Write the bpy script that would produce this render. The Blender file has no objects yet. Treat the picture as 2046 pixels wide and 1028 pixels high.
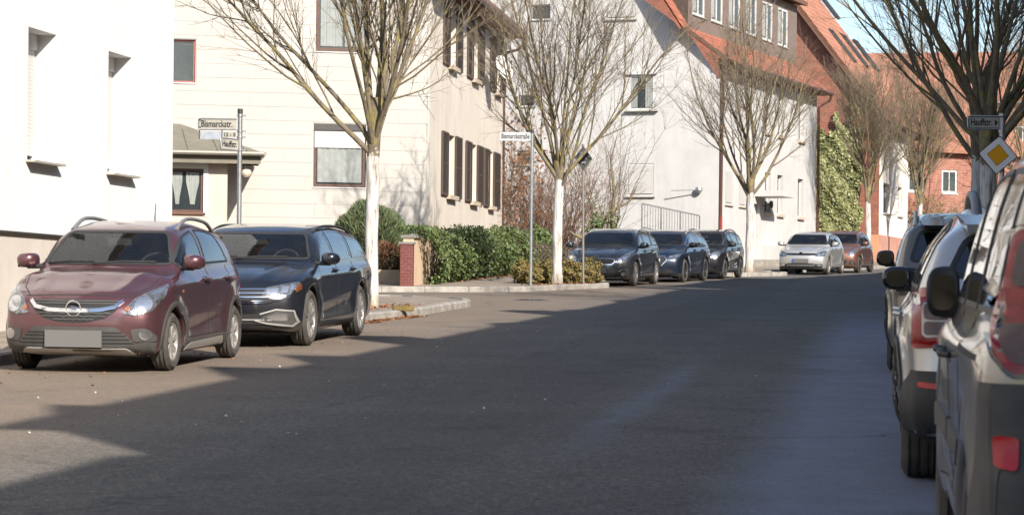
import bpy, bmesh, math, random
import numpy as np
from mathutils import Vector, Matrix
from mathutils.bvhtree import BVHTree

random.seed(7)
D = bpy.data
SC = bpy.context.scene
COL = SC.collection
R = math.radians

# ------------------------------------------------------------------ camera
F, ROLL, PX, PY = 4650.0, R(0.6), 1023.0, 612.0      # focal length and principal point in photo pixels
CAM_H, SLOPE = 1.42, 0.0331                           # eye height above the road, road climbs away
cam_data = D.cameras.new('camera')
cam = D.objects.new('camera', cam_data)
COL.objects.link(cam)
cam_data.sensor_width = 36.0
cam_data.lens = 36.0 * F / 2046.0
cam_data.shift_y = (PY - 514.0) / 2046.0
cam_data.clip_start, cam_data.clip_end = 0.1, 3000.0
cam_data.dof.use_dof = True
cam_data.dof.focus_distance = 36.0
cam_data.dof.aperture_fstop = 7.1
cam.matrix_world = Matrix.Rotation(R(90), 4, 'X') @ Matrix.Rotation(ROLL, 4, 'Z')
SC.camera = cam

# ------------------------------------------------------------------ sky and sun
SUN_HEAD, SUN_EL = R(-28), R(32.5)    # light travels 28 degrees left of straight ahead
world = D.worlds.new('World')
SC.world = world
world.use_nodes = True
wn = world.node_tree.nodes
bg = wn['Background']
sky = wn.new('ShaderNodeTexSky')
sky.sky_type = 'NISHITA'
sky.sun_disc = False
sky.sun_elevation = SUN_EL
sky.sun_rotation = R(180 - 28)
sky.air_density, sky.dust_density, sky.ozone_density = 1.0, 0.8, 1.0
world.node_tree.links.new(sky.outputs[0], bg.inputs[0])
bg.inputs[1].default_value = 0.115
sun_data = D.lights.new('sun', 'SUN')
sun_data.energy = 5.0
sun_data.angle = R(0.55)
sun_data.color = (1.0, 0.935, 0.84)
sun = D.objects.new('sun', sun_data)
COL.objects.link(sun)
LV = Vector((math.sin(SUN_HEAD) * math.cos(SUN_EL), math.cos(SUN_HEAD) * math.cos(SUN_EL), -math.sin(SUN_EL)))
sun.rotation_euler = LV.to_track_quat('-Z', 'Y').to_euler()
sun.location = (30, -30, 40)
SC.view_settings.view_transform = 'Standard'
SC.view_settings.look = 'None'
SC.view_settings.gamma = 1.0
SC.view_settings.exposure = 0.74
SC.view_settings.use_curve_mapping = False
SC.cycles.max_bounces = 8
SC.cycles.transparent_max_bounces = 16
SC.cycles.use_denoising = True
SC.cycles.caustics_reflective = False
SC.cycles.caustics_refractive = False

# ------------------------------------------------------------------ geometry of the photograph
def gz(x, y):
    return -CAM_H + SLOPE * y

def ray(x, y):
    dx, dy = x - PX, PY - y
    c, s = math.cos(ROLL), math.sin(ROLL)
    return (dx * c - dy * s) / F, (dx * s + dy * c) / F

def ground_at(x, y, up=0.0):
    """photo pixel -> point on the road plane raised by up"""
    u, v = ray(x, y)
    Y = (CAM_H - up) / (SLOPE - v)
    return Vector((u * Y, Y, gz(0, Y) + up))

def at_depth(x, y, Y):
    u, v = ray(x, y)
    return Vector((u * Y, Y, v * Y))

# ------------------------------------------------------------------ node materials
def new_mat(name):
    m = D.materials.new(name)
    m.use_nodes = True
    nt = m.node_tree
    return m, nt, nt.nodes['Principled BSDF']

def lin(*c):
    return (*c, 1.0)

def noise(nt, scale, detail=6.0, rough=0.6, coord=None, dist=0.0):
    n = nt.nodes.new('ShaderNodeTexNoise')
    n.inputs['Scale'].default_value = scale
    n.inputs['Detail'].default_value = detail
    n.inputs['Roughness'].default_value = rough
    n.inputs['Distortion'].default_value = dist
    if coord is not None:
        nt.links.new(coord, n.inputs['Vector'])
    return n

def ramp(nt, fac, stops):
    r = nt.nodes.new('ShaderNodeValToRGB')
    e = r.color_ramp.elements
    e[0].position, e[0].color = stops[0][0], lin(*stops[0][1]) if not isinstance(stops[0][1], float) else (stops[0][1],) * 3 + (1,)
    e[1].position, e[1].color = stops[1][0], lin(*stops[1][1]) if not isinstance(stops[1][1], float) else (stops[1][1],) * 3 + (1,)
    for p, c in stops[2:]:
        k = e.new(p)
        k.color = lin(*c) if not isinstance(c, float) else (c,) * 3 + (1,)
    nt.links.new(fac, r.inputs[0])
    return r.outputs[0]

def mix(nt, fac, a, b, mode='MIX'):
    m = nt.nodes.new('ShaderNodeMix')
    m.data_type = 'RGBA'
    m.blend_type = mode
    for val, idx in ((fac, 0), (a, 6), (b, 7)):
        if isinstance(val, (int, float)):
            m.inputs[idx].default_value = val
        elif isinstance(val, tuple):
            m.inputs[idx].default_value = lin(*val)
        else:
            nt.links.new(val, m.inputs[idx])
    return m.outputs[2]

def math_node(nt, op, a, b=None, clamp=False):
    m = nt.nodes.new('ShaderNodeMath')
    m.operation = op
    m.use_clamp = clamp
    for val, idx in ((a, 0), (b, 1)):
        if val is None:
            continue
        if isinstance(val, (int, float)):
            m.inputs[idx].default_value = val
        else:
            nt.links.new(val, m.inputs[idx])
    return m.outputs[0]

def bump(nt, bsdf, height, strength=0.3, dist=0.01):
    b = nt.nodes.new('ShaderNodeBump')
    b.inputs['Strength'].default_value = strength
    b.inputs['Distance'].default_value = dist
    nt.links.new(height, b.inputs['Height'])
    nt.links.new(b.outputs[0], bsdf.inputs['Normal'])

def pos(nt):
    return nt.nodes.new('ShaderNodeNewGeometry').outputs['Position']

def objco(nt):
    return nt.nodes.new('ShaderNodeTexCoord').outputs['Object']

MATS = {}
def simple(name, c, rough=0.5, metal=0.0, coat=0.0, var=0.0, vscale=6.0, bmp=0.0, bscale=60.0, c2=None, spec=0.5, coords='obj'):
    """plain procedural material: base colour with mottling and fine relief"""
    if name in MATS:
        return MATS[name]
    m, nt, b = new_mat(name)
    b.inputs['Roughness'].default_value = rough
    b.inputs['Metallic'].default_value = metal
    b.inputs['Coat Weight'].default_value = coat
    b.inputs['Coat Roughness'].default_value = 0.04
    b.inputs['Specular IOR Level'].default_value = spec
    co = objco(nt) if coords == 'obj' else pos(nt)
    if var or c2:
        n = noise(nt, vscale, 5.0, 0.65, co)
        if c2 is None:
            c2 = tuple(x * (1 - var) for x in c)
        nt.links.new(ramp(nt, n.outputs[0], [(0.3, c2), (0.7, c)]), b.inputs['Base Color'])
    else:
        b.inputs['Base Color'].default_value = lin(*c)
    if bmp:
        n2 = noise(nt, bscale, 4.0, 0.6, co)
        bump(nt, b, n2.outputs[0], bmp, 0.01)
    MATS[name] = m
    return m

# ------------------------------------------------------------------ mesh helpers
def link(o, parent=None):
    COL.objects.link(o)
    if parent is not None:
        o.parent = parent
    return o

def mesh_obj(name, verts, faces, mat=None, parent=None, smooth=False, sharp=None, uv=None):
    me = D.meshes.new(name)
    me.from_pydata([tuple(v) for v in verts], [], [tuple(f) for f in faces])
    if uv is not None:
        lay = me.uv_layers.new(name='UVMap')
        for lp in me.loops:
            lay.data[lp.index].uv = uv[lp.vertex_index]
    if mat is not None:
        me.materials.append(mat)
    if smooth:
        me.polygons.foreach_set('use_smooth', [True] * len(me.polygons))
        if sharp:
            me.set_sharp_from_angle(angle=R(sharp))
    me.update()
    return link(D.objects.new(name, me), parent)

def tag(o, label=None, cat=None, group=None, kind=None):
    for k, v in (('label', label), ('category', cat), ('group', group), ('kind', kind)):
        if v:
            o[k] = v
    return o

def empty(name, loc=(0, 0, 0), label=None, cat=None, group=None, mat=None):
    o = D.objects.new(name, None)
    o.empty_display_size = 0.2
    if mat is not None:
        o.matrix_world = mat
    else:
        o.location = loc
    link(o)
    return tag(o, label, cat, group)

class MB:
    """collects pieces of ONE part"""
    def __init__(self):
        self.v, self.f, self.uv = [], [], []
    def add(self, v, f):
        n = len(self.v)
        self.v += [tuple(p) for p in v]
        self.f += [tuple(i + n for i in q) for q in f]
    def box(self, a, b, M=None):
        x0, y0, z0 = a
        x1, y1, z1 = b
        v = [Vector(p) for p in ((x0, y0, z0), (x1, y0, z0), (x1, y1, z0), (x0, y1, z0), (x0, y0, z1), (x1, y0, z1), (x1, y1, z1), (x0, y1, z1))]
        if M is not None:
            v = [M @ p for p in v]
        self.add(v, BOXF)
    def hexa(self, pts):
        self.add(pts, BOXF)
    def tube(self, pts, rad, n=8, caps=True):
        v, f = tube_data(pts, rad, n, caps)
        self.add(v, f)
    def build(self, name, mat, parent=None, smooth=False, sharp=None, inv=None):
        v = self.v if inv is None else [inv @ Vector(p) for p in self.v]
        return mesh_obj(name, v, self.f, mat, parent, smooth, sharp)

BOXF = [(0, 3, 2, 1), (4, 5, 6, 7), (0, 1, 5, 4), (1, 2, 6, 5), (2, 3, 7, 6), (3, 0, 4, 7)]

def tube_data(pts, rad, n=8, caps=True):
    pts = [Vector(p) for p in pts]
    if isinstance(rad, (int, float)):
        rad = [rad] * len(pts)
    v, f = [], []
    t0 = (pts[1] - pts[0]).normalized()
    ref = Vector((0, 0, 1)) if abs(t0.z) < 0.9 else Vector((1, 0, 0))
    a = t0.cross(ref).normalized()
    for i, p in enumerate(pts):
        t = (pts[min(i + 1, len(pts) - 1)] - pts[max(i - 1, 0)]).normalized()
        a = (a - t * a.dot(t)).normalized()
        b = t.cross(a)
        for k in range(n):
            w = 2 * math.pi * k / n
            v.append(p + (a * math.cos(w) + b * math.sin(w)) * rad[i])
    for i in range(len(pts) - 1):
        for k in range(n):
            k2 = (k + 1) % n
            f.append((i * n + k, i * n + k2, (i + 1) * n + k2, (i + 1) * n + k))
    if caps:
        f.append(tuple(range(n - 1, -1, -1)))
        f.append(tuple((len(pts) - 1) * n + k for k in range(n)))
    return v, f

def lathe(name, prof, n, mat, parent, axis='z', M=None, smooth=True, sharp=35, closed=False):
    """profile of (radius, height) swept round an axis"""
    v, f = [], []
    m = len(prof)
    for k in range(n):
        w = 2 * math.pi * k / n
        for r_, h_ in prof:
            p = Vector((r_ * math.cos(w), r_ * math.sin(w), h_))
            if axis == 'y':
                p = Vector((p.x, p.z, p.y))
            if axis == 'x':
                p = Vector((p.z, p.x, p.y))
            v.append(M @ p if M is not None else p)
    for k in range(n):
        k2 = (k + 1) % n
        for j in range(m - 1 if not closed else m):
            j2 = (j + 1) % m
            f.append((k * m + j, k2 * m + j, k2 * m + j2, k * m + j2))
    return mesh_obj(name, v, f, mat, parent, smooth, sharp)

def text_obj(name, body, size, mat, parent, M, width=None, shear=0.0):
    """lettering as a thin mesh; M maps text space (x right, y up, z out)"""
    cu = D.curves.new(name, 'FONT')
    cu.body = body
    cu.size = size
    cu.align_x, cu.align_y = 'CENTER', 'CENTER'
    cu.resolution_u = 3
    cu.extrude = 0.002
    cu.offset = size * 0.016
    tmp = D.objects.new(name, cu)
    COL.objects.link(tmp)
    dg = bpy.context.evaluated_depsgraph_get()
    me = D.meshes.new_from_object(tmp.evaluated_get(dg))
    COL.objects.unlink(tmp)
    D.objects.remove(tmp)
    if width and len(me.vertices):
        xs = [p.co.x for p in me.vertices]
        k = width / (max(xs) - min(xs))
        c = (max(xs) + min(xs)) / 2
        for p in me.vertices:
            p.co.x = (p.co.x - c) * k
    me.transform(M)
    me.name = name
    me.materials.clear()
    me.materials.append(mat)
    return link(D.objects.new(name, me), parent)

# ------------------------------------------------------------------ surface materials
def m_asphalt():
    m, nt, b = new_mat('asphalt')
    p = pos(nt)
    n1 = noise(nt, 130, 3, 0.7, p)
    grain = ramp(nt, n1.outputs[0], [(0.32, (0.040, 0.038, 0.036)), (0.50, (0.092, 0.087, 0.081)), (0.66, (0.235, 0.222, 0.207))])
    n0 = noise(nt, 48, 3, 0.75, p)
    nA = noise(nt, 20, 3, 0.8, p)
    grain = mix(nt, 0.6, grain, ramp(nt, nA.outputs[0], [(0.36, (0.40, 0.395, 0.39)), (0.66, (1.75, 1.70, 1.62))]), 'MULTIPLY')
    grain = mix(nt, 0.75, grain, ramp(nt, n0.outputs[0], [(0.35, (0.45, 0.45, 0.45)), (0.68, (1.7, 1.7, 1.7))]), 'MULTIPLY')
    v = nt.nodes.new('ShaderNodeTexVoronoi')
    v.inputs['Scale'].default_value = 38
    nt.links.new(p, v.inputs['Vector'])
    speck = ramp(nt, v.outputs['Distance'], [(0.06, (1, 1, 1)), (0.12, (0, 0, 0))])
    n2 = noise(nt, 9, 2, 0.5, p)
    speck = math_node(nt, 'MULTIPLY', speck, ramp(nt, n2.outputs[0], [(0.52, 0.0), (0.60, 1.0)]))
    col = mix(nt, speck, grain, (0.34, 0.33, 0.31))
    # worn patches
    n3 = noise(nt, 0.5, 6, 0.6, p)
    col = mix(nt, 0.6, col, ramp(nt, n3.outputs[0], [(0.35, (0.72, 0.72, 0.72)), (0.7, (1.25, 1.22, 1.2))]), 'MULTIPLY')
    sx = nt.nodes.new('ShaderNodeSeparateXYZ')
    nt.links.new(p, sx.inputs[0])
    X, Y = sx.outputs[0], sx.outputs[1]
    t = math_node(nt, 'SUBTRACT', X, math_node(nt, 'MULTIPLY', Y, 0.16))
    wob = noise(nt, 0.8, 4, 0.6, p)
    t = math_node(nt, 'ADD', t, math_node(nt, 'MULTIPLY', math_node(nt, 'SUBTRACT', wob.outputs[0], 0.5), 0.45))
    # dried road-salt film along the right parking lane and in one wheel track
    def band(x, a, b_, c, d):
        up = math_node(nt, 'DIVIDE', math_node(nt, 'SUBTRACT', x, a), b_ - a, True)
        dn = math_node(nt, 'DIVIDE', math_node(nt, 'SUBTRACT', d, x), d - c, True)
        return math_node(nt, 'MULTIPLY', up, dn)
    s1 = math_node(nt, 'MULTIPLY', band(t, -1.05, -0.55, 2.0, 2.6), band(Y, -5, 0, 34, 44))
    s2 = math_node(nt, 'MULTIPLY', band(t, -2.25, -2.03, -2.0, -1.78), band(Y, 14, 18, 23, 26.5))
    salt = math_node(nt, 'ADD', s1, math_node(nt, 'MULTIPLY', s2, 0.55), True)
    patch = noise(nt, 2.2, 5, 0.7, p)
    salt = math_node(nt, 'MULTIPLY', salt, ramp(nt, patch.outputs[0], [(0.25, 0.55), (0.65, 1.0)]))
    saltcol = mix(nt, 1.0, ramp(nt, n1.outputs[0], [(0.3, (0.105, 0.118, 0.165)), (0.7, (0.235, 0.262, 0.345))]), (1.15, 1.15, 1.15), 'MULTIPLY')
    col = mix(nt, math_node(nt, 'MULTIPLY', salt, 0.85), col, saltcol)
    # dusty brown strip by the left parked cars
    dust = band(t, -13, -9.2, -6.4, -4.6)
    dn_ = noise(nt, 1.6, 6, 0.7, p)
    dust = math_node(nt, 'MULTIPLY', dust, ramp(nt, dn_.outputs[0], [(0.25, 0.45), (0.7, 1.0)]))
    col = mix(nt, math_node(nt, 'MULTIPLY', dust, 0.9), col, mix(nt, 0.6, (0.375, 0.285, 0.21), grain, 'OVERLAY'))
    # crack lines and tar-filled seams
    wv_ = noise(nt, 1.3, 5, 0.6, p)
    vadd = nt.nodes.new('ShaderNodeVectorMath'); vadd.operation = 'MULTIPLY_ADD'
    nt.links.new(wv_.outputs['Color'], vadd.inputs[0]); vadd.inputs[1].default_value = (0.8, 0.8, 0.8); nt.links.new(p, vadd.inputs[2])
    vc = nt.nodes.new('ShaderNodeTexVoronoi'); vc.feature = 'DISTANCE_TO_EDGE'; vc.inputs['Scale'].default_value = 0.22
    nt.links.new(vadd.outputs[0], vc.inputs['Vector'])
    cr_ = ramp(nt, vc.outputs['Distance'], [(0.0015, (1, 1, 1)), (0.0045, (0, 0, 0))])
    cm = noise(nt, 0.35, 2, 0.5, p)
    cr_ = math_node(nt, 'MULTIPLY', cr_, ramp(nt, cm.outputs[0], [(0.46, 0.0), (0.56, 0.75)]))
    col = mix(nt, cr_, col, (0.035, 0.033, 0.031))
    # pale cross lines; the first paints a thin sunlit streak into the colour
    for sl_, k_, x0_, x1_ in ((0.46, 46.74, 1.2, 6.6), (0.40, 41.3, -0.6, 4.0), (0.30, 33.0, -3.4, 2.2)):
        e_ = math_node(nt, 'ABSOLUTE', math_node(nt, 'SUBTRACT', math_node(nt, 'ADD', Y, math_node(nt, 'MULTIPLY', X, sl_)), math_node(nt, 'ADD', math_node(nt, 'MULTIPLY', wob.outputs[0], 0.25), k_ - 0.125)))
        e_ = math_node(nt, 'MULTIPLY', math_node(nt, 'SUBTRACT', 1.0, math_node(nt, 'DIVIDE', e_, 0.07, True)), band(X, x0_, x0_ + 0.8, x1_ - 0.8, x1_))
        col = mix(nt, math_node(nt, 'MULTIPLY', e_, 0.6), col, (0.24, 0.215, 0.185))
    # darker re-laid strip down the middle of the carriageway
    col = mix(nt, math_node(nt, 'MULTIPLY', band(t, -4.1, -3.95, -2.55, -2.4), 0.22), col, (0.045, 0.043, 0.041))
    # oil spots between the wheel tracks
    oil = noise(nt, 1.1, 3, 0.5, p)
    col = mix(nt, ramp(nt, oil.outputs[0], [(0.60, 0.0), (0.72, 0.45)]), col, mix(nt, 1.0, col, (0.5, 0.5, 0.5), 'MULTIPLY'))
    nt.links.new(col, b.inputs['Base Color'])
    b.inputs['Roughness'].default_value = 0.85
    b.inputs['Specular IOR Level'].default_value = 0.35
    bump(nt, b, mix(nt, 0.5, n1.outputs[0], n0.outputs[0]), 0.7, 0.006)
    return m

def m_plaster(name, c, c2, rough=0.9, stain=0.25, grain=0.25):
    m, nt, b = new_mat(name)
    p = pos(nt)
    n = noise(nt, 1.2, 7, 0.65, p)
    mp = nt.nodes.new('ShaderNodeMapping')
    mp.inputs['Scale'].default_value = (3.0, 3.0, 0.35)
    nt.links.new(p, mp.inputs[0])
    n2 = noise(nt, 1.0, 6, 0.65, mp.outputs[0])
    col = mix(nt, ramp(nt, n.outputs[0], [(0.35, 0.0), (0.75, 1.0)]), c, c2)
    col = mix(nt, stain, col, ramp(nt, n2.outputs[0], [(0.3, (0.78, 0.75, 0.70)), (0.55, (1, 1, 1))]), 'MULTIPLY')
    nt.links.new(col, b.inputs['Base Color'])
    b.inputs['Roughness'].default_value = rough
    g = noise(nt, 90, 3, 0.6, p)
    bump(nt, b, g.outputs[0], grain, 0.01)
    return m

def m_brick(name, c1, c2, mortar, sx=0.25, sy=0.077):
    m, nt, b = new_mat(name)
    uv = nt.nodes.new('ShaderNodeTexCoord').outputs['UV']
    br = nt.nodes.new('ShaderNodeTexBrick')
    br.inputs['Color1'].default_value = lin(*c1)
    br.inputs['Color2'].default_value = lin(*c2)
    br.inputs['Mortar'].default_value = lin(*mortar)
    br.inputs['Scale'].default_value = 1.0
    br.inputs['Brick Width'].default_value = sx
    br.inputs['Row Height'].default_value = sy
    br.inputs['Mortar Size'].default_value = 0.006
    nt.links.new(uv, br.inputs['Vector'])
    n = noise(nt, 3.0, 6, 0.7, pos(nt))
    col = mix(nt, 0.55, br.outputs['Color'], ramp(nt, n.outputs[0], [(0.3, (0.65, 0.6, 0.6)), (0.7, (1.25, 1.2, 1.15))]), 'MULTIPLY')
    nt.links.new(col, b.inputs['Base Color'])
    b.inputs['Roughness'].default_value = 0.9
    bump(nt, b, math_node(nt, 'SUBTRACT', 1.0, br.outputs['Fac']), 0.5, 0.01)
    return m

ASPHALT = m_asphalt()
PAVE = simple('pavement_asphalt', (0.30, 0.245, 0.19), 0.9, c2=(0.17, 0.14, 0.11), vscale=1.5, bmp=0.5, bscale=90, coords='pos')
SOIL = simple('soil', (0.10, 0.075, 0.05), 0.95, c2=(0.05, 0.038, 0.026), vscale=4, bmp=0.6, bscale=30, coords='pos')
GRANITE = simple('granite', (0.40, 0.365, 0.32), 0.8, c2=(0.19, 0.175, 0.155), vscale=4, bmp=0.5, bscale=70, coords='pos')
W_PLASTER = m_plaster('white_plaster', (0.73, 0.725, 0.71), (0.69, 0.685, 0.67), stain=0.24)
W2_PLASTER = m_plaster('aged_white_plaster', (0.52, 0.51, 0.50), (0.45, 0.44, 0.43), stain=0.35)
CREAM = m_plaster('cream_plaster', (0.62, 0.56, 0.485), (0.54, 0.48, 0.41), stain=0.45)
PLINTH = m_plaster('plinth_roughcast', (0.62, 0.56, 0.50), (0.50, 0.45, 0.40), grain=0.8)
PINKPLINTH = m_plaster('pink_plinth', (0.50, 0.27, 0.21), (0.38, 0.19, 0.15), stain=0.5)
BRICK = m_brick('red_brick', (0.30, 0.105, 0.065), (0.21, 0.07, 0.045), (0.34, 0.25, 0.20))
BRICKFAR = m_brick('far_brick', (0.35, 0.155, 0.11), (0.26, 0.11, 0.08), (0.42, 0.32, 0.27), 0.5, 0.16)
GLASS_DARK = simple('window_glass', (0.045, 0.055, 0.055), 0.04, c2=(0.02, 0.025, 0.03), vscale=1.5, spec=0.8)
WHITE_PVC = simple('white_frame', (0.60, 0.59, 0.575), 0.4, var=0.05)
BROWN_WOOD = simple('brown_frame', (0.105, 0.052, 0.035), 0.5, var=0.35, vscale=8)
SHUTTER = simple('shutter_brown', (0.085, 0.060, 0.047), 0.65, var=0.35, vscale=5)
ROLLER = simple('roller_slats', (0.50, 0.485, 0.46), 0.55, var=0.06)
CURTAIN = simple('curtain', (0.30, 0.315, 0.30), 0.9, var=0.25, vscale=5)
DARKMETAL = simple('dark_metal', (0.075, 0.07, 0.068), 0.45, metal=0.4, var=0.2)
GALV = simple('galvanised', (0.44, 0.45, 0.46), 0.42, metal=0.75, var=0.25, vscale=14)
COPPERBR = simple('brown_gutter', (0.13, 0.060, 0.042), 0.45, metal=0.3, var=0.3)
REDPIPE = simple('red_pipe', (0.26, 0.035, 0.025), 0.6, var=0.2)
SILL = simple('stone_sill', (0.52, 0.43, 0.34), 0.85, var=0.25, vscale=10, coords='pos')
GREYSILL = simple('metal_sill', (0.42, 0.39, 0.34), 0.5, metal=0.2)
SIDING = simple('siding_panel', (0.445, 0.42, 0.385), 0.75, c2=(0.41, 0.385, 0.35), vscale=0.8, bmp=0.12, bscale=50, coords='pos')
TILE = simple('roof_tile', (0.36, 0.125, 0.075), 0.8, c2=(0.20, 0.072, 0.045), vscale=2.5, bmp=0.3, bscale=25, coords='pos')
TILE_B = simple('roof_tile_weathered', (0.37, 0.17, 0.11), 0.85, c2=(0.23, 0.10, 0.065), vscale=1.5, bmp=0.3, bscale=25, coords='pos')
TILE_BROWN = simple('roof_tile_brown', (0.20, 0.10, 0.07), 0.8, c2=(0.13, 0.065, 0.045), vscale=2.5, coords='pos')
TILE_GREY = simple('roof_tile_grey', (0.11, 0.105, 0.105), 0.8, c2=(0.07, 0.068, 0.068), vscale=2.5, coords='pos')
SOFFIT = simple('brown_soffit', (0.17, 0.085, 0.055), 0.8, var=0.3)
FELT = simple('grey_roof_sheet', (0.195, 0.175, 0.135), 0.8, var=0.25, vscale=3)
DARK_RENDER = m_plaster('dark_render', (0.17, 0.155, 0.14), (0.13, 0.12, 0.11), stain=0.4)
RENDER_BEIGE = m_plaster('beige_render', (0.55, 0.46, 0.385), (0.48, 0.40, 0.33), stain=0.3)

# ------------------------------------------------------------------ ground, road, pavements
def sheet(name, poly, up, mat, kind='structure'):
    v = [(x, y, gz(x, y) + up) for x, y in poly]
    o = mesh_obj(name, v, [tuple(range(len(v)))], mat)
    o['kind'] = kind
    return o

sheet('ground', [(-1500, -300), (1500, -300), (1500, 2500), (-1500, 2500)], -0.12, SOIL)
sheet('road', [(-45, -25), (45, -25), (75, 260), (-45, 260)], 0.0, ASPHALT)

def lerp_poly(pts, n=4):
    """Catmull-Rom through points"""
    out = []
    P_ = [np.array(p, float) for p in pts]
    for i in range(len(P_) - 1):
        a, b, c, d = P_[max(i - 1, 0)], P_[i], P_[i + 1], P_[min(i + 2, len(P_) - 1)]
        for k in range(n):
            t = k / n
            out.append(tuple(0.5 * ((2 * b) + (c - a) * t + (2 * a - 5 * b + 4 * c - d) * t * t + (3 * b - a - 3 * c + d) * t ** 3)))
    out.append(tuple(P_[-1]))
    return out

def pavement(name, edge, back, label_mat=PAVE, kerb=True, w=0.15, side=1):
    """raised pavement: edge is the kerb line, back closes the polygon behind it"""
    v, n = [], 0
    poly = list(edge) + list(back)
    m = len(poly)
    up = 0.105
    v = [(x, y, gz(x, y) + up) for x, y in poly] + [(x, y, gz(x, y) - 0.05) for x, y in poly]
    f = [tuple(range(m))] + [(i, i + m, (i + 1) % m + m, (i + 1) % m) for i in range(m)]
    o = mesh_obj(name, v, f, label_mat)
    bm = bmesh.new(); bm.from_mesh(o.data)
    bmesh.ops.triangulate(bm, faces=bm.faces); bmesh.ops.recalc_face_normals(bm, faces=bm.faces)
    bm.to_mesh(o.data); bm.free()
    o['kind'] = 'structure'
    if kerb:
        # walk the edge, one stone about a metre long at a time
        seg = [Vector((x, y, 0)) for x, y in edge]
        d = [0.0]
        for a, b in zip(seg, seg[1:]):
            d.append(d[-1] + (b - a).length)
        def at(s):
            s = min(max(s, 0), d[-1])
            for i in range(len(seg) - 1):
                if s <= d[i + 1] + 1e-9:
                    return seg[i].lerp(seg[i + 1], (s - d[i]) / max(d[i + 1] - d[i], 1e-6))
            return seg[-1]
        rnd = random.Random(len(edge))
        s = 0.0
        while s < d[-1] - 0.2:
            ln = min(rnd.uniform(0.92, 1.08), d[-1] - s)
            mb = MB()
            k = 3
            vs = []
            dz = rnd.uniform(-0.006, 0.006)
            for i in range(k + 1):
                a = at(s + 0.006 + (ln - 0.012) * i / k)
                t = (at(s + (ln) * min(i / k + 0.05, 1)) - at(s + ln * max(i / k - 0.05, 0))).normalized()
                nn = Vector((t.y, -t.x, 0)) * side
                g = lambda p, h: Vector((p.x, p.y, gz(p.x, p.y) + h))
                out = a + nn * 0.035
                inn = a - nn * (w - 0.035)
                vs += [g(out, -0.04), g(out - nn * 0.008, 0.10 + dz), g(out - nn * 0.035, 0.122 + dz), g(inn, 0.124 + dz), g(inn, -0.04)]
            fs = []
            for i in range(k):
                for j in range(4):
                    fs.append((i * 5 + j, (i + 1) * 5 + j, (i + 1) * 5 + j + 1, i * 5 + j + 1))
            fs += [(4, 3, 2, 1, 0), tuple(k * 5 + j for j in range(5))]
            mb.add(vs, fs)
            mb.build('kerb_stone', GRANITE, o)
            s += ln
    return o

ED_NEAR = [(-9.4, -3.0), (-5.2, 23.2), (-4.0, 30.7), (-3.62, 33.1)] + lerp_poly([(-3.55, 33.3), (-2.75, 33.75), (-2.30, 34.8), (-2.1, 35.74), (-1.62, 37.5), (-1.12, 40.6), (-0.8, 42.6), (-0.95, 43.9), (-1.75, 44.75), (-3.2, 45.2), (-10.0, 42.6)], 4)
pavement('pavement_near', ED_NEAR, [(-30, 35), (-40, -3)], side=1)
ED_FAR = lerp_poly([(-14, 47.4), (-6.5, 50.3), (-3.04, 51.68), (-0.04, 52.85), (0.62, 54.1), (1.2, 55.3), (1.8, 56.5), (2.36, 57.5), (2.25, 57.95), (1.7, 58.2), (0.95, 58.35), (1.0, 59.6), (2.0, 63.4), (3.1, 67), (4.4, 71), (5.2, 73.5), (6.3, 73.9), (7.5, 74.1), (8.5, 75.3), (9.0, 76.3), (8.75, 77.0), (8.3, 77.4), (9.2, 80.0), (11.2, 85), (14.0, 91.5), (18, 101), (24, 113), (48, 165)], 3)
pavement('pavement_far', ED_FAR, [(40, 190), (-45, 190), (-45, 36)], side=1)
ED_RIGHT = [(1.3, -3.0), (4.05, 13.65), (6.75, 31.0), (9.85, 50), (11.95, 60), (14.9, 70), (18.4, 80), (22.2, 90), (31, 112), (55, 165)]
pavement('pavement_right', ED_RIGHT, [(80, 165), (60, -3)], side=-1)

# round manhole lid in the side street mouth
mhp = ground_at(1062, 599)
mh = lathe('manhole_cover', [(0.0, 0.012), (0.28, 0.012), (0.30, 0.009), (0.34, 0.009), (0.36, 0.002)], 28, DARKMETAL, None)
mh.location = mhp
mh.rotation_euler = (math.atan(SLOPE), 0, 0)
tag(mh, 'dark round manhole cover in the asphalt at the mouth of the side street', 'manhole cover')
for k in range(6):
    a = k * math.pi / 3
    mb = MB()
    mb.box((-0.02, 0.09, 0.011), (0.02, 0.25, 0.017), Matrix.Rotation(a, 4, 'Z'))
    mb.build('lid_rib', DARKMETAL, mh)

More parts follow.
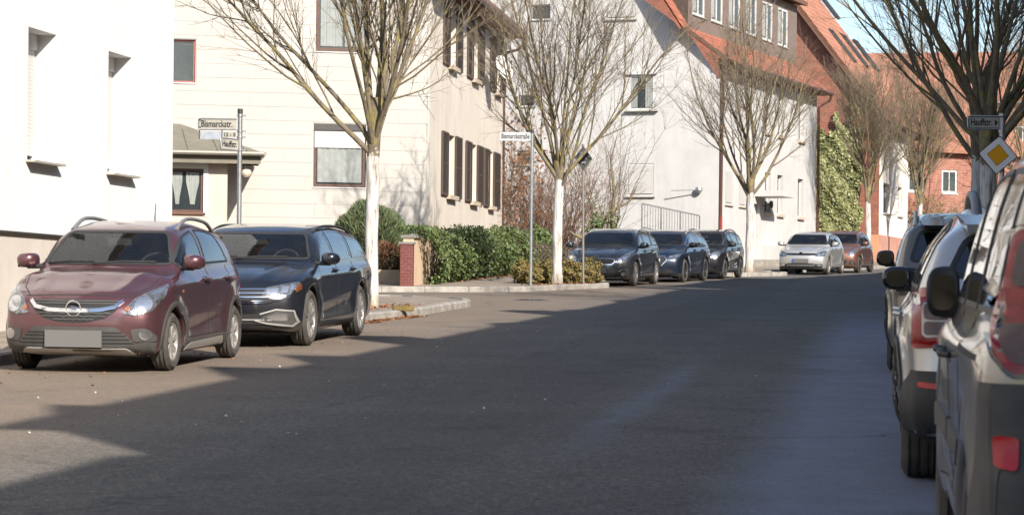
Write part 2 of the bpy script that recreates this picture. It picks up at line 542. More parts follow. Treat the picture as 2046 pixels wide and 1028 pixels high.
# ------------------------------------------------------------------ walls
class Wall:
    def __init__(s, o, heading_deg, flip=False):
        h = R(heading_deg)
        s.o = Vector((o[0], o[1], 0))
        s.d = Vector((math.sin(h), math.cos(h), 0))
        s.n = Vector((s.d.y, -s.d.x, 0)) * (-1 if flip else 1)   # outward
    def p(s, u, z, w=0.0):
        q = s.o + s.d * u + s.n * w
        return Vector((q.x, q.y, z))
    def px(s, x, y, w=0.0):
        """photo pixel -> (u, z) on the wall"""
        a, b = ray(x, y)
        q = s.o + s.n * w
        t = q.dot(s.n) / (a * s.n.x + s.n.y)
        pt = Vector((a * t, t, 0))
        return (pt - q).dot(s.d), b * t
    def gz(s, u):
        q = s.p(u, 0)
        return gz(q.x, q.y)
    def box(s, mb, u0, u1, z0, z1, w0, w1):
        mb.hexa([s.p(u0, z0, w0), s.p(u1, z0, w0), s.p(u1, z0, w1), s.p(u0, z0, w1), s.p(u0, z1, w0), s.p(u1, z1, w0), s.p(u1, z1, w1), s.p(u0, z1, w1)])
    def boxo(s, name, u0, u1, z0, z1, w0, w1, mat, parent):
        mb = MB()
        s.box(mb, u0, u1, z0, z1, w0, w1)
        o = mb.build(name, mat, parent)
        fixn(o)
        return o
    def face(s, name, u0, u1, z0, z1, openings, mat, parent, depth=0.14, cuts=(), zbase=None):
        us = sorted({u0, u1, *[q for o in openings for q in o[:2]]})
        zs = sorted({z0, z1, *[q for o in openings for q in o[2:4]]})
        us = [u for u in us if u0 <= u <= u1]
        zs = [z for z in zs if z0 <= z <= z1]
        v, f, uv, idx = [], [], [], {}
        def vi(u, z, w):
            k = (round(u, 4), round(z, 4), w)
            if k not in idx:
                idx[k] = len(v)
                v.append(s.p(u, z, w))
                uv.append((u, z))
            return idx[k]
        hole = lambda a, b: any(o[0] - 1e-4 <= a and b <= o[1] + 1e-4 for o in ())
        for a, b in zip(us, us[1:]):
            for c, d in zip(zs, zs[1:]):
                mu, mz = (a + b) / 2, (c + d) / 2
                if any(o[0] < mu < o[1] and o[2] < mz < o[3] for o in openings):
                    continue
                f.append((vi(a, c, 0), vi(b, c, 0), vi(b, d, 0), vi(a, d, 0)))
        for o in openings:
            a, b, c, d = o[:4]
            ring = [(a, c), (b, c), (b, d), (a, d)]
            for (q1, q2), (r1, r2) in zip(ring, ring[1:] + ring[:1]):
                f.append((vi(q1, q2, 0), vi(r1, r2, 0), vi(r1, r2, -depth), vi(q1, q2, -depth)))
            f.append((vi(a, c, -depth - 0.01), vi(b, c, -depth - 0.01), vi(b, d, -depth - 0.01), vi(a, d, -depth - 0.01)))
        me_o = mesh_obj(name, v, f, mat, parent, uv=uv)
        bm = bmesh.new(); bm.from_mesh(me_o.data)
        for co, no in cuts:
            bmesh.ops.bisect_plane(bm, geom=bm.verts[:] + bm.edges[:] + bm.faces[:], plane_co=co, plane_no=no, clear_outer=True)
        bm.normal_update()
        for fc in bm.faces:
            if abs(fc.normal.dot(s.n)) > 0.9 and fc.normal.dot(s.n) < 0:
                fc.normal_flip()
        bm.to_mesh(me_o.data); bm.free()
        return me_o

def fixn(o):
    bm = bmesh.new(); bm.from_mesh(o.data)
    bmesh.ops.recalc_face_normals(bm, faces=bm.faces)
    bm.to_mesh(o.data); bm.free()

def house_empty(name, o, label, cat='house'):
    return empty(name, (o[0], o[1], gz(o[0], o[1])), label, cat)

class Bld:
    """house whose parts are given in world coordinates"""
    def __init__(s, name, o, label, cat='house'):
        s.e = house_empty(name, o, label, cat)
        bpy.context.view_layer.update()
        s.inv = Matrix.Translation(s.e.location).inverted()
    def own(s, o, parent=None):
        if parent is None or parent is s.e:
            o.parent = s.e
            o.matrix_parent_inverse = s.inv
        else:
            o.parent = parent
        return o

def window(B, W, u0, u1, z0, z1, depth=0.14, fw=0.06, fm=WHITE_PVC, gm=GLASS_DARK, sill=SILL, roller=0.0, mull=0, curtain=None, sill_w=0.10, rbox=None, sill_h=0.07, over=0.06, casing=0.0):
    """frame (thing's part) with pane, sill, roller slats and curtain as its pieces"""
    mb = MB()
    d0, d1 = -depth + 0.0, -depth + 0.06
    W.box(mb, u0 + 0.002, u0 + fw, z0 + 0.002, z1 - 0.002, d0, d1)
    W.box(mb, u1 - fw, u1 - 0.002, z0 + 0.002, z1 - 0.002, d0, d1)
    W.box(mb, u0 + fw, u1 - fw, z0 + 0.002, z0 + fw, d0, d1)
    W.box(mb, u0 + fw, u1 - fw, z1 - fw, z1 - 0.002, d0, d1)
    for k in range(mull):
        c = u0 + (u1 - u0) * (k + 1) / (mull + 1)
        W.box(mb, c - 0.03, c + 0.03, z0 + fw, z1 - fw, d0, d1 + 0.004)
    fr = mb.build('window', fm, None)
    fixn(fr)
    B.own(fr)
    def sub(o):
        fixn(o)
        o.parent = fr
    sub(W.boxo('pane', u0 + fw * 0.8, u1 - fw * 0.8, z0 + fw * 0.8, z1 - fw * 0.8, d0 + 0.012, d0 + 0.022, gm, None))
    if curtain:
        n = 26
        v, f = [], []
        for part in curtain:      # (ua, ub, za, zb) fractions
            a, b, c, d = part[:4]
            tie = part[4] if len(part) > 4 else 1.0
            for i in range(n + 1):
                t = i / n
                u = u0 + fw + (u1 - u0 - 2 * fw) * (a + (b - a) * t)
                ww = d0 + 0.042 + 0.009 * math.sin(t * 46) + 0.005 * math.sin(t * 17 + 1)
                um = u0 + fw + (u1 - u0 - 2 * fw) * (a + b) / 2
                hz_ = (z1 - z0 - 2 * fw)
                v += [W.p(um + (u - um) * tie, z0 + fw + hz_ * c, ww), W.p(um + (u - um) * (0.25 + 0.75 * tie if tie < 1 else 1), z0 + fw + hz_ * (c + (d - c) * 0.25), ww), W.p(u, z0 + fw + hz_ * (c + (d - c) * 0.7), ww), W.p(u, z0 + fw + hz_ * d, ww)]
            m = len(v) - 4 * (n + 1)
            f += [(m + 4 * i + j, m + 4 * i + 4 + j, m + 4 * i + 5 + j, m + 4 * i + 1 + j) for i in range(n) for j in range(3)]
        o = mesh_obj('curtain', v, f, CURTAIN, None, True)
        o.parent = fr
    if sill is not None:
        sub(W.boxo('sill', u0 - over, u1 + over, z0 - sill_h, z0 - 0.003, -0.02, sill_w, sill, None))
    if roller > 0:
        zr = z1 - fw - (z1 - z0 - 2 * fw) * roller
        k = max(3, int((z1 - fw - zr) / 0.05))
        for i in range(k):
            a = zr + (z1 - fw - zr) * i / k
            b = zr + (z1 - fw - zr) * (i + 1) / k
            mbx = MB()
            W.box(mbx, u0 + 0.03, u1 - 0.03, a + 0.001, b - 0.001, d1 + 0.01, d1 + 0.02)
            o = mbx.build('roller_slat', ROLLER, None)
            o.parent = fr
    if rbox:
        sub(W.boxo('roller_box', u0 + 0.004, u1 - 0.004, z1 - rbox[0], z1 - 0.004, d1 + 0.006, -0.01 if rbox[1] is None else rbox[1], rbox[2], None))
    return fr

# ================================================================== white house, left
A1 = Wall((-6.1, 29.3), 11.1)
B1 = Bld('white_house', (-6.1, 29.3), 'smooth bright white house front with two deep windows, left behind the maroon car')
uE, _ = A1.px(346, 200)
u0 = -34.0
zp = 0.87
def ztop(u): return 11.0
wl, zt1 = A1.px(57, 52)
_, zb1 = A1.px(57, 318)
wr, _ = A1.px(113, 68)
wl2, zt2 = A1.px(217, 103)
_, zb2 = A1.px(217, 346)
wr2, _ = A1.px(263, 118)
zt = (zt1 + zt2) / 2
zb = (zb1 + zb2) / 2
ops = [(wl, wr, zb, zt), (wl2, wr2, zb, zt)]
step = wl2 - wl
for k in range(1, 6):
    ops.append((wl - step * k * 1.25, wr - step * k * 1.25, zb, zt))
ops += [(a, b, c + 3.0, d + 3.0) for a, b, c, d in ops]
B1.own(A1.face('wall', u0, uE, zp, 11.0, ops, W_PLASTER, None, depth=0.36))
for a, b, c, d in ops:
    window(B1, A1, a, b, c, d, depth=0.36, sill=GREYSILL, sill_w=0.13, sill_h=0.03, over=0.05, rbox=(0.20, -0.25, W_PLASTER), roller=0.97, fw=0.05)
B1.own(A1.boxo('plinth', u0, uE - 0.01, -2.6, zp - 0.03, -0.3, -0.035, PLINTH, None))
B1.own(A1.boxo('drip_edge', u0, uE, zp - 0.028, zp - 0.002, -0.3, 0.012, DARKMETAL, None))
E1 = Wall(A1.p(uE, 0).xy, 11.1 + 90, True)
B1.own(E1.face('end_wall', -11, 0, -2.6, 11.0, [], W_PLASTER, None))
# flat-pitched roof, well above the frame
mb = MB()
mb.hexa([A1.p(u0, 11.0, -11), A1.p(uE + 0.3, 11.0, -11), A1.p(uE + 0.3, 11.0, 0.5), A1.p(u0, 11.0, 0.5), A1.p(u0, 13.5, -6), A1.p(uE, 13.5, -6), A1.p(uE + 0.3, 11.25, 0.5), A1.p(u0, 11.25, 0.5)])
o = mb.build('roof', TILE_BROWN); fixn(o); B1.own(o)

# ================================================================== cream house with shutters
CC = (-2.33, 64.0)
GB = Wall(CC, 80.3)                      # gable side, facing the camera; u<0 runs left
FC = Wall(CC, 9.0)                       # street side
B2 = Bld('cream_house', CC, 'cream house with pale horizontal siding and brown louvred shutters on the corner')
uF, _ = FC.px(1004, 300)
uL, _ = GB.px(200, 300)
ZE = 8.95
gb = gz(*CC)
# gable openings from the photo
def op(W, x0, y0, x1, y1):
    a, z1 = W.px(x0, y0)
    b, _ = W.px(x1, y0)
    _, z0 = W.px((x0 + x1) / 2, y1)
    return (a, b, z0, z1)
og = [op(GB, 627, 247, 732, 374), op(GB, 632, -22, 740, 104), op(GB, 335, 78, 391, 165)]
ug, _ = GB.px(347, 300)
hip = [(GB.p(uL - 4, ZE), 0)]
B2.own(GB.face('gable_wall', uL - 4, 0, -1.0, ZE, og, SIDING, None, depth=0.16))
mb = MB()                                 # upper gable triangle, above the frame
mb.add([GB.p(uL - 4, ZE), GB.p(0, ZE), GB.p((uL - 4) / 2, ZE + 6.5)], [(0, 1, 2)])
B2.own(mb.build('gable_top', CREAM))
# siding panels, one by one
rnd = random.Random(3)
rowh = 27.0 / 72.0
zrow = GB.px(500, 212)[1]
rows = []
z = zrow
while z > 0.9: z -= rowh
while z < ZE - 0.05:
    rows.append(z); z += rowh
for ri, z in enumerate(rows):
    u = uL - 2 + rnd.uniform(0, 2.6)
    spans = []
    a = uL - 3
    while a < -0.06:
        b = min(u, -0.05)
        if b - a > 0.15:
            spans.append((a, b))
        a = b
        u += rnd.choice((2.4, 2.4, 1.2, 3.2))
    z1 = min(z + rowh, ZE) - 0.004
    for a, b in spans:
        pieces = [(a + 0.0015, b - 0.0015, z + 0.002, z1)]
        for (oa, ob, oc, od) in og:
            oa, ob, oc, od = oa - 0.03, ob + 0.03, oc - 0.05, od + 0.02
            new = []
            for (pa, pb, pc, pd) in pieces:
                if pb <= oa or pa >= ob or pd <= oc or pc >= od:
                    new.append((pa, pb, pc, pd)); continue
                if pa < oa: new.append((pa, oa, pc, pd))
                if pb > ob: new.append((ob, pb, pc, pd))
                ma, mbb = max(pa, oa), min(pb, ob)
                if pc < oc: new.append((ma, mbb, pc, oc))
                if pd > od: new.append((ma, mbb, od, pd))
            pieces = new
        for (pa, pb, pc, pd) in pieces:
            if pb - pa > 0.04 and pd - pc > 0.03:
                m_ = MB()
                t = rnd.uniform(0.016, 0.022)
                GB.box(m_, pa, pb, pc, pd, 0.002, t)
                B2.own(m_.build('siding_panel', SIDING))
B2.own(GB.boxo('corner_trim', -0.055, 0.0, 0.9, ZE, 0.001, 0.03, SIDING, None))
window(B2, GB, *og[0], depth=0.13, fm=BROWN_WOOD, fw=0.09, roller=0.36, curtain=[(0.02, 0.98, 0.03, 0.99)], sill=WHITE_PVC, sill_w=0.04, sill_h=0.03, over=0.03, rbox=(0.17, None, DARKMETAL))
window(B2, GB, *og[1], depth=0.13, fm=BROWN_WOOD, fw=0.11, mull=0, curtain=[(0.02, 0.5, 0.03, 0.99), (0.55, 0.98, 0.03, 0.99)], sill=WHITE_PVC, sill_w=0.04, sill_h=0.03, over=0.03)
window(B2, GB, *og[2], depth=0.13, fm=simple('red_frame', (0.40, 0.13, 0.11), 0.5, var=0.2), fw=0.05, sill=WHITE_PVC, sill_w=0.04, sill_h=0.03, over=0.02)
# plant on the small window ledge, seen as an orange blob behind the glass
# street side with shuttered windows
def shut_z(x, yt, yb):
    return FC.px(x, yb)[1], FC.px(x, yt)[1]
zl0, zl1 = shut_z(883, 261, 389)
zu0, zu1 = shut_z(890, 3, 129)
pairs = [((881, 893), (908, 920)), ((929, 940), (952, 963)), ((966, 976), (985, 997))]
pairs_u = [((885, 897), (911, 922)), ((933, 944), (955, 966)), ((979, 990), None)]
opsf, shut = [], []
for (z0, z1, pl, yy) in ((zl0, zl1, pairs, 320), (zu0, zu1, pairs_u, 70)):
    for l, r_ in pl:
        a0, a1 = FC.px(l[0], yy)[0], FC.px(l[1], yy)[0]
        if r_:
            b0, b1 = FC.px(r_[0], yy)[0], FC.px(r_[1], yy)[0]
        else:
            b0, b1 = a1 + 1.0, a1 + 1.9
        opsf.append((a1 + 0.02, b0 - 0.02, z0 + 0.04, z1 - 0.02))
        shut += [(a0, a1, z0, z1), (b0, b1, z0, z1)]
B2.own(FC.face('street_wall', 0, uF, -1.0, ZE, opsf, CREAM, None, depth=0.2))
for a, b, c, d in opsf:
    window(B2, FC, a, b, c, d, depth=0.2, fm=WHITE_PVC, fw=0.06, mull=1, sill_w=0.14, sill_h=0.12, over=0.09)
for a, b, c, d in shut:
    mb = MB()
    w0, w1 = 0.02, 0.065
    FC.box(mb, a, a + 0.05, c, d, w0, w1)
    FC.box(mb, b - 0.05, b, c, d, w0, w1)
    for zz in (c, (c + d) / 2 - 0.03, d - 0.06):
        FC.box(mb, a + 0.05, b - 0.05, zz, zz + 0.06, w0 + 0.003, w1 - 0.003)
    sh = mb.build('shutter', SHUTTER); fixn(sh); B2.own(sh)
    mb = MB()
    n = int((d - c) / 0.055)
    for i in range(n):
        zz = c + 0.06 + (d - c - 0.12) * i / n
        mb.hexa([FC.p(a + 0.05, zz, w1 - 0.004), FC.p(b - 0.05, zz, w1 - 0.004), FC.p(b - 0.05, zz + 0.012, w1 - 0.004), FC.p(a + 0.05, zz + 0.012, w1 - 0.004),
                 FC.p(a + 0.05, zz + 0.035, w0 + 0.006), FC.p(b - 0.05, zz + 0.035, w0 + 0.006), FC.p(b - 0.05, zz + 0.047, w0 + 0.006), FC.p(a + 0.05, zz + 0.047, w0 + 0.006)])
    lv = mb.build('louvre_slats', SHUTTER); fixn(lv); lv.parent = sh
    lv['kind'] = 'stuff'
BK = Wall(FC.p(uF, 0).xy, 9.0 - 90, False)
B2.own(BK.face('back_wall', 0, 9, -1.0, ZE, [], CREAM, None))
# eaves: soffit, fascia, gutter, downpipe, roof
mb = MB()
FC.box(mb, -0.35, uF + 0.45, ZE - 0.12, ZE - 0.04, 0.0, 0.62)
o = mb.build('soffit', SOFFIT); fixn(o); B2.own(o)
mb = MB()
mb.tube([FC.p(-0.4, ZE - 0.02, 0.68), FC.p(uF + 0.5, ZE - 0.02, 0.68)], 0.075, 10)
B2.own(mb.build('gutter', COPPERBR, None, True, 40))
mb = MB()
mb.tube([FC.p(uF + 0.42, ZE - 0.06, 0.68), FC.p(uF + 0.42, ZE - 0.28, 0.66), FC.p(uF + 0.30, ZE - 0.50, 0.45), FC.p(uF + 0.1, ZE - 0.62, 0.1), FC.p(uF + 0.06, ZE - 0.8, 0.02), FC.p(uF + 0.06, 0.5, 0.02)], 0.05, 8)
B2.own(mb.build('downpipe', COPPERBR, None, True, 40))
mb = MB()
mb.hexa([FC.p(-0.45, ZE - 0.03, 0.66), FC.p(uF + 0.5, ZE - 0.03, 0.66), FC.p(uF + 0.5, ZE + 6.4, -7), FC.p(-0.45, ZE + 6.4, -7),
         FC.p(-0.45, ZE + 0.13, 0.66), FC.p(uF + 0.5, ZE + 0.13, 0.66), FC.p(uF + 0.5, ZE + 6.56, -7), FC.p(-0.45, ZE + 6.56, -7)])
o = mb.build('roof', TILE_BROWN); fixn(o); B2.own(o)
# small black service box and wall bracket
B2.own(FC.boxo('meter_box', FC.px(905, 430)[0], FC.px(907, 430)[0] + 0.12, 1.6, 1.9, 0.0, 0.05, DARKMETAL, None)) if False else None

# satellite dish on the street wall
dp = FC.p(FC.px(968, 150)[0], FC.px(968, 165)[1], 0.45)
dish = empty('satellite_dish', dp, 'white satellite dish on a bracket beside the upper shutters of the cream house', 'satellite dish')
face = Matrix.Rotation(R(62), 4, 'Z') @ Matrix.Rotation(R(-62), 4, 'Y')
prof = [(0.0, 0.0)] + [(0.40 * k / 8, 0.09 * (k / 8) ** 2) for k in range(1, 9)] + [(0.405, 0.10), (0.39, 0.085)] + [(0.38 * k / 4, 0.09 * (k / 4) ** 2 - 0.012) for k in (3, 2, 1)] + [(0.0, -0.012)]
dface = Vector((0.75, -0.55, 0.35)).to_track_quat('Z', 'Y').to_matrix().to_4x4()
offs = Matrix.Translation((0.10, -0.15, 0.42))
lathe('reflector', prof, 28, simple('dish_white', (0.74, 0.73, 0.71), 0.5), dish, M=offs @ dface)
mb = MB()
mb.tube([(-0.45, 0.07, 0.0), (0.0, 0.0, 0.0), (0.06, -0.10, 0.36)], 0.022, 8)
mb.build('bracket', DARKMETAL, dish, True, 40)
tip = offs @ dface @ Vector((0, 0.05, 0.42))
mb = MB()
mb.tube([offs @ dface @ Vector((0, -0.38, 0.07)), offs @ dface @ Vector((0, -0.2, 0.30)), tip], 0.014, 6)
mb.build('receiver_arm', DARKMETAL, dish, True, 40)
mb = MB()
mb.tube([tip, offs @ dface @ Vector((0, 0.06, 0.34))], [0.04, 0.028], 8)
mb.build('receiver_head', DARKMETAL, dish, True, 40)

# entrance annex of the cream house, left
AN = Wall((GB.p(GB.px(420, 380)[0], 0, 3.6)).xy, 80.3)
BA = Bld('entrance_annex', AN.o.xy, 'low beige annex with a hipped sheet roof and a curtained window between the two houses', 'annex')
aR, _ = AN.px(454, 400)
aL, zev = AN.px(200, 292)
zev = AN.px(430, 312)[1]
zev2 = zev
oa = op(AN, 345, 336, 407, 424)
oa = (oa[0] - 0.6, oa[1], oa[2], oa[3])
BA.own(AN.face('wall', aL, aR, -1.2, zev2, [oa], RENDER_BEIGE, None, depth=0.10))
mb = MB()
for (a, b, c, d) in ((oa[0] - 0.12, oa[0], oa[2] - 0.1, oa[3] + 0.14), (oa[1], oa[1] + 0.12, oa[2] - 0.1, oa[3] + 0.14), (oa[0], oa[1], oa[3], oa[3] + 0.14)):
    AN.box(mb, a, b, c, d, 0.001, 0.016)
o = mb.build('window_surround', W_PLASTER); fixn(o); BA.own(o)
window(BA, AN, *oa, depth=0.10, fm=BROWN_WOOD, fw=0.07, curtain=[(0.02, 0.30, 0.14, 0.98, 0.35), (0.42, 0.63, 0.14, 0.98, 0.35), (0.70, 0.97, 0.14, 0.98, 0.35)], sill=SOFFIT, sill_w=0.07, sill_h=0.05)
SW = Wall(AN.p(aR, 0).xy, 80.3 - 90)
BA.own(SW.face('door_side_wall', 0, 3.55, -1.2, zev2, [], W_PLASTER, None))
# hipped roof with eaves running past the corner as the door canopy
aC, _ = AN.px(521, 300)
aC += 0.0
mb = MB()
zr = AN.px(400, 262)[1]
ov = 0.45
e0, e1 = aL - 0.5, aC
mb.add([AN.p(e0, zev, ov), AN.p(e1, zev, ov), AN.p(e1, zev, -3.55), AN.p(e0, zev, -3.55),
        AN.p(e0, zev + 0.10, ov), AN.p(e1, zev + 0.10, ov), AN.p(e1, zev + 0.10, -3.55), AN.p(e0, zev + 0.10, -3.55),
        AN.p(e0, zev + 0.95, -1.9), AN.p(e1 - 2.0, zev + 0.95, -1.9)],
       [(0, 3, 2, 1), (0, 1, 5, 4), (1, 2, 6, 5), (2, 3, 7, 6), (3, 0, 4, 7), (4, 5, 9, 8), (5, 6, 9), (6, 7, 8, 9), (7, 4, 8)])
o = mb.build('roof', FELT); fixn(o); BA.own(o)
mb = MB()
mb.tube([AN.p(e0, zev + 0.05, ov + 0.07), AN.p(e1 + 0.05, zev + 0.05, ov + 0.07)], 0.06, 8)
mb.tube([AN.p(e1 + 0.06, zev + 0.05, ov + 0.07), AN.p(e1 + 0.06, zev + 0.05, -3.4)], 0.06, 8)
g_ = mb.build('gutter', simple('zinc_grey', (0.27, 0.25, 0.21), 0.5, 0.4, var=0.2), None, True, 40); g_.parent = o
BA.own(AN.boxo('fascia', e0, e1 - 0.02, zev - 0.20, zev - 0.002, ov - 0.10, ov - 0.06, FELT, None))
BA.own(AN.boxo('canopy_beam', aR + 0.02, e1 - 0.05, zev - 0.22, zev - 0.003, ov - 0.55, ov - 0.43, SOFFIT, None))
mb = MB()
for k in range(7):
    u = e1 - 0.35 - k * 0.75
    t_ = min(1.0, 0.12 + k * 0.34)
    mb.tube([AN.p(u, zev + 0.115, ov - 0.02), AN.p(u - 0.1, zev + 0.10 + 0.85 * t_ + 0.012, ov - 2.35 * t_)], 0.018, 5)
s_ = mb.build('roof_seams', FELT); s_.parent = o; s_['kind'] = 'stuff'
# globe lamp under the canopy
lp = AN.p(AN.px(492, 330)[0], AN.px(492, 345)[1], 0.1)
lamp = lathe('wall_lamp', [(0.0, -0.12), (0.07, -0.11), (0.12, -0.06), (0.135, 0.0), (0.12, 0.06), (0.08, 0.10), (0.05, 0.115), (0.05, 0.17), (0.0, 0.17)], 14, simple('lamp_glass', (0.62, 0.52, 0.40), 0.2), None)
lamp.location = lp
tag(lamp, 'small globe lamp under the eaves of the beige annex', 'lamp')
lathe('lamp_bracket', [(0.0, 0.168), (0.055, 0.17), (0.055, 0.25), (0.0, 0.25)], 10, DARKMETAL, lamp)

# ================================================================== tiled roofs
def tile_mesh(name, w, l, mat):
    mb = MB()
    prof = [(0.0, 0.012), (0.13, 0.032), (0.28, 0.045), (0.43, 0.032), (0.55, 0.010), (0.78, 0.0), (1.0, 0.010)]
    v = []
    for (y, dz) in ((0.0, 0.026), (l, 0.0)):
        for t, h in prof:
            v.append((t * w, y, h + dz))
    for t, h in prof:
        v.append((t * w, 0.0, h))
    n = len(prof)
    f = [(i, i + 1, n + i + 1, n + i) for i in range(n - 1)] + [(2 * n + i, 2 * n + i + 1, i + 1, i) for i in range(n - 1)]
    me = D.meshes.new(name)
    me.from_pydata(v, [], f)
    me.materials.append(mat)
    me.polygons.foreach_set('use_smooth', [True] * len(me.polygons))
    me.set_sharp_from_angle(angle=R(50))
    return me

def in_view(p, pad=30):
    if p.y < 1:
        return None
    x = PX + p.x / p.y * F
    y = PY - p.z / p.y * F
    return -pad < x < 2046 + pad and -pad < y < 1028

def roof_slope(B, o, du, dv, lu, lv, mat, inside=None, tw=0.25, tl=0.36, holes=(), seed=1):
    """tiles on the plane o + du*u + dv*v; each tile in view near enough is a piece of its own, the rest one part"""
    nrm = du.cross(dv).normalized()
    base = MB()
    base.add([o - nrm * 0.03, o + du * lu - nrm * 0.03, o + du * lu + dv * lv - nrm * 0.03, o + dv * lv - nrm * 0.03,
              o - nrm * 0.12, o + du * lu - nrm * 0.12, o + du * lu + dv * lv - nrm * 0.12, o + dv * lv - nrm * 0.12], BOXF)
    if inside is None:
        ro = base.build('roof', mat); fixn(ro)
    else:
        ro = inside
    if ro.parent is None:
        B.own(ro)
    rnd = random.Random(seed)
    me = tile_mesh('tile', tw, tl + 0.05, mat)
    cells = []
    for j in range(int(lv / tl)):
        for i in range(int(lu / tw)):
            u, v = i * tw, j * tl
            if any(a < u + tw / 2 < b and c < v + tl / 2 < d for a, b, c, d in holes):
                continue
            q = o + du * u + dv * v
            cells.append((0 if in_view(q) else 1, q.y, u, v))
    cells.sort()
    rest = MB()
    tv = [Vector(x.co) for x in me.vertices]
    tf = [tuple(p.vertices) for p in me.polygons]
    for k, (vis, _, u, v) in enumerate(cells):
        q = o + du * u + dv * v + nrm * rnd.uniform(0.0, 0.012)
        M = Matrix((du, dv, nrm)).transposed().to_4x4()
        M = Matrix.Translation(q) @ M @ Matrix.Rotation(rnd.uniform(-0.012, 0.012), 4, 'Z')
        if vis == 0 and k < 300:
            t = D.objects.new('tile', me)
            COL.objects.link(t)
            t.parent = ro
            t.matrix_basis = M
        else:
            rest.add([M @ p for p in tv], tf)
    if rest.v:
        r_ = rest.build('tiles', mat, ro, True, 50)
        r_['kind'] = 'stuff'
    return ro

# ================================================================== second white house
C2 = (7.56, 86.0)
F2 = Wall(C2, 23.7)
G2 = Wall(C2, 90 + 19.0)                 # gable side; u<0 runs left
B3 = Bld('white_gabled_house', C2, 'white plastered house with a red tiled roof, dormer and brown downpipe at its corner')
uF2, _ = F2.px(1631, 300)
ZE2 = F2.px(1437, 112)[1]
gL = -11.5
oG = [op(G2, 1257, 150, 1309, 221), op(G2, 1213, -22, 1270, 39), op(G2, 1255, 327, 1306, 392), op(G2, 1037, 190, 1068, 213), op(G2, 1030, 300, 1064, 330), op(G2, 1060, 10, 1100, 40)]
# gable outline: bell-cast eave then steep slope up to the left
def vp(n_, p0):
    return (p0, n_)
pk = 8.9
e_low = G2.p(0.55, ZE2 - 0.45)
e_mid = G2.p(-1.2, ZE2 + 0.95)
e_top = G2.p(-5.75, ZE2 + 7.6)
def cutn(a, b):
    t = (b - a).normalized()
    n_ = G2.n.cross(t)
    return n_ if n_.z > 0 else -n_
_ol = F2.p(-0.42, ZE2 - 0.22, 0.5)
_dl = (-F2.n * 1.75 + Vector((0, 0, 1.28))).normalized()
_ou = _ol + _dl * (math.hypot(1.75, 1.28) - 0.12)
_du = (-F2.n * 4.5 + Vector((0, 0, 6.65))).normalized()
_nl, _nu = F2.d.cross(_dl), F2.d.cross(_du)
gw = G2.face('gable_wall', gL, 0, 0.0, ZE2 + 8.2, oG, W2_PLASTER, None, depth=0.12, cuts=[(_ol - _nl * 0.08, _nl), (_ou - _nu * 0.08, _nu), (G2.p(-5.75, ZE2 + 7.6), Vector((0, 0, 1)) + (-G2.d) * 1.45)])
B3.own(gw)
window(B3, G2, *oG[0], depth=0.06, fw=0.09, sill_w=0.16, sill=GREYSILL, sill_h=0.04, rbox=(0.0, -0.02, WHITE_PVC) if False else None, curtain=[(0.02, 0.3, 0.02, 0.98), (0.66, 0.98, 0.02, 0.98)], over=0.14)
B3.own(G2.boxo('roller_box', oG[0][0] - 0.12, oG[0][1] + 0.08, oG[0][3] + 0.005, oG[0][3] + 0.20, 0.001, 0.10, WHITE_PVC, None))
for q in oG[1:3]:
    window(B3, G2, *q, depth=0.08, fw=0.06, roller=0.97, sill=GREYSILL, sill_w=0.09, sill_h=0.04, over=0.08)
for q in oG[3:]:
    window(B3, G2, *q, depth=0.12, fw=0.05, sill=GREYSILL, sill_w=0.05, sill_h=0.04)
# street side
wz = [F2.px(1533, y)[1] for y in (425, 345)]
wlist = [(1528, 1540), (1553, 1564), (1594, 1605)]
oF = []
for a, b in wlist:
    oF.append((F2.px(a, 390)[0], F2.px(b, 390)[0], wz[0], wz[1]))
w1z = [F2.px(1600, y)[1] for y in (281, 205)]
for a, b in ((1530, 1541), (1555, 1566), (1596, 1607)):
    oF.append((F2.px(a, 250)[0], F2.px(b, 250)[0], w1z[0], w1z[1]))
s1z = [F2.px(1452, y)[1] for y in (408, 338)]
oS = [(F2.px(1449, 380)[0], F2.px(1463, 380)[0], *s1z), (F2.px(1477, 380)[0], F2.px(1489, 380)[0], *s1z)]
zd0, zd1 = F2.gz(5) + 0.35, F2.gz(5) + 2.5
uD0, uD1 = F2.px(1506, 480)[0], F2.px(1517, 480)[0]
B3.own(F2.face('street_wall', 0, uF2, 0.0, ZE2 + 0.02, oF + oS + [(uD0, uD1, zd0, zd1)], W2_PLASTER, None, depth=0.2))
for q in oF:
    window(B3, F2, *q, depth=0.2, fw=0.06, mull=0, sill_w=0.10, sill_h=0.10, over=0.06)
for q in oS:
    window(B3, F2, *q, depth=0.06, fw=0.05, roller=0.98, sill_w=0.07, sill_h=0.05)
dr = F2.boxo('door', uD0 + 0.05, uD1 - 0.05, zd0, zd1 - 0.04, -0.19, -0.13, WHITE_PVC, None); B3.own(dr)
h_ = F2.boxo('handle', uD0 + 0.12, uD0 + 0.16, zd0 + 1.0, zd0 + 1.2, -0.13, -0.08, DARKMETAL, None); h_.parent = dr
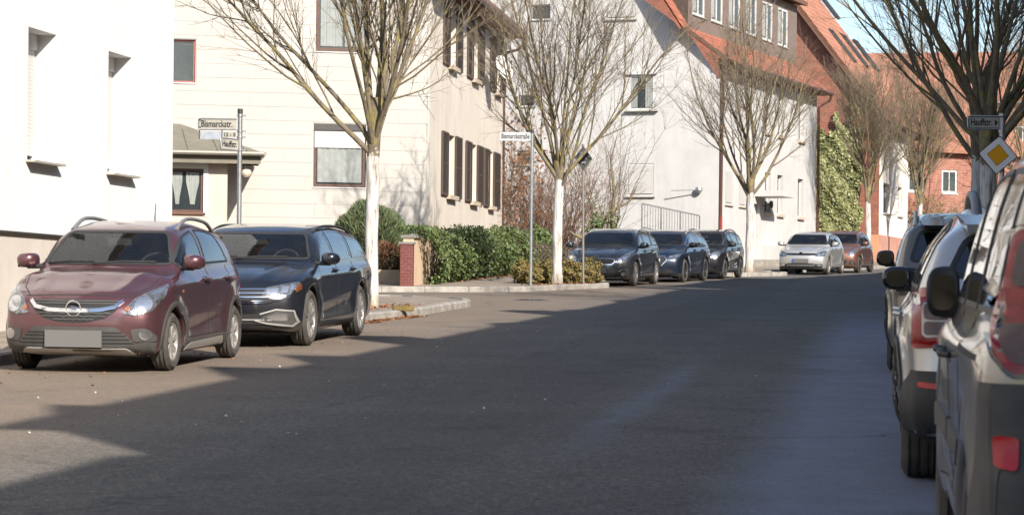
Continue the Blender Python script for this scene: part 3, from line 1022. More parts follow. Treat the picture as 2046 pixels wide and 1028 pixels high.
# door canopy with a lamp, and wing wall by the steps
uc0 = F2.px(1508, 385)[0]
uc1 = uc0 + 1.7
zc0 = F2.px(1540, 392, 0.6)[1]
cn = F2.boxo('canopy', uc0, uc1, zc0, zc0 + 0.22, 0.0, 1.1, W2_PLASTER, None); B3.own(cn)
B3.own(F2.boxo('wing_wall', F2.px(1521, 520)[0], F2.px(1553, 520)[0], 0.4, F2.px(1530, 488, 0.7)[1], 0.002, 0.75, W2_PLASTER, None))
B3.own(F2.boxo('step', uD0 - 0.3, F2.px(1521, 520)[0] - 0.02, 0.4, zd0 - 0.02, 0.002, 1.2, GRANITE, None))
B3.own(F2.boxo('letterbox_panel', uD0 - 0.75, uD0 - 0.55, zd0 + 0.7, zd0 + 1.5, 0.001, 0.05, GALV, None))
cl = F2.p(F2.px(1524, 405)[0], zc0 - 0.28, 0.35)
lamp2 = lathe('door_lamp', [(0.0, -0.14), (0.06, -0.13), (0.075, 0.0), (0.06, 0.14), (0.0, 0.15)], 10, DARKMETAL, None)
lamp2.location = cl
tag(lamp2, 'small dark lamp hanging under the flat white door canopy', 'lamp')
mb = MB(); mb.tube([(0, 0, 0.0), tuple(-F2.n * 0.34 + Vector((0, 0, -0.05)))], 0.02, 6); mb.build('lamp_arm', DARKMETAL, lamp2)
# gutter and downpipes
OV2 = 0.5
mb = MB()
mb.tube([F2.p(-0.5, ZE2 - 0.28, OV2 + 0.07), F2.p(uF2 + 0.35, ZE2 - 0.28, OV2 + 0.07)], 0.075, 10)
B3.own(mb.build('gutter', COPPERBR, None, True, 40))
B3.own(F2.boxo('soffit', -0.3, uF2 + 0.3, ZE2 - 0.34, ZE2 - 0.26, 0.002, OV2, SOFFIT, None))
mb = MB()
mb.tube([F2.p(uF2 + 0.25, ZE2 - 0.32, OV2 + 0.07), F2.p(uF2 + 0.22, ZE2 - 0.55, OV2), F2.p(uF2 + 0.02, ZE2 - 0.85, 0.08), F2.p(uF2 + 0.02, 2.2, 0.08)], 0.06, 8)
B3.own(mb.build('downpipe', COPPERBR, None, True, 40))
mb = MB()
mb.tube([F2.p(0.1, ZE2 - 0.3, OV2), F2.p(0.1, ZE2 - 0.6, 0.12), F2.p(0.1, 3.4, 0.09)], 0.055, 8)
B3.own(mb.build('downpipe', COPPERBR, None, True, 40))
mb = MB()
mb.tube([F2.p(0.1, 3.4, 0.09), F2.p(0.1, F2.gz(0) - 0.1, 0.09)], 0.065, 8)
B3.own(mb.build('downpipe_foot', REDPIPE, None, True, 40))
# roof slopes: bell-cast lower part, steep upper part
inn = -F2.n
o_low = F2.p(-0.42, ZE2 - 0.22, OV2)
dv_low = (inn * (OV2 + 1.25) + Vector((0, 0, 1.28))).normalized()
l_low = math.hypot(OV2 + 1.25, 1.28)
holes_d = []
r_low = roof_slope(B3, o_low, F2.d, dv_low, uF2 + 0.75, l_low, TILE, seed=2)
o_up = o_low + dv_low * (l_low - 0.12)
dv_up = (inn * 4.5 + Vector((0, 0, 6.65))).normalized()
du0 = 0.55
du1 = Wall(F2.p(0, 0, -1.28).xy, 23.7).px(1592, 60)[0] + 0.42
o_up2 = o_up - F2.d * 0.45
r_up = roof_slope(B3, o_up2, F2.d, dv_up, uF2 + 1.2, 8.0, TILE, holes=[(du0 + 0.45, du1 + 0.45, -1, 3.2)], seed=3)
# white verge board under the roof edge
vb = MB()
vb.hexa([o_low - F2.d * 0.02 - Vector((0, 0, 0.06)), o_low + F2.d * 0.03 - Vector((0, 0, 0.06)), o_up + F2.d * 0.03 - Vector((0, 0, 0.06)), o_up - F2.d * 0.02 - Vector((0, 0, 0.06)),
         o_low - F2.d * 0.02 + Vector((0, 0, 0.10)), o_low + F2.d * 0.03 + Vector((0, 0, 0.10)), o_up + F2.d * 0.03 + Vector((0, 0, 0.10)), o_up - F2.d * 0.02 + Vector((0, 0, 0.10))])
o = vb.build('verge_board', SOFFIT); fixn(o); B3.own(o)
# long box dormer
DW = Wall(F2.p(0, 0, -1.28).xy, 23.7)
zd = ZE2 + 1.12
ua, ub = du0 - 0.42, du1 - 0.42
nd_ = int((ub - ua) / 2.15)
od = [(ua + 0.5 + k * 2.15, ua + 1.9 + k * 2.15, zd + 0.55, zd + 2.15) for k in range(nd_)]
dm = DW.face('dormer', ua, ub, zd, zd + 2.5, od, simple('dormer_cladding', (0.20, 0.15, 0.125), 0.8, var=0.3, coords='pos'), None, depth=0.08)
B3.own(dm)
for q in od:
    window(B3, DW, *q, depth=0.08, fw=0.10, mull=1, sill=GREYSILL, sill_w=0.05, sill_h=0.03, curtain=[(0.05, 0.3, 0.05, 0.95)])
for uu in (ua, ub):
    mb = MB()
    mb.add([DW.p(uu, zd, 0), DW.p(uu, zd + 2.5, 0), DW.p(uu, zd + 2.5, -2.6)], [(0, 1, 2), (2, 1, 0)])
    c_ = mb.build('dormer_cheek', MATS['dormer_cladding']); c_.parent = dm
mb = MB()
mb.hexa([DW.p(ua - 0.25, zd + 2.5, 0.4), DW.p(ub + 0.25, zd + 2.5, 0.4), DW.p(ub + 0.25, zd + 3.1, -3.2), DW.p(ua - 0.25, zd + 3.1, -3.2), DW.p(ua - 0.25, zd + 2.68, 0.4), DW.p(ub + 0.25, zd + 2.68, 0.4), DW.p(ub + 0.25, zd + 3.28, -3.2), DW.p(ua - 0.25, zd + 3.28, -3.2)])
c_ = mb.build('dormer_roof', SOFFIT); fixn(c_); c_.parent = dm
# far slope and back walls close the volume
mb = MB()
ridge = F2.p(0, ZE2 + 7.6, -5.75)
mb.add([F2.p(-0.4, ZE2 + 7.6, -5.75), F2.p(uF2 + 0.3, ZE2 + 7.6, -5.75), F2.p(uF2 + 0.3, ZE2 - 0.2, -12.3), F2.p(-0.4, ZE2 - 0.2, -12.3)], [(0, 1, 2, 3), (3, 2, 1, 0)])
B3.own(mb.build('rear_slope', TILE))
K2 = Wall(F2.p(uF2, 0).xy, 23.7 - 90, True)
B3.own(K2.face('far_gable_wall', -0, 11.5, 0, ZE2 + 0.2, [], W2_PLASTER, None))

# wall flood lamp on the gable
lu, lz = G2.px(1385, 381)
wl_ = empty('wall_lamp', G2.p(lu, lz, 0.02), 'grey outdoor lamp on a long thin arm fixed to the white gable', 'lamp')
M_ = Matrix((G2.d, G2.n, Vector((0, 0, 1)))).transposed().to_4x4()
mb = MB(); mb.tube([M_ @ Vector(p) for p in ((0.25, 0.0, 0.02), (0.18, 0.15, 0.02), (-0.75, 0.32, 0.0))], 0.018, 6); mb.build('arm', GALV, wl_)
lathe('lamp_head', [(0, -0.12), (0.08, -0.1), (0.14, 0.0), (0.12, 0.1), (0, 0.12)], 12, GALV, wl_, M=Matrix.Translation(M_ @ Vector((0.25, 0.10, 0.02))))

# grey metal railing along the ramp in front of the gable
RL = Wall(G2.p(0, 0, 2.6).xy, 104)
ra, _ = RL.px(1283, 430); rb, _ = RL.px(1398, 440)
rail = empty('metal_railing', RL.p(ra, RL.gz(ra)), 'grey metal bar railing in front of the white gable wall', 'railing')
ri = Matrix.Translation(rail.location).inverted()
zt_a, zt_b = RL.px(1285, 408)[1], RL.px(1395, 432)[1]
for nm, (f0, f1) in (('top_rail', (0.0, 0.05)), ('bottom_rail', (-0.85, -0.81))):
    mb = MB()
    mb.hexa([RL.p(ra, zt_a + f0, 0), RL.p(rb, zt_b + f0, 0), RL.p(rb, zt_b + f0, 0.05), RL.p(ra, zt_a + f0, 0.05), RL.p(ra, zt_a + f1, 0), RL.p(rb, zt_b + f1, 0), RL.p(rb, zt_b + f1, 0.05), RL.p(ra, zt_a + f1, 0.05)])
    o = mb.build(nm, GALV, rail, inv=ri); fixn(o)
for k in range(22):
    t = k / 21
    u = ra + (rb - ra) * t
    z = zt_a + (zt_b - zt_a) * t
    mb = MB()
    r_ = 0.03 if k % 7 == 0 else 0.012
    mb.tube([RL.p(u, RL.gz(u) if k % 7 == 0 else z - 0.82, 0.025), RL.p(u, z + 0.01, 0.025)], r_, 6)
    mb.build('post' if k % 7 == 0 else 'bar', GALV, rail, True, 40, inv=ri)

# ================================================================== brick house with ivy
C3 = (17.3, 110.0)
F3 = Wall(C3, 20.0)
G3 = Wall(C3, 110.0)
B4 = Bld('brick_house', C3, 'red brick house with a steep orange roof, white street front and skylights')
uF3, _ = F3.px(1814, 350)
ZE3 = F3.px(1757, 226)[1]
zpl = F3.px(1754, 468)[1]
ov3 = 0.45
so3 = []
for a, b in ((1765, 1777), (1794, 1803)):
    so3.append((F3.px(a, 390)[0], F3.px(b, 390)[0], F3.px(1770, 426)[1], F3.px(1770, 366)[1]))
B4.own(F3.face('street_wall', 0, uF3, zpl, ZE3 + 0.05, so3, m_plaster('cream_front', (0.80, 0.75, 0.67), (0.74, 0.68, 0.6), stain=0.15), None, depth=0.22))
for q in so3:
    window(B4, F3, *q, depth=0.22, sill=GREYSILL, sill_w=0.08, sill_h=0.06)
B4.own(F3.boxo('plinth', 0.01, uF3 + 0.0, 0.5, zpl - 0.004, -0.3, 0.06, PINKPLINTH, None))
pa = G3.p(0.0, ZE3 + 0.2)
pb_ = G3.p(-7.0, ZE3 + 9.3)
tt = (pb_ - pa).normalized(); nn3 = G3.n.cross(tt); nn3 = nn3 if nn3.z > 0 else -nn3
_o3 = F3.p(-0.5, ZE3 - 0.405, ov3)
_d3 = (-F3.n * 7.0 + Vector((0, 0, 9.1))).normalized()
_n3 = F3.d.cross(_d3).normalized()
B4.own(G3.face('gable_wall', -16, 0, 0.5, ZE3 + 12.5, [], BRICK, None, cuts=[(_o3 - _n3 * 0.10, _n3), (G3.p(-8.0, ZE3 + 11.5), Vector((0, 0, 1)) - G3.d * 1.3)]))
B4.own(G3.boxo('gable_plinth', -14, 0.02, 0.5, zpl, 0.002, 0.05, m_plaster('orange_plinth', (0.55, 0.28, 0.16), (0.45, 0.22, 0.13)), None))
# roof: wide eaves
o3 = F3.p(-0.5, ZE3 - 0.405, ov3)
dv3 = (-F3.n * 7.0 + Vector((0, 0, 9.1))).normalized()
def roof_px(x, y):
    a_, b_ = ray(x, y)
    rd = Vector((a_, 1, b_))
    nn_ = F3.d.cross(dv3).normalized()
    q_ = rd * (o3.dot(nn_) / rd.dot(nn_)) - o3
    return q_.dot(F3.d), q_.dot(dv3)
sk = []
for x_, y_ in ((1681, 93), (1706, 103), (1729, 112), (1650, 8)):
    u_, v_ = roof_px(x_, y_)
    sk.append((u_ - 0.48, u_ + 0.48, v_ - 1.0, v_ + 1.0))
LU3 = uF3 + 2.3
r3 = roof_slope(B4, o3, F3.d, dv3, LU3, 13.2, TILE_B, holes=[(a - 0.05, b + 0.05, c - 0.05, d + 0.05) for a, b, c, d in sk], tw=0.30, tl=0.40, seed=5)
n3 = F3.d.cross(dv3).normalized()
for a, b, c, d in sk:
    mb = MB()
    w_ = 0.08
    for (a2, b2, c2, d2) in ((a, a + w_, c, d), (b - w_, b, c, d), (a + w_, b - w_, c, c + w_), (a + w_, b - w_, d - w_, d)):
        mb.hexa([o3 + F3.d * x + dv3 * y + n3 * h for h in (-0.02, 0.12) for x, y in ((a2, c2), (b2, c2), (b2, d2), (a2, d2))])
    fr = mb.build('skylight', DARKMETAL); fixn(fr); B4.own(fr)
    mb = MB()
    mb.hexa([o3 + F3.d * x + dv3 * y + n3 * h for h in (0.03, 0.06) for x, y in ((a + w_, c + w_), (b - w_, c + w_), (b - w_, d - w_), (a + w_, d - w_))])
    pn = mb.build('pane', simple('skylight_glass', (0.10, 0.13, 0.16), 0.05, spec=0.9)); fixn(pn); pn.parent = fr
mb = MB()
mb.hexa([F3.p(u, z, w) for z in (ZE3 - 0.66, ZE3 - 0.56) for u, w in ((-0.45, 0.003), (LU3 - 0.6, 0.003), (LU3 - 0.6, ov3), (-0.45, ov3))])
o = mb.build('soffit', SOFFIT); fixn(o); B4.own(o)
mb = MB(); mb.tube([F3.p(-0.5, ZE3 - 0.46, ov3 + 0.08), F3.p(LU3 - 0.5, ZE3 - 0.46, ov3 + 0.08)], 0.09, 8)
B4.own(mb.build('gutter', COPPERBR, None, True, 40))
mb = MB()
mb.tube([F3.p(-0.35, ZE3 - 0.48, ov3), G3.p(0.2, ZE3 - 0.75, 0.3), G3.p(-0.9, ZE3 - 1.0, 0.12), G3.p(-0.9, ZE3 - 3.8, 0.12)], 0.07, 8)
B4.own(mb.build('downpipe', COPPERBR, None, True, 40))
vb = MB()
top3 = o3 + dv3 * 13.2
vb.hexa([o3 - Vector((0, 0, 0.35)), o3 + F3.d * 0.06 - Vector((0, 0, 0.35)), top3 + F3.d * 0.06 - Vector((0, 0, 0.35)), top3 - Vector((0, 0, 0.35)), o3, o3 + F3.d * 0.06, top3 + F3.d * 0.06, top3])
o = vb.build('verge_board', SOFFIT); fixn(o); B4.own(o)
# brick wing further right under the same roof, chimney
chb = o3 + F3.d * 5.0 + dv3 * 12.0
ch = MB(); ch.box((chb.x - 0.5, chb.y - 0.5, chb.z - 1), (chb.x + 0.5, chb.y + 0.5, chb.z + 1.6))
B4.own(ch.build('chimney', BRICKFAR))
wv = G3.px(1702, 432)
B4.own(G3.boxo('wall_vent', G3.px(1697, 430)[0], G3.px(1708, 430)[0], G3.px(1702, 443)[1], G3.px(1702, 424)[1], 0.003, 0.10, SOFFIT, None))

# ================================================================== far brick apartment block
F5 = Wall((24.0, 165.0), 100.0)
B5 = Bld('brick_apartment_block', (24.0, 165.0), 'distant red brick apartment block with white windows seen through the branches on the right', 'apartment block')
ops5 = []
zb5 = gz(0, 165)
for fl in range(4):
    for k in range(6):
        ops5.append((0.8 + k * 2.0, 1.9 + k * 2.0, zb5 + 1.4 + fl * 3.0, zb5 + 3.0 + fl * 3.0))
B5.own(F5.face('wall', -6, 14, zb5 - 1, zb5 + 10.6, [q for q in ops5 if q[3] < zb5 + 10.4], BRICKFAR, None, depth=0.12))
for q in ops5:
    if q[3] < zb5 + 10.4:
        window(B5, F5, *q, depth=0.12, fw=0.13, mull=1, sill=WHITE_PVC, sill_w=0.05)
mb = MB()
mb.hexa([F5.p(-6.5, zb5 + 10.6, 0.5), F5.p(14.5, zb5 + 10.6, 0.5), F5.p(14.5, zb5 + 14.6, -6), F5.p(-6.5, zb5 + 14.6, -6), F5.p(-6.5, zb5 + 10.8, 0.5), F5.p(14.5, zb5 + 10.8, 0.5), F5.p(14.5, zb5 + 14.8, -6), F5.p(-6.5, zb5 + 14.8, -6)])
o = mb.build('roof', TILE_B); fixn(o); B5.own(o)
# house behind the brick house: red roof on the skyline
F6 = Wall((21.0, 138.0), 60.0)
B6 = Bld('distant_red_roofed_house', (21.0, 138.0), 'distant brick house with a red roof rising behind the brick house with skylights')
zb6 = gz(0, 138)
ops6 = [(0.5 + k * 2.6, 1.7 + k * 2.6, zb6 + 1.2 + 2.8 * j, zb6 + 2.6 + 2.8 * j) for k in range(4) for j in range(2)]
B6.own(F6.face('wall', -2, 12, zb6 - 1, zb6 + 6.5, ops6, BRICKFAR, None, depth=0.1))
for q in ops6:
    window(B6, F6, *q, depth=0.1, fw=0.12, mull=1, sill=WHITE_PVC, sill_w=0.05)
mb = MB()
mb.hexa([F6.p(-2.5, zb6 + 6.4, 0.5), F6.p(12.5, zb6 + 6.4, 0.5), F6.p(12.5, zb6 + 11.5, -5), F6.p(-2.5, zb6 + 11.5, -5), F6.p(-2.5, zb6 + 6.6, 0.5), F6.p(12.5, zb6 + 6.6, 0.5), F6.p(12.5, zb6 + 11.7, -5), F6.p(-2.5, zb6 + 11.7, -5)])
o = mb.build('roof', TILE_B); fixn(o); B6.own(o)

# ================================================================== houses on the shaded right side of the street (outside the frame)
def right_house(name, o, head, length, h, label, wallm, u_from=0.0, depth=10.0, chim=(), gables=()):
    W = Wall(o, head, True)
    B = Bld(name, o, label)
    zg = [W.gz(u_from), W.gz(u_from + length)]
    z0, z1 = min(zg) - 0.5, sum(zg) / 2 + h
    ops = []
    n = int(length / 2.9)
    for k in range(n):
        for s in range(int((h - 0.6) / 2.9)):
            u = u_from + 1.0 + k * 2.9
            zz = max(zg) + 1.1 + s * 2.9
            if zz + 1.5 < z1 - 0.2:
                ops.append((u, u + 1.15, zz, zz + 1.45))
    B.own(W.face('wall', u_from, u_from + length, z0, z1, ops, wallm, None))
    for q in ops:
        window(B, W, *q, depth=0.14)
    for uu in (u_from, u_from + length):
        V = Wall(W.p(uu, 0).xy, head + 90)
        B.own(V.face('end_wall', 0, depth, z0, z1, [], wallm, None))
    mb = MB()
    a, b = u_from - 0.25, u_from + length + 0.25
    mb.add([W.p(a, z1, 0.4), W.p(b, z1, 0.4), W.p(b, z1, -depth - 0.4), W.p(a, z1, -depth - 0.4), W.p(a + 3.5, z1 + 2.6, -depth / 2), W.p(b - 3.5, z1 + 2.6, -depth / 2)],
           [(0, 1, 5, 4), (1, 2, 5), (2, 3, 4, 5), (3, 0, 4), (0, 3, 2, 1)])
    r_ = mb.build('roof', TILE_GREY); fixn(r_); B.own(r_)
    for gu, gw2, gh in gables:
        mb = MB()
        mb.add([W.p(gu - gw2, z1, 0.05), W.p(gu + gw2, z1, 0.05), W.p(gu, z1 + gh, 0.05), W.p(gu - gw2, z1, -3.0), W.p(gu + gw2, z1, -3.0), W.p(gu, z1 + gh, -3.0)], [(0, 1, 2), (5, 4, 3), (0, 2, 5, 3), (1, 4, 5, 2), (0, 3, 4, 1)])
        g_ = mb.build('street_gable', wallm); fixn(g_); g_.parent = r_
    for cu in chim:
        mb = MB(); W.box(mb, cu, cu + 0.8, z1 + 0.2, z1 + 2.6, -1.6, -0.9); c_ = mb.build('chimney', BRICKFAR); fixn(c_); c_.parent = r_
    return B

HD = math.degrees(math.atan(0.16))
def rl(Y): return 4.45 + 0.16 * Y
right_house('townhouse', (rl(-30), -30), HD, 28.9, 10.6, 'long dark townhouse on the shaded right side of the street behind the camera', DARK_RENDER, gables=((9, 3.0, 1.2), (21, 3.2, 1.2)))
right_house('added_shade_block', (rl(-1.3), -1.3), HD, 2.6, 9.65, 'unseen lower block added between the two dark townhouses on the right to shape the road shade', DARK_RENDER)  # unseen filler, added so its height shapes the shade edge on the road
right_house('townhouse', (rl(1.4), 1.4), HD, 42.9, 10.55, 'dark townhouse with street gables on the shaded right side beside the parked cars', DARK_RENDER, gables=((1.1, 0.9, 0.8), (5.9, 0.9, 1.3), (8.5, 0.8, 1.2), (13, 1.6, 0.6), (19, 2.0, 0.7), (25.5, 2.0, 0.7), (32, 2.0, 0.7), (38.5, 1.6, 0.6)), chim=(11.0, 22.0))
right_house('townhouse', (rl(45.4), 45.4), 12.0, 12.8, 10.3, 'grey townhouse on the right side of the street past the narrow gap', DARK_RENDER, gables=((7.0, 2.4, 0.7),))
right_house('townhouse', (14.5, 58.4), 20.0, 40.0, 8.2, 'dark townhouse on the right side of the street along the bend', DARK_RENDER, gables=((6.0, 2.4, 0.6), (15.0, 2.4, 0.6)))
right_house('townhouse', (28.4, 96.4), 11.0, 32.0, 9.0, 'unseen dark townhouse added on the right beyond the bend to block a reflection', DARK_RENDER)  # added out of view to keep brick-red reflections off the car sides

# ================================================================== bark and leaves
def m_bark(name, white_to=None):
    m, nt, b = new_mat(name)
    co = objco(nt)
    mp = nt.nodes.new('ShaderNodeMapping')
    mp.inputs['Scale'].default_value = (14, 14, 3.2)
    nt.links.new(co, mp.inputs[0])
    n = noise(nt, 1.0, 6, 0.7, mp.outputs[0], 0.4)
    col = ramp(nt, n.outputs[0], [(0.3, (0.085, 0.067, 0.046)), (0.7, (0.21, 0.17, 0.12))])
    lich = noise(nt, 5.0, 5, 0.7, co)
    col = mix(nt, ramp(nt, lich.outputs[0], [(0.48, 0.0), (0.64, 0.8)]), col, (0.26, 0.21, 0.055))
    h = n.outputs[0]
    if white_to:
        sx = nt.nodes.new('ShaderNodeSeparateXYZ')
        nt.links.new(co, sx.inputs[0])
        edge = noise(nt, 9.0, 4, 0.6, co)
        z = math_node(nt, 'ADD', sx.outputs[2], math_node(nt, 'MULTIPLY', math_node(nt, 'SUBTRACT', edge.outputs[0], 0.5), 0.6))
        below = math_node(nt, 'LESS_THAN', z, white_to)
        mp2 = nt.nodes.new('ShaderNodeMapping')
        mp2.inputs['Scale'].default_value = (22, 22, 2.2)
        nt.links.new(co, mp2.inputs[0])
        w = noise(nt, 1.0, 5, 0.65, mp2.outputs[0])
        wcol = ramp(nt, w.outputs[0], [(0.33, (0.16, 0.13, 0.10)), (0.42, (0.42, 0.39, 0.35)), (0.56, (0.60, 0.585, 0.555)), (0.75, (0.66, 0.65, 0.62))])
        low = ramp(nt, math_node(nt, 'ADD', sx.outputs[2], math_node(nt, 'MULTIPLY', edge.outputs[0], 0.5)), [(0.25, (0.55, 0.45, 0.34)), (0.65, (1, 1, 1))])
        wcol = mix(nt, 1.0, wcol, low, 'MULTIPLY')
        col = mix(nt, below, col, wcol)
        h = w.outputs[0]
    nt.links.new(col, b.inputs['Base Color'])
    b.inputs['Roughness'].default_value = 0.9
    bump(nt, b, h, 0.7, 0.02)
    return m

BARK_W = m_bark('whitewashed_bark', 2.55)
BARK = m_bark('bark')
TWIG = simple('twig_bark', (0.26, 0.205, 0.14), 0.85, c2=(0.15, 0.115, 0.08), vscale=2.0)
TWIG_D = simple('dark_twig_bark', (0.085, 0.070, 0.052), 0.85, c2=(0.045, 0.036, 0.028), vscale=2.0)
TWIG_R = simple('reddish_twigs', (0.20, 0.105, 0.065), 0.85, c2=(0.11, 0.065, 0.042), vscale=2.0)

def leaf_mat(name, c, c2, rough=0.5, scale=9.0):
    m = simple(name, c, rough, c2=c2, vscale=scale)
    return m

class Twigs:
    """fast accumulation of tapered polyline tubes into one mesh"""
    def __init__(s): s.v, s.f, s.n = [], [], 0
    def add(s, pts, rad, n=3):
        pts = np.asarray(pts, float)
        k = len(pts)
        t = np.gradient(pts, axis=0)
        t /= np.linalg.norm(t, axis=1)[:, None] + 1e-9
        ref = np.array((0.3, 0.2, 1.0)) if abs(t[0, 2]) < 0.9 else np.array((1.0, 0.2, 0.1))
        a = np.cross(t, ref); a /= np.linalg.norm(a, axis=1)[:, None] + 1e-9
        b = np.cross(t, a)
        w = 2 * np.pi * np.arange(n) / n
        rad = np.asarray(rad, float)
        ring = pts[:, None, :] + (a[:, None, :] * np.cos(w)[None, :, None] + b[:, None, :] * np.sin(w)[None, :, None]) * rad[:, None, None]
        s.v.append(ring.reshape(-1, 3))
        i = np.arange(k - 1)[:, None] * n
        j = np.arange(n)[None, :]
        j2 = (j + 1) % n
        q = np.stack([i + j, i + j2, i + n + j2, i + n + j], -1).reshape(-1, 4) + s.n
        s.f.append(q)
        s.n += k * n
    def mesh(s, name, mat):
        me = D.meshes.new(name)
        v = np.concatenate(s.v); f = np.concatenate(s.f)
        me.vertices.add(len(v)); me.vertices.foreach_set('co', v.astype(np.float32).ravel())
        me.loops.add(len(f) * 4); me.loops.foreach_set('vertex_index', f.astype(np.int32).ravel())
        me.polygons.add(len(f)); me.polygons.foreach_set('loop_start', np.arange(len(f), dtype=np.int32) * 4)
        me.update(calc_edges=True)
        me.materials.append(mat)
        me.polygons.foreach_set('use_smooth', np.ones(len(f), bool))
        return me

def curve_branch(rng, p, d, length, n, wob, up):
    pts = [np.array(p, float)]
    d = np.array(d, float); d /= np.linalg.norm(d)
    st = length / n
    for i in range(n):
        d = d + rng.normal(0, wob, 3) + np.array((0, 0, up))
        d /= np.linalg.norm(d)
        pts.append(pts[-1] + d * st)
    return np.array(pts)

def perp(rng, d, ang):
    """direction at ang from d, random azimuth"""
    a = np.cross(d, rng.normal(0, 1, 3)); a /= np.linalg.norm(a) + 1e-9
    return d * math.cos(ang) + a * math.sin(ang)

def street_tree_meshes(seed, fork=3.2, tr=0.135, nl=8, limb=4.6, spread=1.0, dens=1.0, lean=0.0, twigm=TWIG, trunkm=BARK_W, limbm=BARK):
    rng = np.random.default_rng(seed)
    tk, lb, tw = Twigs(), Twigs(), Twigs()
    # trunk, gently irregular
    n = 14
    zz = np.linspace(-0.15, fork + 0.25, n)
    px_ = np.cumsum(rng.normal(0, 0.010, n)) + lean * np.clip(zz, 0, None)
    py_ = np.cumsum(rng.normal(0, 0.010, n))
    px_ -= px_[0]; py_ -= py_[0]
    rr = tr * (1.0 + 0.35 * np.exp(-np.clip(zz, 0, None) / 0.18) - 0.04 * zz / fork) + rng.normal(0, 0.003, n)
    rr[-3:] *= (1.10, 1.15, 0.9)
    tk.add(np.stack([px_, py_, zz], 1), rr, 14)
    top = np.array((px_[-3], py_[-3], zz[-3]))
    for L in range(nl):
        az = 2 * np.pi * (L + rng.uniform(-0.3, 0.3)) / nl
        inner = L % 3 == 0
        tilt = R(rng.uniform(8, 20) if inner else rng.uniform(26, 44)) * spread
        d = np.array((math.cos(az) * math.sin(tilt), math.sin(az) * math.sin(tilt), math.cos(tilt)))
        st = top + np.array((0, 0, rng.uniform(-0.45, 0.25))) + d * np.array((1, 1, 0)) * tr * 0.4
        ln = limb * rng.uniform(0.85, 1.1) * (1.1 if inner else 0.95)
        m = 12
        pts = curve_branch(rng, st, d, ln, m, 0.06, 0.035)
        r0 = tr * rng.uniform(0.28, 0.44)
        rad = r0 * (1 - np.linspace(0, 1, m + 1)) ** 0.8 + 0.006
        lb.add(pts, rad, 7)
        # secondary branches
        ns = int(13 * dens)
        for s in range(ns):
            t = rng.uniform(0.13, 0.97)
            k = min(int(t * m), m - 1)
            base = pts[k] + (pts[k + 1] - pts[k]) * (t * m - k)
            dd = pts[k + 1] - pts[k]; dd /= np.linalg.norm(dd)
            l2 = ln * (1.02 - t) * rng.uniform(0.35, 0.75) + 0.35
            p2 = curve_branch(rng, base, perp(rng, dd, R(rng.uniform(20, 42))), l2, 7, 0.07, 0.07)
            r2 = max(rad[k] * rng.uniform(0.28, 0.5), 0.006)
            lb.add(p2, r2 * (1 - np.linspace(0, 1, 8)) ** 0.8 + 0.003, 5)
            for q in range(int((4 + l2 * 3.0) * dens)):
                t3 = rng.uniform(0.15, 1.0)
                k3 = min(int(t3 * 7), 6)
                b3 = p2[k3] + (p2[k3 + 1] - p2[k3]) * (t3 * 7 - k3)
                d3 = p2[k3 + 1] - p2[k3]; d3 /= np.linalg.norm(d3)
                l3 = rng.uniform(0.25, 0.8) * (0.6 + 0.4 * l2)
                p3 = curve_branch(rng, b3, perp(rng, d3, R(rng.uniform(18, 45))), l3, 4, 0.09, 0.08)
                tw.add(p3, np.linspace(0.0062, 0.0026, 5), 3)
                for w_ in range(3):
                    k4 = rng.integers(1, 4)
                    d4 = p3[k4 + 1] - p3[k4]; d4 /= np.linalg.norm(d4)
                    p4 = curve_branch(rng, p3[k4], perp(rng, d4, R(rng.uniform(25, 50))), rng.uniform(0.12, 0.38), 2, 0.10, 0.04)
                    tw.add(p4, np.linspace(0.0036, 0.0018, 3), 3)
    return tk.mesh('trunk', trunkm), lb.mesh('limbs', limbm), tw.mesh('twigs', twigm)

def place_tree(name, meshes, loc, rot, label, cat='tree', group=None, sc=1.0):
    e = empty(name, loc, label, cat, group)
    e.rotation_euler = (0, 0, rot)
    e.scale = (sc, sc, sc)
    for me, nm in zip(meshes, ('trunk', 'limbs', 'twigs')):
        o = link(D.objects.new(nm, me), e)
    return e

TG = 'bare street trees with whitewashed trunks'
def tloc(px_, Y, up=0.1):
    x = at_depth(px_, 500, Y).x
    return (x, Y, gz(x, Y) + up - 0.02)

tA = street_tree_meshes(11, 3.25, 0.110, 11, 5.0, 1.0, 1.0)
tB = street_tree_meshes(23, 2.95, 0.118, 10, 5.4, 0.85, 1.15)
tC = street_tree_meshes(37, 3.0, 0.130, 10, 5.4, 0.90, 1.15)
tD = street_tree_meshes(41, 3.15, 0.115, 11, 5.4, 0.6, 1.2)
tE = street_tree_meshes(53, 3.3, 0.150, 11, 7.0, 1.32, 0.85)
place_tree('street_tree', tA, tloc(741, 38.6), 0.4, 'bare tree with a whitewashed trunk rising just behind the dark blue estate car', group=TG)
place_tree('street_tree', tB, tloc(1113, 56.4), 1.2, 'bare whitewashed tree in the planted bed between the two signposts', group=TG)
place_tree('street_tree', tC, tloc(1497, 75.3), 2.0, 'bare whitewashed tree by the kerb in front of the white house with red roof', group=TG)
place_tree('street_tree', tD, tloc(1735, 95.5), 0.9, 'slim bare whitewashed tree in front of the ivy-covered brick house', group=TG)
place_tree('street_tree', tD, tloc(1836, 110), 3.0, 'bare whitewashed tree farthest along the street, right of the cream house front', group=TG, sc=1.05)
place_tree('street_tree', tE, tloc(1976, 41.0), 2.9, 'large dark tree with shaded grey trunk behind the yellow diamond sign', group=TG)
place_tree('street_tree', tC, tloc(1953, 48.5), 4.4, 'bare tree with a narrow sunlit white trunk half hidden by the large dark tree', group=TG, sc=1.15)
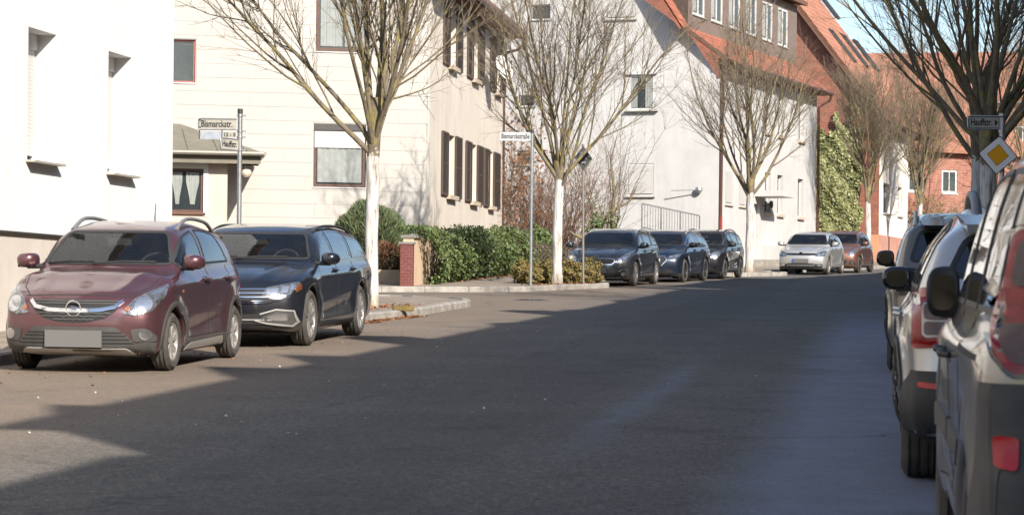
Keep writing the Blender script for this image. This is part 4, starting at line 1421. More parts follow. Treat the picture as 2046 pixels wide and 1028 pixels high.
# trees of the same row beside and behind the camera; their shade falls on the road in view
for k, (x, y, a, me) in enumerate(((5.3, 9.0, 1.0, tA), (2.6, -3.5, 2.6, tE), (7.2, 25.0, 0.3, tA))):
    place_tree('street_tree', me, (x, y, gz(x, y) + 0.08), a, ('bare tree on the right pavement level with the parked silver cars', 'bare tree on the right pavement behind the camera', 'bare tree on the right pavement between the parked cars and the diamond sign')[k], group=TG)

# ------------------------------------------------------------------ leafy masses
class Leaves:
    def __init__(s): s.v, s.f, s.n = [], [], 0
    def add(s, c, nrm, size, rng, kind='ivy'):
        """many leaves: centres c, facing nrm (arrays)"""
        m = len(c)
        nrm = nrm / (np.linalg.norm(nrm, axis=1)[:, None] + 1e-9)
        r = rng.normal(0, 1, (m, 3))
        a = np.cross(nrm, r); a /= np.linalg.norm(a, axis=1)[:, None] + 1e-9
        b = np.cross(nrm, a)
        if kind == 'ivy':
            shp = np.array([(0, -0.5, 0), (0.45, -0.25, 0.1), (0.28, 0.1, 0.04), (0, 0.6, -0.08), (-0.28, 0.1, 0.04), (-0.45, -0.25, 0.1)])
            fc = [(0, 1, 2, 3), (0, 3, 4, 5)]
        else:
            shp = np.array([(0, -0.5, 0), (0.22, 0.0, 0.06), (0, 0.5, 0), (-0.22, 0.0, 0.06)])
            fc = [(0, 1, 2, 3)]
        size = np.asarray(size)
        v = c[:, None, :] + (a[:, None, :] * shp[None, :, 0:1] + b[:, None, :] * shp[None, :, 1:2] + nrm[:, None, :] * shp[None, :, 2:3]) * size[:, None, None]
        k = len(shp)
        s.v.append(v.reshape(-1, 3))
        f = np.array(fc)[None, :, :] + (np.arange(m) * k)[:, None, None] + s.n
        s.f.append(f.reshape(-1, 4))
        s.n += m * k
    mesh = Twigs.mesh

def leaf_obj(name, lv, mat, parent=None):
    me = lv.mesh(name, mat)
    me.polygons.foreach_set('use_smooth', np.zeros(len(me.polygons), bool))
    o = link(D.objects.new(name, me), parent)
    o['kind'] = 'stuff'
    return o

IVY1 = leaf_mat('ivy_leaf', (0.120, 0.165, 0.050), (0.042, 0.072, 0.022), 0.5, 14)
IVY2 = leaf_mat('ivy_leaf_light', (0.17, 0.185, 0.055), (0.085, 0.11, 0.03), 0.5, 14)
IVYVAR = leaf_mat('variegated_ivy_leaf', (0.40, 0.38, 0.19), (0.19, 0.22, 0.08), 0.5, 9)
JUN = leaf_mat('juniper', (0.125, 0.160, 0.080), (0.060, 0.090, 0.042), 0.7, 7)
JUN2 = leaf_mat('juniper_tips', (0.22, 0.22, 0.09), (0.12, 0.14, 0.06), 0.7, 7)
DRY = leaf_mat('dry_leaf', (0.34, 0.15, 0.06), (0.13, 0.06, 0.03), 0.75, 12)
HEATH = leaf_mat('brown_heath', (0.17, 0.085, 0.05), (0.09, 0.06, 0.03), 0.8, 9)
BED = leaf_mat('bed_plant', (0.27, 0.21, 0.055), (0.10, 0.105, 0.03), 0.7, 7)
BED2 = leaf_mat('bed_plant_bronze', (0.26, 0.15, 0.06), (0.14, 0.09, 0.035), 0.6, 6)

# ------------------------------------------------------------------ ivy-covered garden wall of the cream house
hp0 = ground_at(826, 577.5, 0.02)
hp1 = ground_at(1042, 547, 0.06)
hw_len = (hp1 - hp0).xy.length
HW = Wall(hp0.xy, math.degrees(math.atan2(hp1.x - hp0.x, hp1.y - hp0.y)))
gw_ = empty('garden_wall', HW.p(0, HW.gz(0) + 0.1), 'low beige garden wall, mostly hidden by dark green ivy, below the cream house', 'wall')
gi = Matrix.Translation(gw_.location).inverted()
mb = MB()
mb.hexa([HW.p(0, HW.gz(0), 0), HW.p(hw_len, HW.gz(hw_len), 0), HW.p(hw_len, HW.gz(hw_len), -0.25), HW.p(0, HW.gz(0), -0.25), HW.p(0, HW.gz(0) + 1.2, 0), HW.p(hw_len, HW.gz(hw_len) + 1.15, 0), HW.p(hw_len, HW.gz(hw_len) + 1.15, -0.25), HW.p(0, HW.gz(0) + 1.2, -0.25)])
o = mb.build('wall_body', m_plaster('beige_garden_wall', (0.60, 0.45, 0.31), (0.50, 0.37, 0.25), stain=0.4), gw_, inv=gi); fixn(o)
mb = MB()
mb.hexa([HW.p(u, HW.gz(u) + z, w) for z in (1.2, 1.27) for u, w in ((-0.03, 0.05), (0.8, 0.05), (0.8, -0.3), (-0.03, -0.3))])
o = mb.build('coping', simple('coping_grey', (0.23, 0.21, 0.19), 0.85, var=0.2, coords='pos'), gw_, inv=gi); fixn(o)

def ivy_profile(u, L):
    """outward bulge and top height of the ivy at u"""
    return 0.32 + 0.12 * np.sin(u * 1.7) + 0.08 * np.sin(u * 4.1 + 1)
rng = np.random.default_rng(5)
N = 22000
uu = rng.uniform(0.15, hw_len + 0.2, N)
th = rng.uniform(0, 1, N)
top = 1.20 + 0.10 * np.sin(uu * 0.9 + 0.5) + 0.07 * np.sin(uu * 3.1) - 0.10 * np.clip((uu - hw_len + 2) / 2, 0, 1)
# cross-section: from the foot up the front over the top
lump = 0.09 * np.sin(uu * 5.3 + th * 6) + 0.06 * np.sin(uu * 11 - th * 9)
ang = th * 2.2
w_out = (0.10 + ivy_profile(uu, hw_len) * np.sin(np.clip(th * 1.35, 0, 1) * np.pi) ** 0.7 + lump)
zz = np.where(th < 0.8, th / 0.8 * top, top + 0.04 * np.sin(uu * 9))
w_out = np.where(th < 0.8, w_out, 0.25 - (th - 0.8) / 0.2 * 0.75)
# bare corner of wall at the near end, as in the photo
keep = ~((uu < 1.15) & (zz < top * (0.25 + 0.75 * (1 - (uu - 0.15) / 1.0))))
uu, zz, w_out, th = uu[keep], zz[keep], w_out[keep], th[keep]
dep = rng.uniform(-0.10, 0.05, len(uu))
P0 = np.array([HW.p(0, 0)])
c = np.array(HW.o)[None] + np.outer(uu, HW.d) + np.outer(w_out + dep, HW.n)
c[:, 2] = -CAM_H + SLOPE * c[:, 1] + 0.1 + zz + rng.normal(0, 0.03, len(uu))
nr = np.outer(np.ones(len(uu)), HW.n) + np.array((0, 0, 0.5)) + rng.normal(0, 0.55, (len(uu), 3))
ivy = empty('ivy', HW.p(1.0, HW.gz(1) + 0.1), 'thick dark green ivy covering the low garden wall beside the pavement', 'ivy')
off = np.array(ivy.location)
for nm, mt, sel in (('foliage', IVY1, rng.uniform(0, 1, len(c)) < 0.72),):
    L1, L2 = Leaves(), Leaves()
    L1.add(c[sel] - off, nr[sel], rng.uniform(0.05, 0.10, sel.sum()), rng)
    L2.add(c[~sel] - off, nr[~sel], rng.uniform(0.045, 0.085, (~sel).sum()), rng)
    leaf_obj('foliage', L1, IVY1, ivy)
    leaf_obj('young_foliage', L2, IVY2, ivy)
stm = Twigs()
for k in range(60):
    u = rng.uniform(1.0, hw_len)
    p = np.array(HW.p(u, HW.gz(u) + 0.1, 0.06)) - off
    stm.add(curve_branch(rng, p, (HW.d.x * rng.normal(0, .4), HW.d.y * rng.normal(0, .4), 1), 1.2, 5, 0.15, 0.1), np.linspace(0.012, 0.006, 6), 4)
link(D.objects.new('stems', stm.mesh('stems', TWIG_D)), ivy)['kind'] = 'stuff'

# ------------------------------------------------------------------ brick pillar, planter and round juniper
pp = ground_at(811, 578.5, 0.02) + Vector((0, 0, 0.075))
pil = empty('brick_pillar', pp, 'narrow red brick pillar between the planter and the ivy-covered wall', 'pillar')
pil.rotation_euler = (0, 0, R(-4))
pil.scale = (0.84, 0.84, 0.84)
PB = simple('pillar_brick', (0.20, 0.048, 0.040), 0.75, c2=(0.13, 0.032, 0.028), vscale=6, bmp=0.3, bscale=40)
core = MB(); core.box((-0.165, 0, 0), (0.165, 0.33, 1.15)); core.build('mortar_core', simple('mortar', (0.36, 0.29, 0.24), 0.9, var=0.2), pil)
bme = {}
def brick_mesh(l, h, t):
    key = (round(l, 3),)
    if key not in bme:
        b = MB(); b.box((0, 0, 0), (l, t, h)); me = D.meshes.new('brick'); me.from_pydata(b.v, [], b.f); me.materials.append(PB); bme[key] = me
    return bme[key]
rowz = 1.15 / 14
for j in range(14):
    cuts = [-0.17, 0.0 if j % 2 else -0.06, 0.17] if j % 2 else [-0.17, -0.085, 0.085, 0.17]
    for a, b in zip(cuts, cuts[1:]):
        o = link(D.objects.new('brick', brick_mesh(b - a - 0.012, rowz - 0.014, 0.03)), pil)
        o.location = (a + 0.006, -0.012 + random.uniform(-0.003, 0.003), j * rowz + 0.007)
    for sgn in (-1, 1):
        for a, b in ((0.0, 0.165), (0.165, 0.33)):
            o = link(D.objects.new('brick', brick_mesh(b - a - 0.012, rowz - 0.014, 0.03)), pil)
            o.location = (0.177 if sgn > 0 else -0.147, a + 0.006 + 0.02, j * rowz + 0.007)
            o.rotation_euler = (0, 0, R(90))
cap = MB(); cap.box((-0.21, -0.04, 1.152), (0.21, 0.37, 1.21)); cap.build('cap', MATS['coping_grey'], pil)

pl = ground_at(752, 575.5, 0.02) + Vector((0, 0, 0.075))
plw = empty('planter_wall', pl, 'low weathered concrete planter wall with brown heath growing over it', 'planter')
mb = MB(); mb.box((-4.6, 0, 0), (0.60, 0.18, 0.36)); mb.build('front_slab', simple('old_concrete', (0.44, 0.36, 0.27), 0.9, c2=(0.33, 0.27, 0.20), vscale=4, bmp=0.4), plw)
plw.rotation_euler = (0, 0, R(9.7))
mb = MB(); mb.box((-4.6, 0.182, 0.0), (0.60, 3.0, 0.33)); mb.build('soil_fill', SOIL, plw)

def dome(name, loc, rx, rz, zc, n, mats, label, cat, leaf=(0.05, 0.11), seed=1, dirup=0.6, kind='needle', lump=0.10, zmin=-0.9, inner=None):
    e = empty(name, loc, label, cat)
    rng = np.random.default_rng(seed)
    d = rng.normal(0, 1, (n, 3)); d /= np.linalg.norm(d, axis=1)[:, None]
    d = d[d[:, 2] > zmin]
    n = len(d)
    lumps = 1 + lump * (np.sin(d[:, 0] * 6 + seed) * np.cos(d[:, 1] * 5) + 0.7 * np.sin(d[:, 2] * 9 + d[:, 0] * 4))
    rad = rng.uniform(0.72, 1.02, n) ** 0.6 * lumps
    c = d * np.array((rx, rx, rz)) * rad[:, None] + np.array((0, 0, zc))
    nr = np.cross(d + np.array((0, 0, dirup)), rng.normal(0, 1, (n, 3)))
    if kind == 'ivy':
        nr = d + rng.normal(0, 0.6, (n, 3))
    pick = rng.uniform(0, 1, n)
    edges = np.linspace(0, 1, len(mats) + 1)
    if len(mats) == 2:
        edges = np.array((0, 0.68, 1))
    for i, (mt, nm) in enumerate(zip(mats, ('foliage', 'foliage_tips', 'foliage_brown'))):
        s_ = (pick >= edges[i]) & (pick < edges[i + 1])
        L = Leaves()
        if kind == 'needle':
            # upright sprays: thin blades along the outward-up direction
            m = s_.sum()
            ax = d[s_] * 0.8 + np.array((0, 0, dirup)) + rng.normal(0, 0.25, (m, 3))
            ax /= np.linalg.norm(ax, axis=1)[:, None]
            sd = np.cross(ax, rng.normal(0, 1, (m, 3))); sd /= np.linalg.norm(sd, axis=1)[:, None]
            ln = rng.uniform(*leaf, m)[:, None]
            cc = c[s_]
            v = np.stack([cc - ax * ln * 0.5, cc + sd * ln * 0.13, cc + ax * ln * 0.6, cc - sd * ln * 0.13], 1)
            L.v.append(v.reshape(-1, 3)); L.f.append(np.arange(m * 4).reshape(-1, 4)); L.n = m * 4
        else:
            L.add(c[s_], nr[s_], rng.uniform(*leaf, s_.sum()), rng, kind)
        leaf_obj(nm, L, mt, e)
    tw = Twigs()
    for k in range(26):
        dd = rng.normal(0, 1, 3); dd[2] = abs(dd[2]) + 0.3; dd /= np.linalg.norm(dd)
        ln = 0.8 * math.sqrt((dd[0] * rx) ** 2 + (dd[1] * rx) ** 2 + (dd[2] * rz) ** 2)
        tw.add(curve_branch(rng, (0, 0, max(zc - rz, 0.0)), dd, ln + max(0, rz * 0.4), 5, 0.12, 0.05), np.linspace(0.02, 0.006, 6), 4)
    link(D.objects.new('branches', tw.mesh('branches', TWIG_D)), e)
    return e

jl = at_depth(737, 500, 58.0)
dome('round_juniper', (jl.x, jl.y, gz(0, jl.y) + 0.02), 0.92, 1.02, 1.0, 30000, (JUN, JUN2), 'round clipped grey-green juniper bush behind the whitewashed tree trunk', 'bush', leaf=(0.07, 0.16), seed=3, lump=0.05)
hl = at_depth(772, 540, 55.4)
dome('heath_shrub', (hl.x, hl.y, gz(0, hl.y) + 0.30), 0.48, 0.42, 0.34, 7000, (HEATH, DRY), 'low rusty brown shrub spilling over the concrete planter', 'shrub', leaf=(0.04, 0.09), seed=9, lump=0.15)

# ------------------------------------------------------------------ evergreen shrubs, lattice fence and bare thicket past the ivy
for k, (px_, Y, rx, rz, lab) in enumerate(((1030, 72.5, 0.45, 0.62, 'dense green laurel shrub at the far end of the ivy-covered wall'), (1072, 75.5, 0.55, 0.75, 'darker green shrub behind the rustic lattice fence'))):
    q = at_depth(px_, 500, Y)
    dome('laurel_shrub', (q.x, q.y, gz(0, Y) + 0.05), rx, rz, rz * 0.95, 5200, (IVY1, IVY2), lab, 'shrub', leaf=(0.09, 0.15), seed=20 + k, kind='ivy')
q = at_depth(1016, 540, 68.0)
dome('berberis_shrub', (q.x, q.y, gz(0, 68.0) + 0.08), 0.42, 0.34, 0.30, 2600, (BED, BED2), 'small olive brown shrub at the foot of the ivy near its far end', 'shrub', leaf=(0.05, 0.09), seed=31, kind='ivy')

LFp = at_depth(1044, 520, 71.5)
LF = Wall((LFp.x, LFp.y), 62.0)
lf = empty('lattice_fence', LF.p(0, LF.gz(0) + 0.08), 'dark rustic fence of crossed wooden poles between the ivy and the planted bed', 'fence')
lfi = Matrix.Translation(lf.location).inverted()
POLEW = simple('fence_pole', (0.075, 0.052, 0.038), 0.85, var=0.4, vscale=9)
for k in range(13):
    for sg in (-1, 1):
        u = k * 0.16
        mb = MB()
        mb.tube([LF.p(u - sg * 0.42, LF.gz(u) + 0.12, 0.02 * sg), LF.p(u + sg * 0.42, LF.gz(u) + 1.0, 0.02 * sg)], 0.026, 6)
        mb.build('fence_pole', POLEW, lf, True, 50, inv=lfi)
for zz_ in (0.3, 0.85):
    mb = MB(); mb.tube([LF.p(-0.3, LF.gz(0) + zz_, -0.06), LF.p(2.3, LF.gz(2.3) + zz_, -0.06)], 0.035, 6); mb.build('fence_rail', POLEW, lf, True, 50, inv=lfi)

def thicket(name, px_, Y, n, h, spread, mat, label, seed, r0=0.014, dens=1.0, leaves=None, cat='shrub', lean=0.0):
    q = at_depth(px_, 500, Y)
    e = empty(name, (q.x, q.y, gz(0, Y) + 0.05), label, cat)
    rng = np.random.default_rng(seed)
    st, tw = Twigs(), Twigs()
    lc = []
    for k in range(n):
        az = rng.uniform(0, 2 * np.pi)
        tilt = rng.uniform(0.02, spread)
        d = np.array((math.cos(az) * math.sin(tilt) + lean, math.sin(az) * math.sin(tilt), math.cos(tilt)))
        ln = h * rng.uniform(0.6, 1.05)
        p = curve_branch(rng, (rng.normal(0, 0.15), rng.normal(0, 0.15), -0.05), d, ln, 9, 0.09, -0.012)
        rad = r0 * rng.uniform(0.6, 1.2) * (1 - np.linspace(0, 1, 10)) ** 0.7 + 0.003
        st.add(p, rad, 5)
        for s in range(int(9 * dens)):
            k2 = rng.integers(2, 9)
            dd = p[k2 + 1] - p[k2]; dd /= np.linalg.norm(dd)
            p2 = curve_branch(rng, p[k2], perp(rng, dd, R(rng.uniform(20, 55))), rng.uniform(0.3, 0.95) * h / 3, 4, 0.14, 0.02)
            tw.add(p2, np.linspace(0.006, 0.0025, 5), 3)
            if leaves:
                lc += [p2[2], p2[4], p2[3]]
            for w_ in range(3):
                k4 = rng.integers(1, 4)
                d4 = p2[k4 + 1] - p2[k4]; d4 /= np.linalg.norm(d4)
                p4 = curve_branch(rng, p2[k4], perp(rng, d4, R(rng.uniform(25, 55))), rng.uniform(0.12, 0.4), 2, 0.1, 0.02)
                tw.add(p4, np.linspace(0.004, 0.002, 3), 3)
                if leaves:
                    lc.append(p4[2])
    link(D.objects.new('stems', st.mesh('stems', mat)), e)
    link(D.objects.new('twigs', tw.mesh('twigs', mat)), e)
    if leaves:
        c = np.array(lc) + rng.normal(0, 0.03, (len(lc), 3))
        L = Leaves(); L.add(c, rng.normal(0, 1, c.shape), rng.uniform(0.07, 0.13, len(c)), rng, 'ivy')
        leaf_obj('dry_leaves', L, leaves, e)
    return e

thicket('bare_shrub', 1062, 78.5, 46, 4.4, 0.75, TWIG_R, 'tall reddish brown bare shrub behind the street-name post', 61, dens=1.1)
thicket('bare_shrub', 1140, 77.0, 46, 4.3, 0.7, TWIG_R, 'tall bare shrub with fine brown twigs between the bed tree and the sign back', 62, dens=1.2)
thicket('bare_shrub', 1212, 80.0, 22, 6.2, 0.5, TWIG, 'tall thin bare shrub in front of the white gable', 63, dens=0.9)
thicket('bare_shrub', 1098, 81.5, 34, 5.0, 0.6, TWIG_R, 'bare shrub farthest back against the white house wall', 65, dens=1.0)
thicket('beech_column', 1021, 77.6, 16, 6.3, 0.16, TWIG, 'narrow beech with orange-brown dry leaves at the far corner of the cream house', 64, dens=1.4, leaves=DRY, cat='tree')
# old small tree with ivy on its crooked stems
q = at_depth(1200, 480, 74.5)
cr = empty('crooked_tree', (q.x, q.y, gz(0, 74.5) + 0.05), 'small crooked bare tree with green ivy on its forked stems, behind the dark grey hatchback', 'tree')
st = Twigs(); rng = np.random.default_rng(8)
main = np.array([(0.35, 0, 0), (0.36, 0, 0.5), (0.40, 0, 1.1), (0.36, 0, 1.7), (0.42, 0.0, 2.6), (0.3, 0.1, 3.6), (0.5, 0.1, 4.4)])
for pts_, rad_ in ((main, (0.10, 0.09, 0.085, 0.07, 0.05, 0.03, 0.01)), (np.array([(-0.05, 0.1, 0), (-0.15, 0.05, 0.6), (-0.42, 0, 1.05), (-0.85, 0, 1.22), (-1.0, 0, 1.35)]), (0.09, 0.08, 0.065, 0.05, 0.02)), (np.array([(-0.15, 0.05, 0.6), (-0.05, 0, 1.4), (0.3, 0, 2.0), (0.9, 0, 2.3), (1.2, 0, 2.9)]), (0.07, 0.06, 0.045, 0.03, 0.01))):
    st = Twigs(); st.add(pts_, rad_, 8)
    link(D.objects.new('stem', st.mesh('stem', BARK)), cr)
tw = Twigs()
for k in range(90):
    b_ = main[rng.integers(3, 7)] + rng.normal(0, 0.15, 3)
    tw.add(curve_branch(rng, b_, (rng.normal(0, .6), rng.normal(0, .5), 0.8), rng.uniform(0.5, 1.5), 5, 0.12, 0.03), np.linspace(0.008, 0.002, 6), 3)
link(D.objects.new('twigs', tw.mesh('twigs', TWIG)), cr)
L = Leaves()
c = np.array((-0.12, -0.05, 1.05)) + rng.normal(0, 1, (900, 3)) * np.array((0.16, 0.13, 0.42))
c2 = np.array((0.38, -0.05, 1.0)) + rng.normal(0, 1, (350, 3)) * np.array((0.10, 0.10, 0.5))
c = np.concatenate([c, c2])
L.add(c, rng.normal(0, 1, c.shape) + np.array((0, -0.6, 0.3)), rng.uniform(0.07, 0.12, len(c)), rng)
leaf_obj('ivy_leaves', L, IVY1, cr)

# ------------------------------------------------------------------ planted bed at the kerb corner
rng = np.random.default_rng(77)
bed_pts = [(1045, 566), (1064, 567), (1085, 566), (1104, 565), (1122, 565), (1140, 566), (1160, 566), (1178, 566), (1075, 556), (1096, 553), (1130, 556), (1150, 557)]
bed_labels = ['low yellow-green shrub at the left end of the planted kerb bed', 'low shrub right at the foot of the white street-name post', 'low shrub in the front of the bed just right of the white street-name post', 'low shrub in the front of the bed just left of the whitewashed trunk', 'low shrub in the front of the bed just right of the whitewashed trunk', 'low shrub in the front of the bed midway between trunk and brown post', 'low shrub at the foot of the thin brown sign post', 'low bronze shrub at the right end of the bed before the dark grey car', 'yellowish shrub in the back of the bed right of the white post', 'yellowish shrub in the back of the bed left of the whitewashed trunk', 'yellowish shrub in the back of the bed right of the whitewashed trunk', 'yellowish shrub in the back of the bed left of the brown post']
for k, (bx, by) in enumerate(bed_pts):
    q = ground_at(bx, by, 0.10)
    q.y = min(q.y, 58.2); q = Vector((at_depth(bx, by, q.y).x, q.y, gz(0, q.y) + 0.1))
    r_ = rng.uniform(0.21, 0.30)
    dome('bed_shrub', tuple(q), r_, r_ * rng.uniform(0.85, 1.25), r_ * 0.8, 1900, (BED, BED2), bed_labels[k], 'shrub', leaf=(0.025, 0.06), seed=100 + k, kind='ivy', lump=0.35)['group'] = 'low shrubs filling the planted kerb bed'

# ------------------------------------------------------------------ variegated ivy on the brick gable
def vary(W, poly_fn, n, seed):
    rng = np.random.default_rng(seed)
    out = []
    while len(out) < n:
        x, y = rng.uniform(1632, 1740), rng.uniform(170, 470)
        if poly_fn(x, y, rng):
            u, z = W.px(x, y)
            out.append((u, z))
    return np.array(out), rng
def inivy(x, y, rng):
    top = 262 + 10 * math.sin(x * 0.13) + 6 * math.sin(x * 0.4)
    right = 1722 + 8 * math.sin(y * 0.06) - max(0, (y - 420)) * 0.35 - (26 if 300 < y < 345 and x > 1690 and (x - y) % 23 > 9 else 0)
    if y > top and x < right:
        return True
    # trailing shoots above
    return (abs(x - (1668 + (y - 225) * 0.45 + 5 * math.sin(y * .2))) < 4 and 225 < y < 268) or (abs(x - (1706 + 6 * math.sin(y * 0.12))) < 5 and 205 < y < 270 and rng.uniform() < 0.8)
pts, rng = vary(G3, inivy, 14000, 4)
lump = 0.10 * np.sin(pts[:, 0] * 3.1) * np.cos(pts[:, 1] * 2.6) + 0.06 * np.sin(pts[:, 0] * 8) * np.sin(pts[:, 1] * 7 + 1)
w_ = 0.16 + lump + rng.uniform(-0.08, 0.08, len(pts))
c = np.array(G3.o)[None] + np.outer(pts[:, 0], G3.d) + np.outer(np.clip(w_, 0.02, None), G3.n)
c[:, 2] = pts[:, 1]
iv2 = empty('variegated_ivy', tuple(c[pts[:, 1].argmin()]), 'pale yellow-green variegated ivy climbing the red brick gable', 'ivy')
off = np.array(iv2.location)
nr = np.outer(np.ones(len(c)), G3.n) + np.array((0, 0, 0.5)) + rng.normal(0, 0.55, c.shape)
s_ = (np.sin(pts[:, 0] * 2.3 + 1) * np.cos(pts[:, 1] * 1.9) + rng.normal(0, 0.5, len(c))) > -0.75
L1, L2 = Leaves(), Leaves()
L1.add(c[s_] - off, nr[s_], rng.uniform(0.10, 0.20, s_.sum()), rng); L2.add(c[~s_] - off, nr[~s_], rng.uniform(0.10, 0.18, (~s_).sum()), rng)
leaf_obj('pale_foliage', L1, IVYVAR, iv2); leaf_obj('green_foliage', L2, IVY2, iv2)
st = Twigs()
for k in range(14):
    u, z = G3.px(1640 + k * 6.0, 455)
    st.add(curve_branch(rng, np.array(G3.p(u, z, 0.05)) - off, (rng.normal(0, .2), 0, 1), rng.uniform(2, 4.5), 6, 0.12, 0.08), np.linspace(0.03, 0.01, 7), 5)
link(D.objects.new('stems', st.mesh('stems', TWIG_D)), iv2)['kind'] = 'stuff'

# ------------------------------------------------------------------ shrubs and trees at the end of the street
thicket('bare_shrub', 1822, 120, 30, 3.4, 0.7, TWIG_R, 'reddish leafy shrub at the far end of the cream house front', 71, dens=0.9, leaves=DRY)
thicket('forsythia', 1868, 128, 34, 3.8, 0.8, TWIG, 'yellowish budding shrub far down the street in front of the brick apartment block', 72, dens=1.2, leaves=BED)
thicket('bare_shrub', 1912, 126, 30, 3.6, 0.8, TWIG, 'pale bare shrub far down the street behind the grey car roof', 73, dens=1.2)
tF = street_tree_meshes(91, 3.4, 0.17, 8, 7.5, 1.15, 0.85, trunkm=BARK, twigm=TWIG_R)
for k, (px_, Y, a) in enumerate(((1800, 140, 0.5), (1900, 150, 1.9), (1985, 143, 3.0), (1850, 172, 4.1), (2060, 130, 5.0), (1945, 185, 2.4))):
    x = at_depth(px_, 450, Y).x
    place_tree('background_tree', tF, (x, Y, gz(x, Y)), a, ('bare tree behind the distant red roof', 'bare tree in front of the distant brick apartment block, left part', 'bare tree in front of the distant brick apartment block, right part', 'tall bare tree against the sky above the far roofs', 'bare tree at the far right edge of the picture', 'bare tree on the skyline behind the apartment block')[k], group='bare trees at the end of the street', sc=1.5 if k in (3, 5) else 1.15)

# ------------------------------------------------------------------ fallen leaves and small litter
def scatter(name, segs, n, mat, size, seed, label, up=0.006, spread=0.12):
    rng = np.random.default_rng(seed)
    c = []
    tot = sum((Vector(b) - Vector(a)).length for a, b, *_ in segs)
    for a, b, w in segs:
        m = int(n * (Vector(b) - Vector(a)).length / tot)
        t = rng.uniform(0, 1, m)[:, None]
        p = np.array(a)[None] * (1 - t) + np.array(b)[None] * t + rng.normal(0, w, (m, 2))
        c.append(p)
    c = np.concatenate(c)
    z = -CAM_H + SLOPE * c[:, 1] + up + rng.uniform(0, 0.012, len(c))
    C3_ = np.concatenate([c, z[:, None]], 1)
    L = Leaves(); L.add(C3_, np.array((0, 0, 1)) + rng.normal(0, 0.45, C3_.shape), rng.uniform(*size, len(c)), rng)
    o = leaf_obj(name, L, mat)
    tag(o, label, 'leaves', kind='stuff')
    return o
scatter('fallen_leaves', [((-2.2, 35.2), (-1.5, 37.6), 0.07), ((-3.9, 30.5), (-3.5, 33.0), 0.10), ((-2.15, 34.6), (-2.0, 35.9), 0.06)], 900, DRY, (0.03, 0.07), 4, 'orange-brown fallen leaves in the gutter along the kerb behind the dark blue car')
scatter('fallen_leaves', [((-2.6, 37.2), (-1.9, 40.0), 0.25), ((-2.8, 38.4), (-2.3, 38.8), 0.15)], 260, DRY, (0.03, 0.07), 5, 'dry leaves scattered on the pavement round the whitewashed tree', up=0.112)
scatter('fallen_leaves', [((-1.6, 57.5), (0.3, 69.0), 0.14), ((0.4, 54.4), (1.9, 57.4), 0.18)], 700, DRY, (0.04, 0.08), 6, 'orange-brown fallen leaves at the foot of the ivy and in the planted bed', up=0.115)
scatter('fallen_leaves', [((-5.6, 17), (-2.0, 33), 0.5)], 240, DRY, (0.015, 0.035), 7, 'tiny leaf crumbs scattered on the asphalt round the parked cars on the left')
WHITEBIT = simple('pale_litter', (0.62, 0.58, 0.52), 0.8)
scatter('pale_litter', [((-6.0, 13), (3.0, 26), 1.2), ((-2.5, 24), (0.0, 33), 0.6)], 90, WHITEBIT, (0.010, 0.028), 8, 'tiny pale bits of litter and petals dotted over the asphalt')

# short length of old timber lying on the pavement
tp = ground_at(806, 621, 0.11)
tb = MB()
tb.box((-0.17, -0.05, 0.0), (0.17, 0.05, 0.085))
tmb = tb.build('timber_block', simple('mossy_timber', (0.21, 0.14, 0.045), 0.85, c2=(0.09, 0.075, 0.022), vscale=14, bmp=0.5, bscale=30))
bm = bmesh.new(); bm.from_mesh(tmb.data)
bmesh.ops.bevel(bm, geom=bm.edges[:], offset=0.012, segments=2, affect='EDGES')
bmesh.ops.subdivide_edges(bm, edges=[e for e in bm.edges if e.calc_length() > 0.2], cuts=4)
for v in bm.verts:
    v.co += Vector((0, random.uniform(-0.004, 0.004), random.uniform(-0.004, 0.006)))
bm.to_mesh(tmb.data); bm.free()
tmb.location = tp; tmb.rotation_euler = (math.atan(SLOPE), 0, R(14))
tag(tmb, 'short mossy yellow-brown timber block lying on the pavement by the kerb', 'timber')

# ================================================================== street signs
SIGNW = simple('sign_white', (0.50, 0.50, 0.49), 0.45, var=0.08, vscale=5)
SIGNOLD = simple('sign_enamel_old', (0.40, 0.38, 0.335), 0.4, c2=(0.29, 0.275, 0.24), vscale=6)
SIGNBLK = simple('sign_black', (0.012, 0.012, 0.014), 0.45)
SIGNYEL = simple('sign_yellow', (0.80, 0.37, 0.012), 0.4, var=0.05)
SIGNBACK = simple('sign_back', (0.085, 0.088, 0.085), 0.55, metal=0.3, var=0.2)
PAPER = simple('laminated_sheet', (0.42, 0.45, 0.50), 0.25, c2=(0.28, 0.31, 0.36), vscale=9)

def post(name, px_, ybase, ytop, Y, rad, label, lean=0.0, mat=GALV, up=0.1, cap=True):
    b = at_depth(px_, ybase, Y)
    g = gz(b.x, Y) + up
    e = empty(name, (b.x, Y, g), label, 'sign')
    top = at_depth(px_, ytop, Y).z - g
    mb = MB(); mb.tube([(0, 0, -0.02), (lean * top, 0, top)], rad, 12)
    mb.build('post', mat, e, True, 40)
    if cap:
        mb = MB(); mb.tube([(lean * top, 0, top - 0.07), (lean * top, 0, top + 0.012)], rad * 1.12, 12); mb.build('post_cap', DARKMETAL, e, True, 40)
    return e, top

